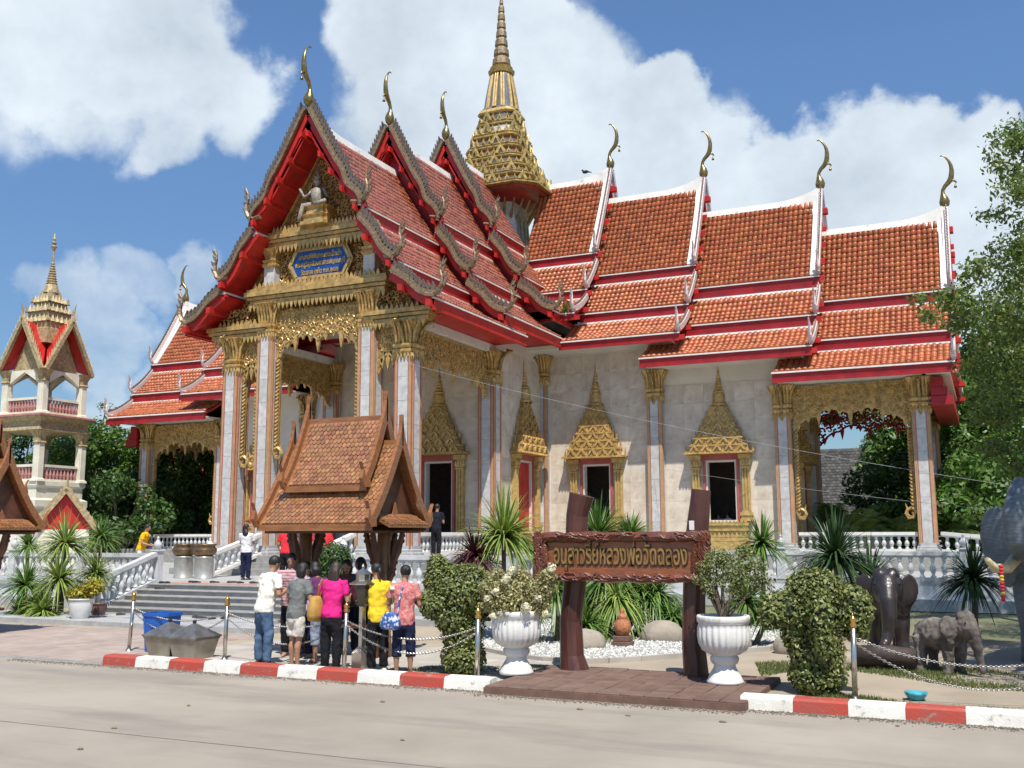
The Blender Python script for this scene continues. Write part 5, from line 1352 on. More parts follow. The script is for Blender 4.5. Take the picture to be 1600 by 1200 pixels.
# pointed arches on the upper storey
for k in range(4):
    a, b_ = corner(k, 1.95), corner(k+1, 1.95); d = b_-a; mb = MB(); n = Vector((d.y, -d.x, 0)).normalized()
    pts = [(t, 9.05+.85*(1-abs(2*t-1))**.7) for t in [.12+.76*i/12 for i in range(13)]]
    rings = [[a+d*t+Vector((0, 0, z))+n*o_ for z, o_ in ((zz, -.1), (zz, .1), (10.0, .1), (10.0, -.1))] for t, zz in pts]
    mb.loft(rings); build(mb, 'pointed_arch', M_TW, bt)
# four crossing gables
for k in range(4):
    a, b_ = corner(k, 2.35), corner(k+1, 2.35); m_ = (a+b_)/2; d = (b_-a)/2; nn = (m_-Vector((BT.x, BT.y, 0))).normalized(); ap = m_+Vector((0, 0, 12.5)); a = a+Vector((0, 0, 9.95)); b_ = b_+Vector((0, 0, 9.95))
    ctr = Vector((BT.x, BT.y, 12.25)); mb = MB()
    mb.add([a+nn*.1, ap+nn*.1, ctr, Vector((BT.x, BT.y, 10.3))+(a-Vector((BT.x, BT.y, 9.95)))*.45], [(0, 1, 2, 3)]); mb.add([b_+nn*.1, ap+nn*.1, ctr, Vector((BT.x, BT.y, 10.3))+(b_-Vector((BT.x, BT.y, 9.95)))*.45], [(0, 1, 2, 3)])
    gb = build(mb, 'gable_roof', M_RED, bt)
    mb = MB(); mb.add([a-nn*.35+d.normalized()*.4, b_-nn*.35-d.normalized()*.4, ap-nn*.35-Vector((0, 0, .5))], [(0, 1, 2)]); build(mb, 'gable_panel', M_TG, gb)
    for p0 in (a, b_):
        mb = MB(); mb.bar(p0+nn*.15, ap+nn*.15, .16, .2)
        for i in range(12):
            q = p0+(ap-p0)*((i+.5)/12)+nn*.15; mb.tube([q, q+Vector((0, 0, .3))+(p0-m_)*.02], [.09, .01], 4)
        build(mb, 'barge_board', M_TG, gb)
    mb = MB(); q = ap+nn*.2; mb.tube([q, q+Vector((0, 0, .4)), q+Vector((0, 0, .9))+nn*.12], [.07, .05, .01], 6); build(mb, 'roof_finial', M_TG, gb)
mb = MB(); sp_ = [(1.5, 11.4), (1.4, 12.15), (1.3, 12.2), (1.3, 12.5), (1.38, 12.55), (1.15, 12.8), (1.15, 13.05), (1.25, 13.1), (.95, 13.3), (.88, 13.55), (.95, 13.6), (.68, 13.75), (.5, 14.2)]
mb.loft([sq(r, z) for r, z in sp_])
for r, z in ((1.38, 12.5), (1.25, 13.05), (.95, 13.55)):
    for k in range(4):
        a, b_ = corner(k, r), corner(k+1, r)
        for i in range(7): q = a+(b_-a)*(i/6); mb.tube([q+Vector((0, 0, z)), q+Vector((0, 0, z+.35))], [.12, .01], 4)
mb.lathe((BT.x, BT.y, 14.1), [(.40, 0), (.30, .4)] + [(r*.8, z) for i in range(9) for r, z in ((.30-.026*i, .45+i*.13), (.36-.028*i, .5+i*.13), (.27-.026*i, .55+i*.13))] + [(.06, 1.75), (.045, 2.2), (.12, 2.35), (.16, 2.42), (.06, 2.5), (.13, 2.62), (.05, 2.7), (.09, 2.82), (.01, 3.15)], 10)
build(mb, 'spire', M_TG, bt)
# small red-gabled shrine in front of the tower
q = pix(100, 830, 44); t = thing('gabled_shrine', (q.x, q.y, 0), 'little shrine with a gilded red gable at the foot of the bell tower', 'shrine')
def shr(a, b_, tt): d = Vector((CAM[0]-q.x, CAM[1]-q.y, 0)).normalized(); s = Vector((-d.y, d.x, 0)); return Vector((q.x, q.y, 0))+s*a+d*tt+Vector((0, 0, b_))
mb = MB(); mb.prism([(-1.0, 0), (1.0, 0), (1.0, 2.3), (-1.0, 2.3)], shr, -2, 0); build(mb, 'wall', M_TW, t)
mb = MB(); mb.prism([(-1.1, 2.3), (1.1, 2.3), (0, 3.9)], shr, -2, .0); build(mb, 'roof', M_RED, t)
mb = MB()
for s in (-1, 1):
    mb.bar(shr(s*1.45, 2.1, .15), shr(0, 4.05, .15), .2, .26)
    for i in range(10): p_ = shr(s*1.45*(1-(i+.5)/10), 2.1+1.95*(i+.5)/10, .15); mb.tube([p_, p_+Vector((0, 0, .3))], [.08, .01], 4)
mb.tube([shr(0, 4.0, .15), shr(.05, 4.7, .2)], [.08, .01], 5); build(mb, 'barge_board', M_TG, t)
# hall with an orange roof far behind the left wing, and a grey shingled building on the right
q = pix(208, 720, 70); t = thing('background_hall', (q.x, q.y, 0), 'distant hall with a two-tier orange roof behind the left wing', 'building')
def hb(a, b_, c): return (q.x+a, q.y+c, b_)
mb = MB(); mb.bx(q.x-1.2, q.x+14, q.y, q.y+10, 0, 5.4); build(mb, 'wall', M_CREAM, t)
for z0, z1, y0, y1, x0, nm in ((5.2, 7.6, -2.0, 1.6, -2.0, 'lower_roof'), (8.4, 10.4, 1.0, 3.2, -1.4, 'upper_roof')):
    mb = MB(); mb.add([hb(x0, z0, y0), hb(14, z0, y0), hb(14, z1, y1), hb(x0+1.2, z1, y1), hb(x0, z0-.2, y0), hb(14, z0-.2, y0), hb(14, z1-.2, y1), hb(x0+1.2, z1-.2, y1)], [(0, 1, 2, 3), (4, 5, 6, 7), (0, 3, 7, 4), (0, 1, 5, 4), (1, 2, 6, 5), (2, 3, 7, 6)]); rf = build(mb, nm, M_TILE, t)
    mb = MB(); mb.bx(q.x+x0-.1, q.x+14, q.y+y0-.12, q.y+y0+.02, z0-.6, z0-.01); build(mb, 'fascia_board', M_RED, rf)
    mb = MB(); mb.bar(hb(x0-.05, z0+.08, y0), hb(x0+1.15, z1+.1, y1), .2, .2); build(mb, 'white_trim', M_WHITE, rf)
t = thing('shingled_building', (13.5, 30, 0), 'dark grey shingled building seen through the right wing porch', 'building')
mb = MB(); mb.bx(11.6, 15.1, 30.1, 34, 0, 6.55); build(mb, 'wall', mat('grey_building_wall', (.07, .07, .068), .8, var=.3), t)
V, F = shingles(lambda u, v, z: (u, 30.05-v, z), 11.6, 15.05, [(0, 6.6), (.02, 5), (.04, 3.0)], .22, .16); mb = MB(); mb.v = V; mb.f = F
o = build(mb, 'shingles', mat('grey_shingle', (.085, .085, .083), .6, island=.35, var=.3, scale=4, c2=(.15, .15, .145)), t); o['kind'] = 'stuff'
mb = MB(); mb.bx(15.05, 15.25, 29.95, 30.15, 0, 6.75); build(mb, 'corner_post', mat('grey_building_wall', (0, 0, 0)), t)
# ================================================================== vegetation
def leaf_quads(P, Nrm, size, g, aspect=.5, fold=.25):
    n = len(P); Nrm = Nrm/np.linalg.norm(Nrm, axis=1, keepdims=True)
    t = g.normal(size=(n, 3)); t -= Nrm*(t*Nrm).sum(1, keepdims=True); t /= np.linalg.norm(t, axis=1, keepdims=True)
    b = np.cross(Nrm, t); s = (size*g.uniform(.65, 1.25, n))[:, None]
    V = np.stack((P-t*s*.5, P+b*s*aspect*.5+Nrm*s*fold*.3, P+t*s*.5, P-b*s*aspect*.5+Nrm*s*fold*.3), 1)
    F = np.arange(n*4).reshape(n, 4)
    return V.reshape(-1, 3), F
def ell_scatter(blobs, dens, g, thick=.25, up=.35, jitter=.6, cull=.72):
    # leaves on and just inside the surface of a union of ellipsoids (cx,cy,cz,rx,ry,rz)
    Ps, Ns = [], []
    for i, b in enumerate(blobs):
        c, r = np.array(b[:3]), np.array(b[3:6]); area = 4*math.pi*((r[0]*r[1])**1.6/3+(r[0]*r[2])**1.6/3+(r[1]*r[2])**1.6/3)**(1/1.6); n = int(area*dens)
        d = g.normal(size=(n, 3)); d /= np.linalg.norm(d, axis=1, keepdims=True)
        k = 1-thick*g.random(n)**1.6+g.normal(0, .03, n)
        P = c+d*r*k[:, None]; keep = np.ones(n, bool)
        for j, b2 in enumerate(blobs):
            if j == i: continue
            keep &= (((P-np.array(b2[:3]))/np.array(b2[3:6]))**2).sum(1) > cull**2
        N_ = d/r; N_ /= np.linalg.norm(N_, axis=1, keepdims=True)
        N_ = N_+np.array((0, 0, up))+g.normal(0, jitter, (n, 3)); Ps.append(P[keep]); Ns.append(N_[keep])
    return np.concatenate(Ps), np.concatenate(Ns)
M_LEAF = mat('tree_leaf', (.05, .115, .018), .45, island=.38, c2=(.12, .21, .036), scale=.7, trans=.25)
M_LEAFD = mat('dark_tree_leaf', (.03, .075, .014), .5, island=.4, c2=(.07, .135, .026), scale=.7, trans=.2)
M_LEAFP = mat('pale_tree_leaf', (.06, .11, .025), .5, island=.4, c2=(.13, .19, .05), scale=.8, trans=.28)
M_TOP = mat('topiary_leaf', (.085, .115, .026), .5, island=.45, c2=(.25, .27, .08), scale=2.2, trans=.15)
M_BARK = mat('tree_bark', (.14, .105, .075), .85, var=.35, scale=6, stretch=(1, 1, .3), bump=.5, bscale=14)
def tree(name, base, h, label, blobs, m, dens, size, seed, group, cat='tree', trunk=.22, limbs=6, thick=.55):
    g = np.random.default_rng(seed); rs = random.Random(seed)
    t = thing(name, base, label, cat, group); base = Vector(base)
    mb = MB(); top = base+Vector((0, 0, h*.55))
    pts = [base+(top-base)*(i/6)+Vector((rs.uniform(-.1, .1), rs.uniform(-.1, .1), 0))*(i > 0) for i in range(7)]
    mb.tube(pts, [trunk*(1.35 if i == 0 else 1-.1*i) for i in range(7)], 9)
    order = sorted(range(len(blobs)), key=lambda i: -blobs[i][3])[:limbs*3]
    for i in order:
        b = blobs[i]; e = Vector(b[:3]); s = pts[rs.choice((3, 4, 5))]; md = (s+e)/2+Vector((rs.uniform(-.3, .3), rs.uniform(-.3, .3), .3))
        mb.tube([s, s+(md-s)*.5, md, md+(e-md)*.6, e], [trunk*.55, trunk*.42, trunk*.3, trunk*.2, trunk*.08], 6)
    build(mb, 'trunk', M_BARK, t, smooth=True)
    P, N_ = ell_scatter(blobs, dens, g, thick=thick, jitter=.8, cull=.6); P = P+g.normal(0, .045 if thick > .8 else .03, P.shape)
    V, F = leaf_quads(P, N_, size, g, .48)
    o = npbuild(V, F, 'crown', m, t); return t
def clumps(c, r, n, seed, rmin=.28, rmax=.45, flat=.8):
    # smaller leaf masses spread over a big ellipsoid
    g = random.Random(seed); out = []
    for i in range(n):
        while True:
            d = Vector((g.gauss(0, 1), g.gauss(0, 1), g.gauss(0, 1)))
            if d.length > .1: break
        d.normalize(); k = g.uniform(.55, 1.0); s = g.uniform(rmin, rmax)*min(r)
        out.append((c[0]+d.x*r[0]*k, c[1]+d.y*r[1]*k, c[2]+d.z*r[2]*k, s*g.uniform(.9, 1.4), s*g.uniform(.9, 1.4), s*flat))
    return out
GB = 'trees behind the temple'
def bgtree(px, py, D, r, h, label, m, seed, n=26, dens=34, size=.30, name='broadleaf_tree'):
    c = pix(px, py, D); tree(name, (c.x, c.y, 0), max(c.z, 2.5), label, clumps(c, r, n, seed), m, dens, size, seed, GB, trunk=.25 if name != 'conifer_tree' else .14, limbs=4 if name != 'conifer_tree' else 0)
bgtree(165, 735, 56, (3.2, 3.2, 2.6), 6, 'rounded mango tree right of the bell tower', M_LEAF, 11, n=40)
bgtree(190, 800, 52, (3.6, 3.0, 2.0), 5, 'low dark tree behind the man in yellow', M_LEAFD, 12, n=34)
bgtree(300, 735, 58, (3.4, 3.2, 2.8), 6, 'tree seen through the open end of the left wing', M_LEAF, 13, n=40)
bgtree(265, 805, 62, (4.6, 3.0, 2.2), 5, 'dark shrubby tree low behind the left wing columns', M_LEAFD, 14, n=34)
bgtree(15, 745, 62, (3.6, 3.2, 3.4), 6, 'tree behind the bell tower at the left edge', M_LEAFD, 15, n=34)
bgtree(150, 680, 66, (1.6, 1.6, 2.0), 6, 'sparse treetop rising above the mango tree', M_LEAFP, 16, n=14, dens=14)
bgtree(1430, 735, 64, (3.2, 3.0, 2.6), 6, 'bright green tree behind the right wing columns', M_LEAF, 17, n=40)
bgtree(1500, 700, 46, (3.6, 3.2, 3.4), 8, 'tall leafy tree right of the end column', M_LEAF, 18, n=46)
bgtree(1590, 640, 48, (3.6, 3.2, 4.2), 9, 'dark tall tree at the right edge of the picture', M_LEAFD, 19, n=46)
bgtree(1450, 770, 44, (3.4, 2.4, 1.8), 5, 'dark low tree between the end column and the grey elephant', M_LEAFD, 20, n=34)
bgtree(1325, 640, 74, (1.6, 1.4, 2.0), 5, 'slim distant treetop above the grey shingled building', M_LEAFD, 21, n=16, dens=80, name='conifer_tree')
bgtree(1560, 790, 40, (4.2, 2.4, 1.9), 5, 'green tree mass behind the grey elephant head', M_LEAF, 22, n=34)
bgtree(1290, 800, 74, (4.0, 3, 2.2), 5, 'low tree behind the shrubs of the right wing porch', M_LEAF, 23, n=34)
for i, (px, D, w_, nm) in enumerate(((-60, 75, 9, 'far left'), (240, 90, 12, 'left'), (1330, 95, 12, 'right'), (1620, 80, 12, 'far right'))):
    c = pix(px, 800, D); g = np.random.default_rng(60+i)
    bl = clumps((c.x, c.y, 3.0), (w_, 5, 2.6), 34, 60+i, .5, .8)
    P, N_ = ell_scatter(bl, 10, g, thick=.5, jitter=.8, cull=.6); V, F = leaf_quads(P, N_, .5, g)
    o = npbuild(V, F, 'distant_wood', M_LEAFD); tag(o, 'distant belt of trees on the horizon, %s of the temple' % nm, 'trees', kind='stuff')
# foreground tree leaning in from the right
FT = Vector((25.0, -8.5, 0)); cl = []
for px, py, D, r in ((1585, 215, 19, .75), (1600, 300, 20, .8), (1560, 255, 19, .42), (1575, 385, 20, .9), (1530, 420, 19, .5), (1600, 450, 20, 1.1), (1545, 490, 19.5, .75), (1500, 440, 19, .35), (1480, 478, 19, .42), (1440, 486, 18.6, .28), (1560, 560, 20, .85), (1600, 600, 20, 1.0),
                     (1520, 540, 19.5, .5), (1530, 610, 20.5, .45), (1500, 500, 19.3, .5), (1640, 350, 20, 1.2), (1660, 500, 20, 1.4), (1690, 250, 21, 1.4), (1570, 660, 21, .5), (1620, 690, 21, .8), (1545, 345, 19.5, .35), (1465, 462, 18.8, .4), (1425, 478, 18.6, .26), (1515, 465, 19, .55), (1580, 520, 20, .8), (1500, 575, 20, .45), (1545, 590, 20, .6), (1585, 640, 20.5, .7), (1560, 700, 21, .55), (1590, 730, 21, .6), (1530, 650, 21, .4)):
    for D2, k in ((D-3.2, .66), (D+3, .80)):
        p = pix(px+random.uniform(-14, 14)+(8 if D2 < D else 0), py+random.uniform(-14, 14), D2); cl.append((p.x, p.y, p.z, r*.95*k, r*.95*k, r*.66*k))
for (x, y, z, r) in ((24.5, -8, 9.5, 2.0), (26.5, -9.5, 8.5, 2.0), (25.5, -6, 8.0, 1.8), (23.8, -10.5, 7.6, 1.4), (27, -7, 10, 1.8), (23.5, -7.0, 7.2, 1.5), (23.4, -5.5, 8.2, 1.4), (24.2, -13.2, 8.0, 1.6), (23.4, -15.0, 8.4, 1.3), (25.2, -14.6, 8.8, 1.6), (24.0, -2.0, 8.5, 1.6), (22.9, -12.2, 8.6, .9), (21.5, -11.3, 7.2, .7), (21.9, -12.8, 6.9, .8), (22.4, -12.2, 6.6, .9), (22.2, -9.8, 6.9, .9), (23.2, -10.5, 7.6, 1.0)): cl.append((x, y, z, r, r, r*.7))
tree('raintree', FT, 8.5, 'fine-leaved tree leaning in from the right edge in front of the roof', cl, mat('fine_leaf', (.06, .11, .024), .45, island=.4, c2=(.17, .22, .05), scale=1.2, trans=.35), 150, .11, 31, None, trunk=.32, limbs=5, thick=.9)
# ---------------------------------------------------------------- spiky dracaenas and palms
def spiky(x, y, z, heads, label, m=None, group='spiky dracaenas in the beds', name='dracaena', n=110, w_=.065, droop=.5):
    t = thing(name, (x, y, z), label, 'plant', group); m = m or M_BLADE; Vs, Fs, off = [], [], 0; mb = MB()
    for i, (dx, dy, h, ln) in enumerate(heads):
        mb.tube([(x+dx*.3, y+dy*.3, z), (x+dx*.7, y+dy*.7, z+h*.5), (x+dx, y+dy, z+h)], [.06, .05, .045], 7)
        V, F = blades(int(n*1.7), (x+dx, y+dy, z+h), ln*1.18, w_, droop, int(abs(x*97+y*31)*10)+i, -.35, 1.0); Vs.append(V); Fs.append(F+off); off += len(V)
    build(mb, 'stem', M_BARK, t); npbuild(np.concatenate(Vs), np.concatenate(Fs), 'leaves', m, t); return t
def onray(px, py, D): p = pix(px, py, D); return p
def spk(px, py, D, ln, label, zb=0.0, m=None, n=110, extra=(), **k):
    p = pix(px, py, D); heads = [(0, 0, p.z-zb, ln)]
    for (ex, ey, el) in extra:
        q = pix(ex, ey, D); heads.append((q.x-p.x, q.y-p.y, q.z-zb, el))
    spiky(p.x, p.y, zb, heads, label, m, n=n, **k)
spk(102, 850, 26.5, .88, 'tall spiky plant in front of the left balustrade', m=M_BLADEY, n=130)
spk(92, 905, 25.8, .82, 'yellow-striped spiky plant below the tall one', m=M_BLADEY, n=110, extra=((60, 945, .6),))
spk(150, 895, 27, .6, 'spiky plant behind the yellow croton', n=90, m=M_BLADEY)
spk(68, 955, 25.3, .6, 'lowest spiky plant at the edge of the left walk', n=90, m=M_BLADEY)
spk(40, 915, 26, .75, 'dark spiky plant at the far left of the bed', n=90, extra=((30, 955, .55),), m=M_BLADE)
spk(158, 840, 28, .62, 'spiky plant in a white pot on the terrace', zb=LZ)
spk(45, 852, 29, .5, 'small spiky plant on the terrace behind the balustrade', zb=LZ, n=70)
spk(787, 840, 20.5, 1.05, 'large bright spiky plant left of the sign', m=M_BLADEY, n=200)
spk(742, 868, 20.0, .62, 'dark red-leaved dracaena beside the large spiky plant', m=mat('maroon_leaf', (.075, .018, .026), .45, island=.3, var=.3, trans=.15), n=100)
spk(950, 905, 21, .95, 'drooping green plant under the middle of the sign', n=160, droop=.9, extra=((905, 950, .7), (1000, 930, .8)), m=M_BLADE)
spk(915, 980, 19.6, .6, 'low spreading green clump beside the terracotta jar', n=120, droop=.7)
spk(1025, 930, 21, .8, 'leafy clump behind the right part of the sign', n=120, droop=.8)
spk(935, 835, 24, .85, 'upright grassy plant behind the top of the sign', n=120, droop=.15, extra=((985, 835, .55),))
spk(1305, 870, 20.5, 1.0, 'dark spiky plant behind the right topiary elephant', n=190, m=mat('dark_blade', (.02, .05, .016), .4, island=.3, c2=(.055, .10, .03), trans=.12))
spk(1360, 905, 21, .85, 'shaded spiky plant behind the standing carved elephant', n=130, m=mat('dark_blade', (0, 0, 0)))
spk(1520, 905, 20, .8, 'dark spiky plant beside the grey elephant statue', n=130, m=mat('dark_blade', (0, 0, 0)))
spk(1190, 850, 22.5, .7, 'spiky plant behind the bonsai in the right urn', n=110)
spk(1165, 940, 19, .6, 'low green plant behind the right white urn', n=110, extra=((1200, 955, .5),))
spk(870, 925, 19.8, .6, 'green plant behind the left log post', n=110, droop=.8)
spk(1052, 968, 20.6, .5, 'low clump left of the right log post', n=100, droop=.7)
spk(965, 940, 20.4, .7, 'broad green clump above the terracotta jar', n=140, droop=.9, m=M_BLADEY)
spk(840, 960, 19.5, .45, 'grey-green tuft between the left urn and the sign post', n=70, w_=.025)
# areca palms beyond the right wing
def palm(px, py, D, ln, label, n=16, seed=0, yellow=False):
    p = pix(px, py, D); t = thing('areca_palm', (p.x, p.y, 0), label, 'palm', 'palms behind the right wing'); g = random.Random(seed); Vs, Fs = [], []; mb = MB()
    for i in range(n):
        az = g.uniform(0, 6.28); el = g.uniform(.5, 1.4); l = ln*g.uniform(.7, 1.1); pts = []
        for k in range(9):
            tt = k/8; pts.append(Vector((p.x+math.cos(az)*math.cos(el)*l*tt, p.y+math.sin(az)*math.cos(el)*l*tt, max(p.z-ln*.5, .2)+math.sin(el)*l*tt-l*.45*tt*tt)))
        mb.tube(pts, [.02*(1-.08*k) for k in range(9)], 4)
        for k in range(2, 25):
            tt = k/25; j = min(int(tt*8), 7); q = pts[j]+(pts[j+1]-pts[j])*(tt*8-j); d = (pts[j+1]-pts[j]).normalized(); s = d.cross(Vector((0, 0, 1))).normalized(); ll = l*.3*(1-.5*abs(tt-.4))
            for sg in (-1, 1):
                e = q+s*sg*ll+d*ll*.5-Vector((0, 0, ll*.35)); m_ = (q+e)/2+Vector((0, 0, ll*.08)); w_ = d*.028; b = len(Vs); Vs += [q-w_*.4, m_-w_, e, m_+w_]; Fs.append((b, b+1, b+2, b+3))
    build(mb, 'frond_stalks', mat('palm_stalk', (.16, .18, .05), .5), t); o = MB(); o.v = [tuple(v) for v in Vs]; o.f = Fs
    build(o, 'frond_leaflets', M_BLADEY if yellow else M_BLADE, t)
for i, (px, py, D, y) in enumerate(((1300, 790, 44, 1), (1340, 800, 40, 1), (1385, 795, 42, 0), (1415, 805, 40, 1), (1480, 800, 40, 0), (1530, 800, 42, 0))):
    palm(px, py, D, 2.0, ('yellowish', 'bushy', 'upright', 'low', 'shaded', 'rightmost')[i]+' areca palm beyond the right wing balustrade', seed=i, yellow=bool(y))
# ---------------------------------------------------------------- round bush, yellow plant
def bush(name, blobs, m, dens, size, label, base, cat='bush', stem=True, seed=1, thick=.3, core=True, group=None, cm=None):
    t = thing(name, base, label, cat, group); g = np.random.default_rng(seed)
    P, N_ = ell_scatter(blobs, dens, g, thick=thick); V, F = leaf_quads(P, N_, size*g.uniform(.6, 1.5, len(P)), g, .6); npbuild(V, F, 'foliage', m, t)
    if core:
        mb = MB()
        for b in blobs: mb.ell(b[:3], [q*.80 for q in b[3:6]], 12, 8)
        build(mb, 'dark_inner_core', cm or mat('inner_shade_tone', (.025, .035, .012), .9, var=.5, scale=18), t)  # dark solid core, the shade inside the leaves put into its colour
    if stem:
        b = blobs[0]; mb = MB(); mb.tube([base, ((base[0]+b[0])/2+.03, (base[1]+b[1])/2, (base[2]+b[2])/2), (b[0], b[1], b[2])], [.05, .04, .03], 7); build(mb, 'stem', M_BARK, t)
    return t
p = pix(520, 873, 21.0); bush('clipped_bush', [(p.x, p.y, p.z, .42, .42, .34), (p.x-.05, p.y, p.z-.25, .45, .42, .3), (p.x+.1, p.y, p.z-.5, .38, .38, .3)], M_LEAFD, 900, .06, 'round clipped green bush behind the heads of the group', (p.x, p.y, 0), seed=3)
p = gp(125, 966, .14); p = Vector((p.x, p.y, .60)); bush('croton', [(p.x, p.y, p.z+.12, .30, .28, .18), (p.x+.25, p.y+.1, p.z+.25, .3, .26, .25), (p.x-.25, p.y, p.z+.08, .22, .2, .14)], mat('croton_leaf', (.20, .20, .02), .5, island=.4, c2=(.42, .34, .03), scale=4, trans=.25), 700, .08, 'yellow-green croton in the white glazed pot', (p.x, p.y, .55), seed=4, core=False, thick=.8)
# ---------------------------------------------------------------- topiary elephants
def topi(label, base, parts, seed, group='elephant-shaped topiaries'):
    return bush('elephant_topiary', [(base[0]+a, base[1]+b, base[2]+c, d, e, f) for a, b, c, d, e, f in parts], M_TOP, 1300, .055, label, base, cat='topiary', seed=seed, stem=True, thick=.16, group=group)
b1 = (13.0, -14.35, .03)
def along(dx, dy, z, r): return (RGT0[0]*dx+math.sin(HEAD)*dy, RGT0[1]*dx+math.cos(HEAD)*dy, z)+r
topi('clipped elephant topiary between the women and the left urn', b1, [along(.05, 0, 1.22, (.46, .42, .40)), along(-.28, -.05, 1.36, (.30, .26, .30)), along(-.36, -.05, 1.60, (.17, .16, .15)), along(-.40, -.1, 1.05, (.24, .22, .26)), along(.33, .05, 1.10, (.28, .3, .34)), along(.02, 0, .62, (.32, .30, .38)), along(.03, 0, .25, (.34, .32, .30)), along(-.12, -.1, .86, (.28, .25, .3))], 5)
b2 = (18.06, -14.1, .03)
topi('clipped elephant topiary with spread ears beside the right steel post', b2, [along(.0, 0, 1.32, (.38, .34, .28)), along(-.02, .1, 1.02, (.44, .36, .42)), along(-.42, .0, 1.08, (.32, .18, .24)), along(-.58, -.02, .98, (.17, .14, .17)), along(.45, 0, 1.10, (.30, .18, .30)), along(.50, 0, .88, (.20, .15, .22)), along(-.04, -.30, 1.0, (.17, .16, .36)), along(-.02, -.32, .7, (.14, .13, .26)), along(.0, .05, .52, (.36, .32, .40)), along(.0, .05, .22, (.37, .34, .26)), along(-.28, .05, .76, (.18, .16, .2))], 6)
# ---------------------------------------------------------------- plants in the urns
def potted(u, label, blobs, m, dens, size, seed, name, branches, flowers=None):
    x, y, z = u; z += .82; t = thing(name, (x, y, z), label, 'plant', 'plants in the white urns'); g = np.random.default_rng(seed); rs = random.Random(seed); mb = MB()
    for b in blobs[:branches]:
        e = Vector(b[:3]); s = Vector((x, y, z)); md = s+(e-s)*.5+Vector((rs.uniform(-.06, .06), rs.uniform(-.06, .06), .02)); mb.tube([s, md, e], [.035, .022, .006], 6)
    build(mb, 'branches', M_BARK, t); P, N_ = ell_scatter(blobs, dens, g, thick=.9, jitter=.9, cull=.3); V, F = leaf_quads(P, N_, size, g, .5); npbuild(V, F, 'foliage', m, t)
    if flowers:
        Vs, Fs, off = [], [], 0
        for (px, py, D, r, n) in flowers:
            c = pix(px, py, D); d = g.normal(size=(n, 3)); d /= np.linalg.norm(d, axis=1, keepdims=True); V, F = leaf_quads(np.array(c)+d*r*g.uniform(.6, 1, (n, 1)), d+g.normal(0, .3, (n, 3)), .05, g, .8); Vs.append(V); Fs.append(F+off); off += len(V)
        o = npbuild(np.concatenate(Vs), np.concatenate(Fs), 'flowers', mat('cream_flower', (.72, .68, .50), .6, island=.12, trans=.2), t); o['kind'] = 'stuff'
def blobs_px(lst): return [tuple(pix(px, py, D))+(r, r, r*.75) for px, py, D, r in lst]
potted(U1, 'cream-flowered bush in the left white urn', blobs_px([(810, 925, 14.9, .3), (770, 920, 14.9, .22), (845, 920, 14.9, .25), (790, 945, 14.8, .25), (840, 945, 14.9, .22), (765, 945, 14.9, .16), (810, 900, 15, .2), (855, 900, 14.8, .15), (775, 900, 15, .15)]),
       mat('cream_green_leaf', (.20, .19, .06), .5, island=.4, c2=(.50, .46, .24), scale=7, trans=.25), 1700, .055, 8, 'flowering_bush', 9,
       [(862, 887, 14.7, .07, 60), (790, 905, 14.7, .07, 60), (822, 950, 14.6, .08, 80), (760, 935, 14.7, .05, 40), (770, 962, 14.65, .05, 40), (840, 935, 14.7, .06, 50), (800, 890, 14.8, .06, 50), (775, 925, 14.7, .06, 50), (852, 960, 14.7, .05, 40)])
potted(U2, 'small pale-leaved bonsai tree in the right white urn', blobs_px([(1130, 880, 14, .26), (1170, 885, 14, .26), (1105, 905, 14, .2), (1145, 905, 13.9, .24), (1190, 910, 14, .18), (1120, 870, 14.1, .18), (1165, 862, 14.1, .16), (1100, 885, 14, .12), (1150, 925, 14, .15), (1110, 928, 14, .1)]),
       mat('bonsai_leaf', (.10, .13, .035), .5, island=.4, c2=(.24, .26, .09), scale=5, trans=.25), 1000, .05, 9, 'bonsai', 10)
# ---------------------------------------------------------------- grass patches on the earth
def grass(name, poly, n, label, seed, h=.05):
    g = np.random.default_rng(seed); xs = [p[0] for p in poly]; ys = [p[1] for p in poly]; x = g.uniform(min(xs), max(xs), n); y = g.uniform(min(ys), max(ys), n); k = inpoly(x, y, poly); x, y = x[k], y[k]; n = len(x)
    pat = (np.sin(x*3.1+y*1.7)+np.sin(x*1.3-y*2.9+1)+g.normal(0, .6, n)) > -.3; x, y = x[pat], y[pat]; n = len(x)
    a = g.uniform(0, 6.28, n); w_ = .008; hh = h*g.uniform(.4, 1.3, n); lx, ly = g.normal(0, .4, n)*hh, g.normal(0, .4, n)*hh; z0 = .03
    V = np.stack((np.stack((x-np.cos(a)*w_, y-np.sin(a)*w_, np.full(n, z0)), 1), np.stack((x+np.cos(a)*w_, y+np.sin(a)*w_, np.full(n, z0)), 1), np.stack((x+lx, y+ly, z0+hh), 1)), 1)
    o = npbuild(V.reshape(-1, 3), np.arange(n*3).reshape(n, 3), name, mat('lawn_blade', (.06, .10, .02), .6, island=.35, c2=(.16, .17, .05), scale=1.5, trans=.2)); tag(o, label, 'grass', kind='stuff')
P2 = lambda *a: [(gp(px, py).x, gp(px, py).y) for px, py in a]
grass('grass', P2((1190, 1062), (1250, 1050), (1330, 1052), (1400, 1062), (1500, 1078), (1600, 1085), (1600, 1060), (1500, 1045), (1420, 1035), (1330, 1030), (1180, 1040)), 26000, 'sparse grass around the carved elephants', 1)
grass('grass', P2((1240, 1098), (1300, 1090), (1430, 1100), (1600, 1118), (1600, 1124), (1430, 1110), (1240, 1104)), 9000, 'thin grass strip behind the right kerb', 2)
grass('grass', P2((600, 1052), (690, 1058), (770, 1066), (880, 1052), (860, 1045), (700, 1045)), 7000, 'thin grass under the left topiary', 3)
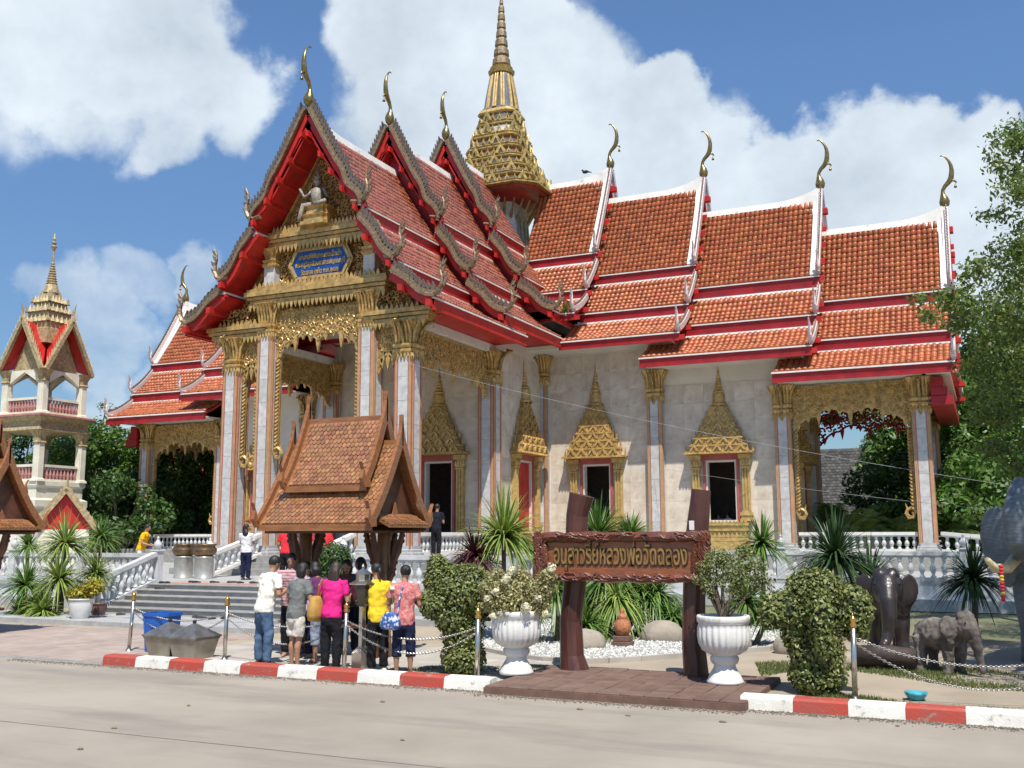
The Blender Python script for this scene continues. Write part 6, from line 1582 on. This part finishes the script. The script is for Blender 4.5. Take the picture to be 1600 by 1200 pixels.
# plant rooted in the roof valley
V, F = blades(70, (5.2, 9.45, 10.95), .55, .05, .3, 77, .2, 1.0); g = np.random.default_rng(7)
t = thing('roof_plant', (5.2, 9.45, 10.8), 'tuft of green plant growing in the roof valley between porch and right wing', 'plant')
npbuild(V, F, 'leaves', M_BLADE, t)
mb = MB(); mb.tube([(5.2, 9.45, 10.75), (5.2, 9.45, 11.0)], [.12, .05], 6); build(mb, 'root_clump', M_BARK, t)
# ================================================================== people
def remesh(o, vox, smooth=2):
    m = o.modifiers.new('remesh', 'REMESH'); m.mode = 'VOXEL'; m.voxel_size = vox; m.use_smooth_shade = True
    if smooth: s = o.modifiers.new('smooth', 'SMOOTH'); s.iterations = smooth; s.factor = .5
WRK = bpy.data.textures.new('cloth_folds', 'CLOUDS'); WRK.noise_scale = .075; WRK.noise_depth = 2
def folds(o, s):
    d = o.modifiers.new('folds', 'DISPLACE'); d.texture = WRK; d.strength = s; d.mid_level = .5; d.texture_coords = 'GLOBAL'
def ring_tube(mb, rings, n=14):
    # rings: (x, y, z, rx, ry) horizontal ellipses
    mb.loft([[(x+rx*math.cos(2*math.pi*k/n), y+ry*math.sin(2*math.pi*k/n), z) for k in range(n)] for x, y, z, rx, ry in rings])
M_SKIN = mat('brown_skin', (.36, .19, .115), .5, var=.08, scale=6)
M_HAIR = mat('black_hair', (.012, .010, .010), .55, var=.4, scale=40, stretch=(1, 1, .15), bump=.3)
M_HAIRB = mat('dark_brown_hair', (.03, .016, .012), .55, var=.4, scale=40, stretch=(1, 1, .15), bump=.3)
def person(loc, rz, H, label, shirt, trousers, hair=M_HAIR, arms=None, lean=.06, female=True, leg='long', sleeve='short', hairstyle='short', stance=.055, head_turn=0.0, tilt=.25, face=True, z=.045, hem=.0, shoes=None):
    """stands at loc, faces +Y turned by rz; arms = ((elbow), (wrist)) per side in units of H"""
    t = thing('person', (loc[0], loc[1], z), label, 'person', None, rz)
    ORG[t.name] = Vector((0, 0, 0))
    S = lambda *a: tuple(q*H for q in a)
    def up(x, y, zz):             # lean the upper body forward about the hips
        k = max(0, zz-.52); return (x*H, (y+lean*k*2.2)*H, (zz-lean*lean*k)*H)
    arms = arms or (((-.14, .02, .63), (-.06, .15, .66)), ((.14, .02, .63), (.06, .15, .66)))
    sw = .105 if female else .12
    hx, hy, hz = up(0, .01, .935)
    # body
    mb = MB()
    ring_tube(mb, [up(0, 0, q)+S(rx, ry) for q, rx, ry in ((.47, .07, .055), (.53, .088, .065), (.60, .078, .056), (.68, .085, .06), (.76, .098, .062), (.81, .085, .052), (.835, .04, .04))])
    mb.tube([up(0, -.005, .81), up(0, 0, .86), up(0, .01, .91)], [.034*H, .031*H, .034*H], 10)
    ct, st_ = math.cos(head_turn), math.sin(head_turn)
    RM = Matrix.Rotation(head_turn, 3, 'Z') @ Matrix.Rotation(-tilt, 3, 'X')
    hc = Vector((hx, hy, hz))
    def hd(x, y, zz): return hc+RM @ Vector(S(x, y, zz))
    mb.ell(hc, S(.044, .055, .062), 14, 10, RM); mb.ell(hd(0, .014, -.03), S(.034, .040, .036), 12, 8, RM)
    mb.tube([hd(0, .048, .008), hd(0, .064, -.012), hd(0, .052, -.018)], [.006*H, .010*H, .006*H], 6)
    for s in (-1, 1): mb.ell(hd(s*.044, -.002, -.005), S(.007, .013, .017), 8, 6, RM)
    for s, (e, w_) in zip((-1, 1), arms):
        sh = up(s*sw, 0, .80); el = up(*e); wr = up(*w_)
        mb.tube([up(s*sw*.6, 0, .80), sh, tuple((Vector(sh)+Vector(el))*.5), el], [.036*H, .034*H, .028*H, .023*H], 9)
        mb.tube([el, tuple((Vector(el)*.6+Vector(wr)*.4)), wr], [.023*H, .023*H, .015*H], 9)
        d = (Vector(wr)-Vector(el)).normalized(); sd = d.cross(Vector((0, 0, 1)));
        if sd.length < .1: sd = Vector((1, 0, 0))
        sd.normalize(); n_ = sd.cross(d)
        pc = Vector(wr)+d*.026*H; mb.tube([Vector(wr), pc, Vector(wr)+d*.052*H], [.015*H, .022*H, .02*H], 8, flat=.5, upv=n_)
        for j in range(4):
            b0 = Vector(wr)+d*.05*H+sd*((j-1.5)*.0105*H); ln = (.036, .043, .040, .031)[j]*H
            mb.tube([b0, b0+d*ln*.5-n_*.004*H, b0+d*ln-n_*.014*H], [.0058*H, .0054*H, .0045*H], 6)
        b0 = Vector(wr)+d*.018*H-sd*s*.016*H; mb.tube([b0, b0+d*.02*H-sd*s*.014*H, b0+d*.042*H-sd*s*.016*H], [.0075*H, .0068*H, .005*H], 6)
    for s in (-1, 1):
        f = s*stance
        mb.tube([(s*.045*H, 0, .50*H), (s*.05*H, .005*H, .40*H), (f*H, .012*H, .27*H), (f*H, -.006*H, .20*H), (f*H, -.004*H, .10*H), (f*H, 0, .035*H)], [.052*H, .048*H, .032*H, .033*H, .023*H, .019*H], 10)
        mb.tube([(f*H, -.025*H, .018*H), (f*H, .02*H, .026*H), (f*1.1*H, .075*H, .014*H), (f*1.12*H, .095*H, .010*H)], [.019*H, .024*H, .018*H, .008*H], 8, flat=.8)
    bo = build(mb, 'body', M_SKIN, t, local=True); remesh(bo, .0075*H)
    # shirt
    mb = MB(); b = 1.0 if female else 1.08
    ring_tube(mb, [up(0, 0, q)+S(rx*b, ry*b) for q, rx, ry in ((.485-hem, .102, .082), (.53, .105, .084), (.60, .094, .073), (.68, .101, .076), (.76, .110, .078), (.805, .098, .066), (.835, .055, .052), (.85, .045, .044))])
    for s, (e, w_) in zip((-1, 1), arms):
        sh = Vector(up(s*sw, 0, .797)); el = Vector(up(*e)); wr = Vector(up(*w_)); k = .62 if sleeve == 'short' else 1.0
        pts = [Vector(up(s*sw*.5, 0, .79)), sh, sh+(el-sh)*k*.5, sh+(el-sh)*k]; rad = [.05*H, .046*H, .043*H, .041*H]
        if sleeve == 'long': pts += [el+(wr-el)*.5, el+(wr-el)*.92]; rad += [.033*H, .028*H]
        mb.tube(pts, rad, 10)
    so = build(mb, 'shirt', shirt, t, local=True); remesh(so, .010*H, 3); folds(so, .036)
    # trousers / shorts
    mb = MB(); ring_tube(mb, [(0, 0, .42*H, .085*H, .07*H), (0, 0, .47*H, .100*H, .080*H), (0, 0, .52*H, .097*H, .078*H), (0, 0, .545*H, .085*H, .07*H)])
    kn = {'long': .045, 'capri': .17, 'shorts': .30, 'skirt': .28}[leg]
    for s in (-1, 1):
        f = s*stance; pts, rad = [(s*.045*H, 0, .49*H), (s*.05*H, .004*H, .40*H)], [.060*H, .058*H]
        if kn < .27: pts += [(f*H, .012*H, .29*H), (f*H, .006*H, .23*H)]; rad += [.050*H, .048*H]
        pts += [(f*H, 0, max(kn, .03)*H if kn < .27 else kn*H)]; rad += [.040*H if kn < .1 else (.048*H if kn < .27 else .057*H)]
        mb.tube(pts, rad, 10)
    to = build(mb, 'trousers' if leg in ('long', 'capri') else 'shorts', trousers, t, local=True); remesh(to, .010*H, 3); folds(to, .034)
    # hair
    mb = MB(); mb.ell(hd(0, -.012, .014), S(.052, .056, .058), 14, 10, RM)
    if hairstyle == 'long':
        ring_tube(mb, [tuple(hd(0, -.022, .03))+S(.05, .045), tuple(hd(0, -.034, -.03))+S(.055, .036), (hx, hy-.05*H, hz-.09*H)+S(.06, .03), (hx, hy-.058*H, hz-.15*H)+S(.05, .022), (hx, hy-.06*H, hz-.19*H)+S(.02, .01)])
    elif hairstyle == 'bob': ring_tube(mb, [tuple(hd(0, -.018, .03))+S(.053, .05), tuple(hd(0, -.026, -.03))+S(.058, .042), (hx, hy-.035*H, hz-.075*H)+S(.05, .03)])
    elif hairstyle == 'bun': mb.ell(hd(0, -.066, .012), S(.026, .022, .026), 10, 8)
    elif hairstyle == 'tail': mb.tube([hd(0, -.06, .01), hd(0, -.085, -.02), hd(0, -.08, -.09)], [.02*H, .022*H, .006*H], 8)
    ho = build(mb, 'hair', hair, t, local=True, smooth=True)
    if hairstyle in ('long', 'bob'): remesh(ho, .010*H, 2)
    if face:
        for s in (-1, 1):
            mb = MB(); mb.ell(hd(s*.019, .0495, .004), S(.0085, .004, .0045), 8, 6, RM); build(mb, 'eye', mat('dark_eye', (.02, .012, .01), .2), t, local=True)
        mb = MB(); mb.ell(hd(0, .0525, -.035), S(.017, .004, .004), 8, 6, RM); build(mb, 'mouth', mat('lip', (.28, .10, .08), .5), t, local=True)
    if shoes is not None:
        for s in (-1, 1):
            f = s*stance; mb = MB(); mb.tube([(f*H, -.036*H, .014*H), (f*H, .0, .022*H), (f*1.1*H, .06*H, .018*H), (f*1.12*H, .10*H, .010*H)], [.02*H, .029*H, .026*H, .012*H], 8, flat=.8); build(mb, 'shoe', shoes, t, local=True, smooth=True)
    return t
cloth = lambda n, c, **k: mat(n, c, k.pop('rough', .85), var=k.pop('var', .12), scale=k.pop('scale', 7), bump=.25, bscale=9, spec=.2, **k)
M_JEAN = cloth('blue_denim', (.045, .085, .16), c2=(.09, .15, .24), scale=5)
M_JEAND = cloth('navy_denim', (.012, .016, .045))
M_BLK = cloth('black_trousers', (.012, .012, .015))
A = HEAD
def facing(x, y, tx, ty): return math.atan2(ty-y, tx-x)-math.pi/2
p = gp(410, 1040, .045); person((p.x, p.y), -.35-A*0, 1.70, 'man in a white T-shirt and blue jeans standing with his back to the street', cloth('white_tshirt', (.74, .72, .64)), M_JEAN, female=False, lean=.10, tilt=.4, arms=(((-.17, .02, .64), (-.10, .15, .70)), ((.17, .02, .64), (.10, .15, .70))), stance=.075, face=False, shoes=mat('dark_shoe', (0, 0, 0)))
p = gp(460, 1044, .045); person((p.x, p.y), -.2, 1.60, 'person in a grey T-shirt and pale shorts with the back to the street', cloth('grey_tshirt', (.15, .16, .155)), cloth('pale_shorts', (.58, .54, .48)), lean=.08, tilt=.35, leg='shorts', hairstyle='bob', face=False, stance=.04, arms=(((-.17, .02, .63), (-.13, .13, .60)), ((.17, .02, .63), (.13, .13, .60))), hem=.02)
p = gp(516, 1049, .045); person((p.x, p.y), .1, 1.62, 'woman in a bright pink top and black trousers seen from behind', cloth('pink_top', (.60, .02, .19)), M_BLK, hair=M_HAIRB, hairstyle='long', lean=.07, tilt=.35, face=False, stance=.06, arms=(((-.17, .03, .64), (-.14, .17, .62)), ((.15, .02, .63), (.08, .17, .68))))
p = gp(590, 1050, .045); person((p.x, p.y), .95, 1.60, 'woman in a yellow blouse and black trousers turned to the left', cloth('yellow_blouse', (.72, .50, .03)), M_BLK, hairstyle='tail', lean=.07, tilt=.3, sleeve='short', stance=.06, shoes=mat('pale_shoe', (.55, .53, .5), .6), arms=(((-.13, .06, .64), (-.07, .20, .62)), ((.14, .05, .64), (.07, .20, .63))), hem=.03)
p = gp(630, 1056, .045); person((p.x, p.y), .35, 1.58, 'woman in a patterned pink top and rolled-up jeans beside the topiary', cloth('patterned_pink', (.50, .06, .12), c2=(.50, .30, .22), scale=28), M_JEAND, hairstyle='bun', lean=.04, tilt=.2, leg='capri', head_turn=.5, stance=.065, face=False, arms=(((-.16, .03, .64), (-.10, .17, .70)), ((.15, .0, .63), (.06, .14, .68))), hem=.03)
p = pix(457, 900, 17.7); person((p.x, p.y), facing(p.x, p.y, 11, -17), 1.72, 'man in a pink striped shirt facing the street behind the group', cloth('striped_shirt', (.55, .42, .42), c2=(.35, .12, .16), scale=1, stretch=(.1, .1, 34), lo=.48, hi=.52), M_BLK, female=False, lean=.06, tilt=.5)
p = pix(548, 900, 18.0); person((p.x, p.y), facing(p.x, p.y, 11, -16), 1.62, 'dark-haired person bending over the offerings behind the woman in pink', cloth('brown_top', (.12, .05, .04)), M_JEAND, lean=.16, tilt=.6, hairstyle='bob')
p = pix(502, 905, 16.8); person((p.x, p.y), 1.2, 1.60, 'woman in a purple top partly hidden by the woman in pink', cloth('purple_top', (.12, .03, .10)), cloth('light_jeans', (.25, .30, .40)), lean=.12, tilt=.5, hairstyle='bob', leg='capri')
p = pix(568, 885, 17.9); person((p.x, p.y), 1.3, 1.64, 'black-haired woman behind the lantern stand', cloth('teal_top', (.03, .06, .08)), M_BLK, hairstyle='bob', lean=.05, tilt=.2, head_turn=.3)
p = pix(478, 905, 17.4); person((p.x, p.y), .6, 1.58, 'person in a white and purple shirt behind the grey T-shirt', cloth('lilac_shirt', (.50, .42, .52), c2=(.25, .10, .30), scale=14), M_JEAND, hairstyle='short', lean=.12, tilt=.5)
person((.37, -3.88), .25, 1.62, 'woman in a white top with joined hands at the top of the steps', cloth('white_blouse', (.72, .72, .70)), M_JEAND, hairstyle='long', head_turn=-.6, tilt=.0, face=False, z=LZ, lean=-.02, stance=.05, arms=(((-.13, .06, .64), (-.02, .14, .76)), ((.13, .06, .64), (.02, .14, .76))), shoes=mat('dark_shoe', (0, 0, 0)))
p = gp(218, 898, LZ); person((p.x, p.y), -1.1, 1.66, 'man in a bright yellow shirt behind the left balustrade', cloth('yellow_shirt', (.80, .42, .01)), cloth('white_trousers', (.62, .60, .56)), female=False, lean=.12, tilt=.3, z=LZ, face=False, arms=(((-.17, .04, .63), (-.14, .2, .58)), ((.17, .04, .63), (.14, .22, .58))))
M_REDC = cloth('red_shirt', (.60, .03, .04))
for px, py, D, rz, lab, cap in ((447, 850, 28.5, .4, 'person in a red shirt under the left part of the pavilion roof', 0), (477, 845, 29.5, -.3, 'person in a red shirt in the porch behind the pavilion post', 0), (507, 850, 28, .8, 'person in a red shirt and a light blue cap behind the round bush', 1)):
    p = pix(px, py, D); t = person((p.x, p.y), rz, 1.62, lab, M_REDC, M_BLK, face=False, z=LZ, lean=.1)
    if cap:
        mb = MB(); mb.ell((0, .05, 1.53), (.10, .11, .08), 12, 8); mb.ell((0, .15, 1.51), (.08, .09, .015), 10, 6); o = build(mb, 'cap', mat('pale_blue_cap', (.25, .45, .55), .8), t, local=True, smooth=True); o.location.z = .03
p = pix(684, 812, 33.5); person((p.x, p.y-.1), .2, 1.66, 'person in dark clothes entering the porch door', cloth('dark_top', (.012, .013, .02)), M_BLK, face=False, z=TZ)
for px, x, rz, lab in ((1128, 11.0, 1.0, 'person in a white shirt sitting inside the right window'), (1108, 10.55, .3, 'second seated person in the dark of the right window')):
    person((x, 12.1), rz, 1.5, lab, cloth('white_blouse', (0, 0, 0)) if rz > .5 else cloth('dull_shirt', (.2, .2, .24)), M_BLK, face=False, z=1.38, lean=.1, arms=(((-.14, .08, .63), (-.08, .2, .70)), ((.14, .08, .63), (.08, .2, .70))))
person((5.75, 12.1), .5, 1.5, 'person in a blue-grey shirt inside the left window of the right wing', cloth('dull_shirt', (0, 0, 0)), M_BLK, face=False, z=1.38)
# bags, flower
def bag(c, r, m, label, strap, n='shoulder_bag'):
    t = thing(n, tuple(c), label, 'bag'); mb = MB(); mb.loft([[(c.x+r[0]*k*math.copysign(abs(math.cos(a))**.6, math.cos(a)), c.y+r[1]*k*math.copysign(abs(math.sin(a))**.6, math.sin(a)), c.z+r[2]*q) for a in [i*math.pi/8 for i in range(16)]] for q, k in ((-1, .55), (-.9, .85), (-.5, 1.0), (.1, .9), (.6, .68), (.85, .5), (.9, .3))]); o = build(mb, 'pouch', m, t, smooth=True)
    mb = MB(); mb.tube([Vector(s) for s in strap], .012, 6); build(mb, 'strap', m, t)
p = gp(516, 1049, .045); c = Vector((p.x, p.y, 0))+Vector(RGT0)*-.24+Vector((0, 0, .98))
bag(c, (.09, .16, .20), cloth('tan_leather', (.42, .25, .07)), 'tan yellow bag on the shoulder of the woman in pink', (c+Vector((0, .06, .16)), c+Vector((.05, .0, .34)), c+Vector((.08, .03, .43)), c+Vector((.05, .10, .30)), c+Vector((.0, .10, .16))))
p = gp(630, 1056, .045); c = Vector((p.x, p.y, 0))+Vector(RGT0)*-.11+Vector((-.02, -.13, .84))
bag(c, (.17, .07, .13), mat('blue_white_bag', (.03, .09, .30), .5, c2=(.55, .58, .62), scale=16, lo=.5, hi=.56), 'blue and white handbag of the woman in the patterned top', (c+Vector((.12, 0, .08)), c+Vector((.13, .02, .3)), c+Vector((.14, .10, .48)), c+Vector((.10, .18, .3))))
p = gp(612, 1056, .045); c = Vector((p.x, p.y, 1.26)); mb = MB(); mb.tube([c-Vector((0, 0, .2)), c], .008, 5); t = thing('lotus_flower', tuple(c-Vector((0, 0, .2))), 'white lotus flower held by the woman in the patterned top', 'flower'); build(mb, 'flower_stalk', M_BLADE, t)
mb = MB()
for k in range(10): a = k*.628; mb.tube([c, c+Vector((.03*math.cos(a), .03*math.sin(a), .03)), c+Vector((.035*math.cos(a), .035*math.sin(a), .075))], [.01, .02, .004], 5)
build(mb, 'petals', mat('lotus_white', (.75, .76, .65), .6), t)

# ================================================================== elephants
def elephant(name, loc, rz, h, label, m, trunk, ears=1.0, tusks=None, seed=0, group='elephant statues', rough=0.0):
    """faces -Y in its own frame; h = height at the shoulder"""
    t = thing(name, loc, label, 'elephant statue', group, rz); ORG[t.name] = Vector((0, 0, 0)); k = h
    mb = MB()
    mb.ell((0, .42*k, .68*k), (.29*k, .50*k, .30*k), 18, 12); mb.ell((0, .10*k, .72*k), (.26*k, .28*k, .27*k), 16, 10)
    mb.ell((0, -.22*k, .86*k), (.19*k, .22*k, .23*k), 16, 10); mb.ell((-.07*k, -.20*k, 1.03*k), (.10*k, .13*k, .10*k), 12, 8); mb.ell((.07*k, -.20*k, 1.03*k), (.10*k, .13*k, .10*k), 12, 8)
    for sx in (-1, 1):
        for y, r in ((.08, .105), (.72, .11)):
            mb.tube([(sx*.155*k, y*k, .62*k), (sx*.16*k, (y-.02)*k, .38*k), (sx*.16*k, (y+(.01 if y < .4 else -.02))*k, .2*k), (sx*.16*k, y*k, .06*k), (sx*.16*k, y*k, 0)], [r*1.25*k, r*1.02*k, r*.86*k, r*.92*k, r*k], 12)
        # ears
        M = Matrix.Rotation(sx*.55, 3, 'Z') @ Matrix.Rotation(sx*.15, 3, 'Y')
        mb.ell((sx*.30*k*ears, -.08*k, .84*k), (.19*k*ears, .035*k, .25*k*ears), 14, 10, M); mb.ell((sx*.27*k*ears, -.06*k, .66*k), (.10*k*ears, .03*k, .16*k*ears), 10, 8, M)
    tp = [(0, -.34*k, .86*k)]+[(x*k, y*k, z*k) for x, y, z in trunk]
    mb.tube(tp, [max(.125*k*(1-.62*i/(len(tp)-1)), .03*k) for i in range(len(tp))], 12)
    mb.tube([(0, .90*k, .82*k), (.01*k, 1.0*k, .6*k), (0, .98*k, .35*k)], [.04*k, .025*k, .02*k], 6)
    b = build(mb, 'body', m, t, local=True); remesh(b, .019*k, 3)
    if rough:
        tx = bpy.data.textures.new('weathering', 'CLOUDS'); tx.noise_scale = .14; d = b.modifiers.new('disp', 'DISPLACE'); d.texture = tx; d.strength = rough; d.mid_level = .5
    for sx in (-1, 1):
        mb = MB(); mb.ell((sx*.145*k, -.34*k, .93*k), (.022*k, .016*k, .02*k), 8, 6); build(mb, 'eye', M_DARK, t, local=True)
    if tusks:
        for sx in (-1, 1):
            mb = MB(); mb.tube([(sx*.10*k, -.36*k, .74*k), (sx*.13*k, -.50*k, .66*k), (sx*.16*k, -.66*k, .66*k), (sx*.17*k, -.78*k, .72*k)], [.04*k, .037*k, .03*k, .018*k], 10); build(mb, 'tusk', tusks, t, local=True, smooth=True)
    return t
M_EW = mat('shade_darkened_wood', (.03, .023, .023), .36, var=.35, scale=4, bump=.2, stretch=(1, 1, .4), coat=.2)  # wood colour darkened to carry the shade under the tree
M_EG = mat('grey_painted_statue', (.12, .145, .17), .5, var=.2, scale=5, stretch=(1, 1, 6), bump=.35, bscale=9)
M_EL = mat('weathered_stump', (.06, .048, .042), .9, c2=(.20, .175, .155), scale=5, stretch=(1, 1, .25), bump=.8, bscale=12)  # weathered tones, lowered to paint in the shade they stand in
p = gp(1395, 1028, .03); elephant('elephant_statue', (p.x-.05, p.y+.1, .04), .12, 1.30, 'dark polished wooden elephant standing with its trunk hanging', M_EW, [(0, -.43, .72), (0, -.46, .52), (-.02, -.47, .34), (-.06, -.52, .22), (-.10, -.60, .18)], ears=.85)
p = gp(1490, 1058, .03); elephant('elephant_statue', (p.x+.06, p.y+.35, .04), .9, .80, 'small weathered elephant carved from a grey stump', M_EL, [(0, -.42, .70), (0, -.45, .45), (.02, -.46, .22), (.04, -.5, .05)], ears=.9, rough=.07)
q = pix(1612, 1058, 15.9); elephant('elephant_statue', (q.x+.40, q.y+.65, .04), -.30, 2.28, 'large grey elephant statue with raised trunk and pale tusks at the right edge', M_EG, [(-.02, -.47, .80), (-.02, -.60, .86), (-.03, -.62, 1.02), (-.02, -.55, 1.17), (-.0, -.50, 1.24)], ears=1.0, tusks=mat('ivory_paint', (.62, .52, .30), .4, var=.12))
p = pix(1564, 885, 15.0); t = thing('flower_garland', tuple(p), 'red and yellow flower garland hanging from the grey elephant tusk', 'garland')
for i in range(11):
    mb = MB(); q = p-Vector((0, 0, .048*i)); mb.ell(q, (.032, .032, .028), 8, 6); build(mb, 'blossom', mat('red_blossom', (.55, .02, .04), .7) if i not in (3, 4, 8) else mat('yellow_blossom', (.65, .40, .03), .7), t, smooth=True)
# fallen log by the wooden elephant, stones
p = gp(1392, 1040, .03); mb = MB(); mb.tube([(p.x-.45, p.y-.55, .22), (p.x, p.y-.60, .25), (p.x+.42, p.y-.62, .24)], [.16, .15, .13], 12); mb.tube([(p.x-.35, p.y-.5, .04), (p.x-.35, p.y-.52, .2)], .07, 8); mb.tube([(p.x+.3, p.y-.58, .04), (p.x+.3, p.y-.6, .2)], .07, 8)
o = build(mb, 'log', mat('dark_log', (.045, .03, .026), .7, var=.3, bump=.3), None, smooth=True, loc=(p.x, p.y-.6, .04)); tag(o, 'dark log lying in front of the standing wooden elephant', 'log')
bpy.context.view_layer.update()
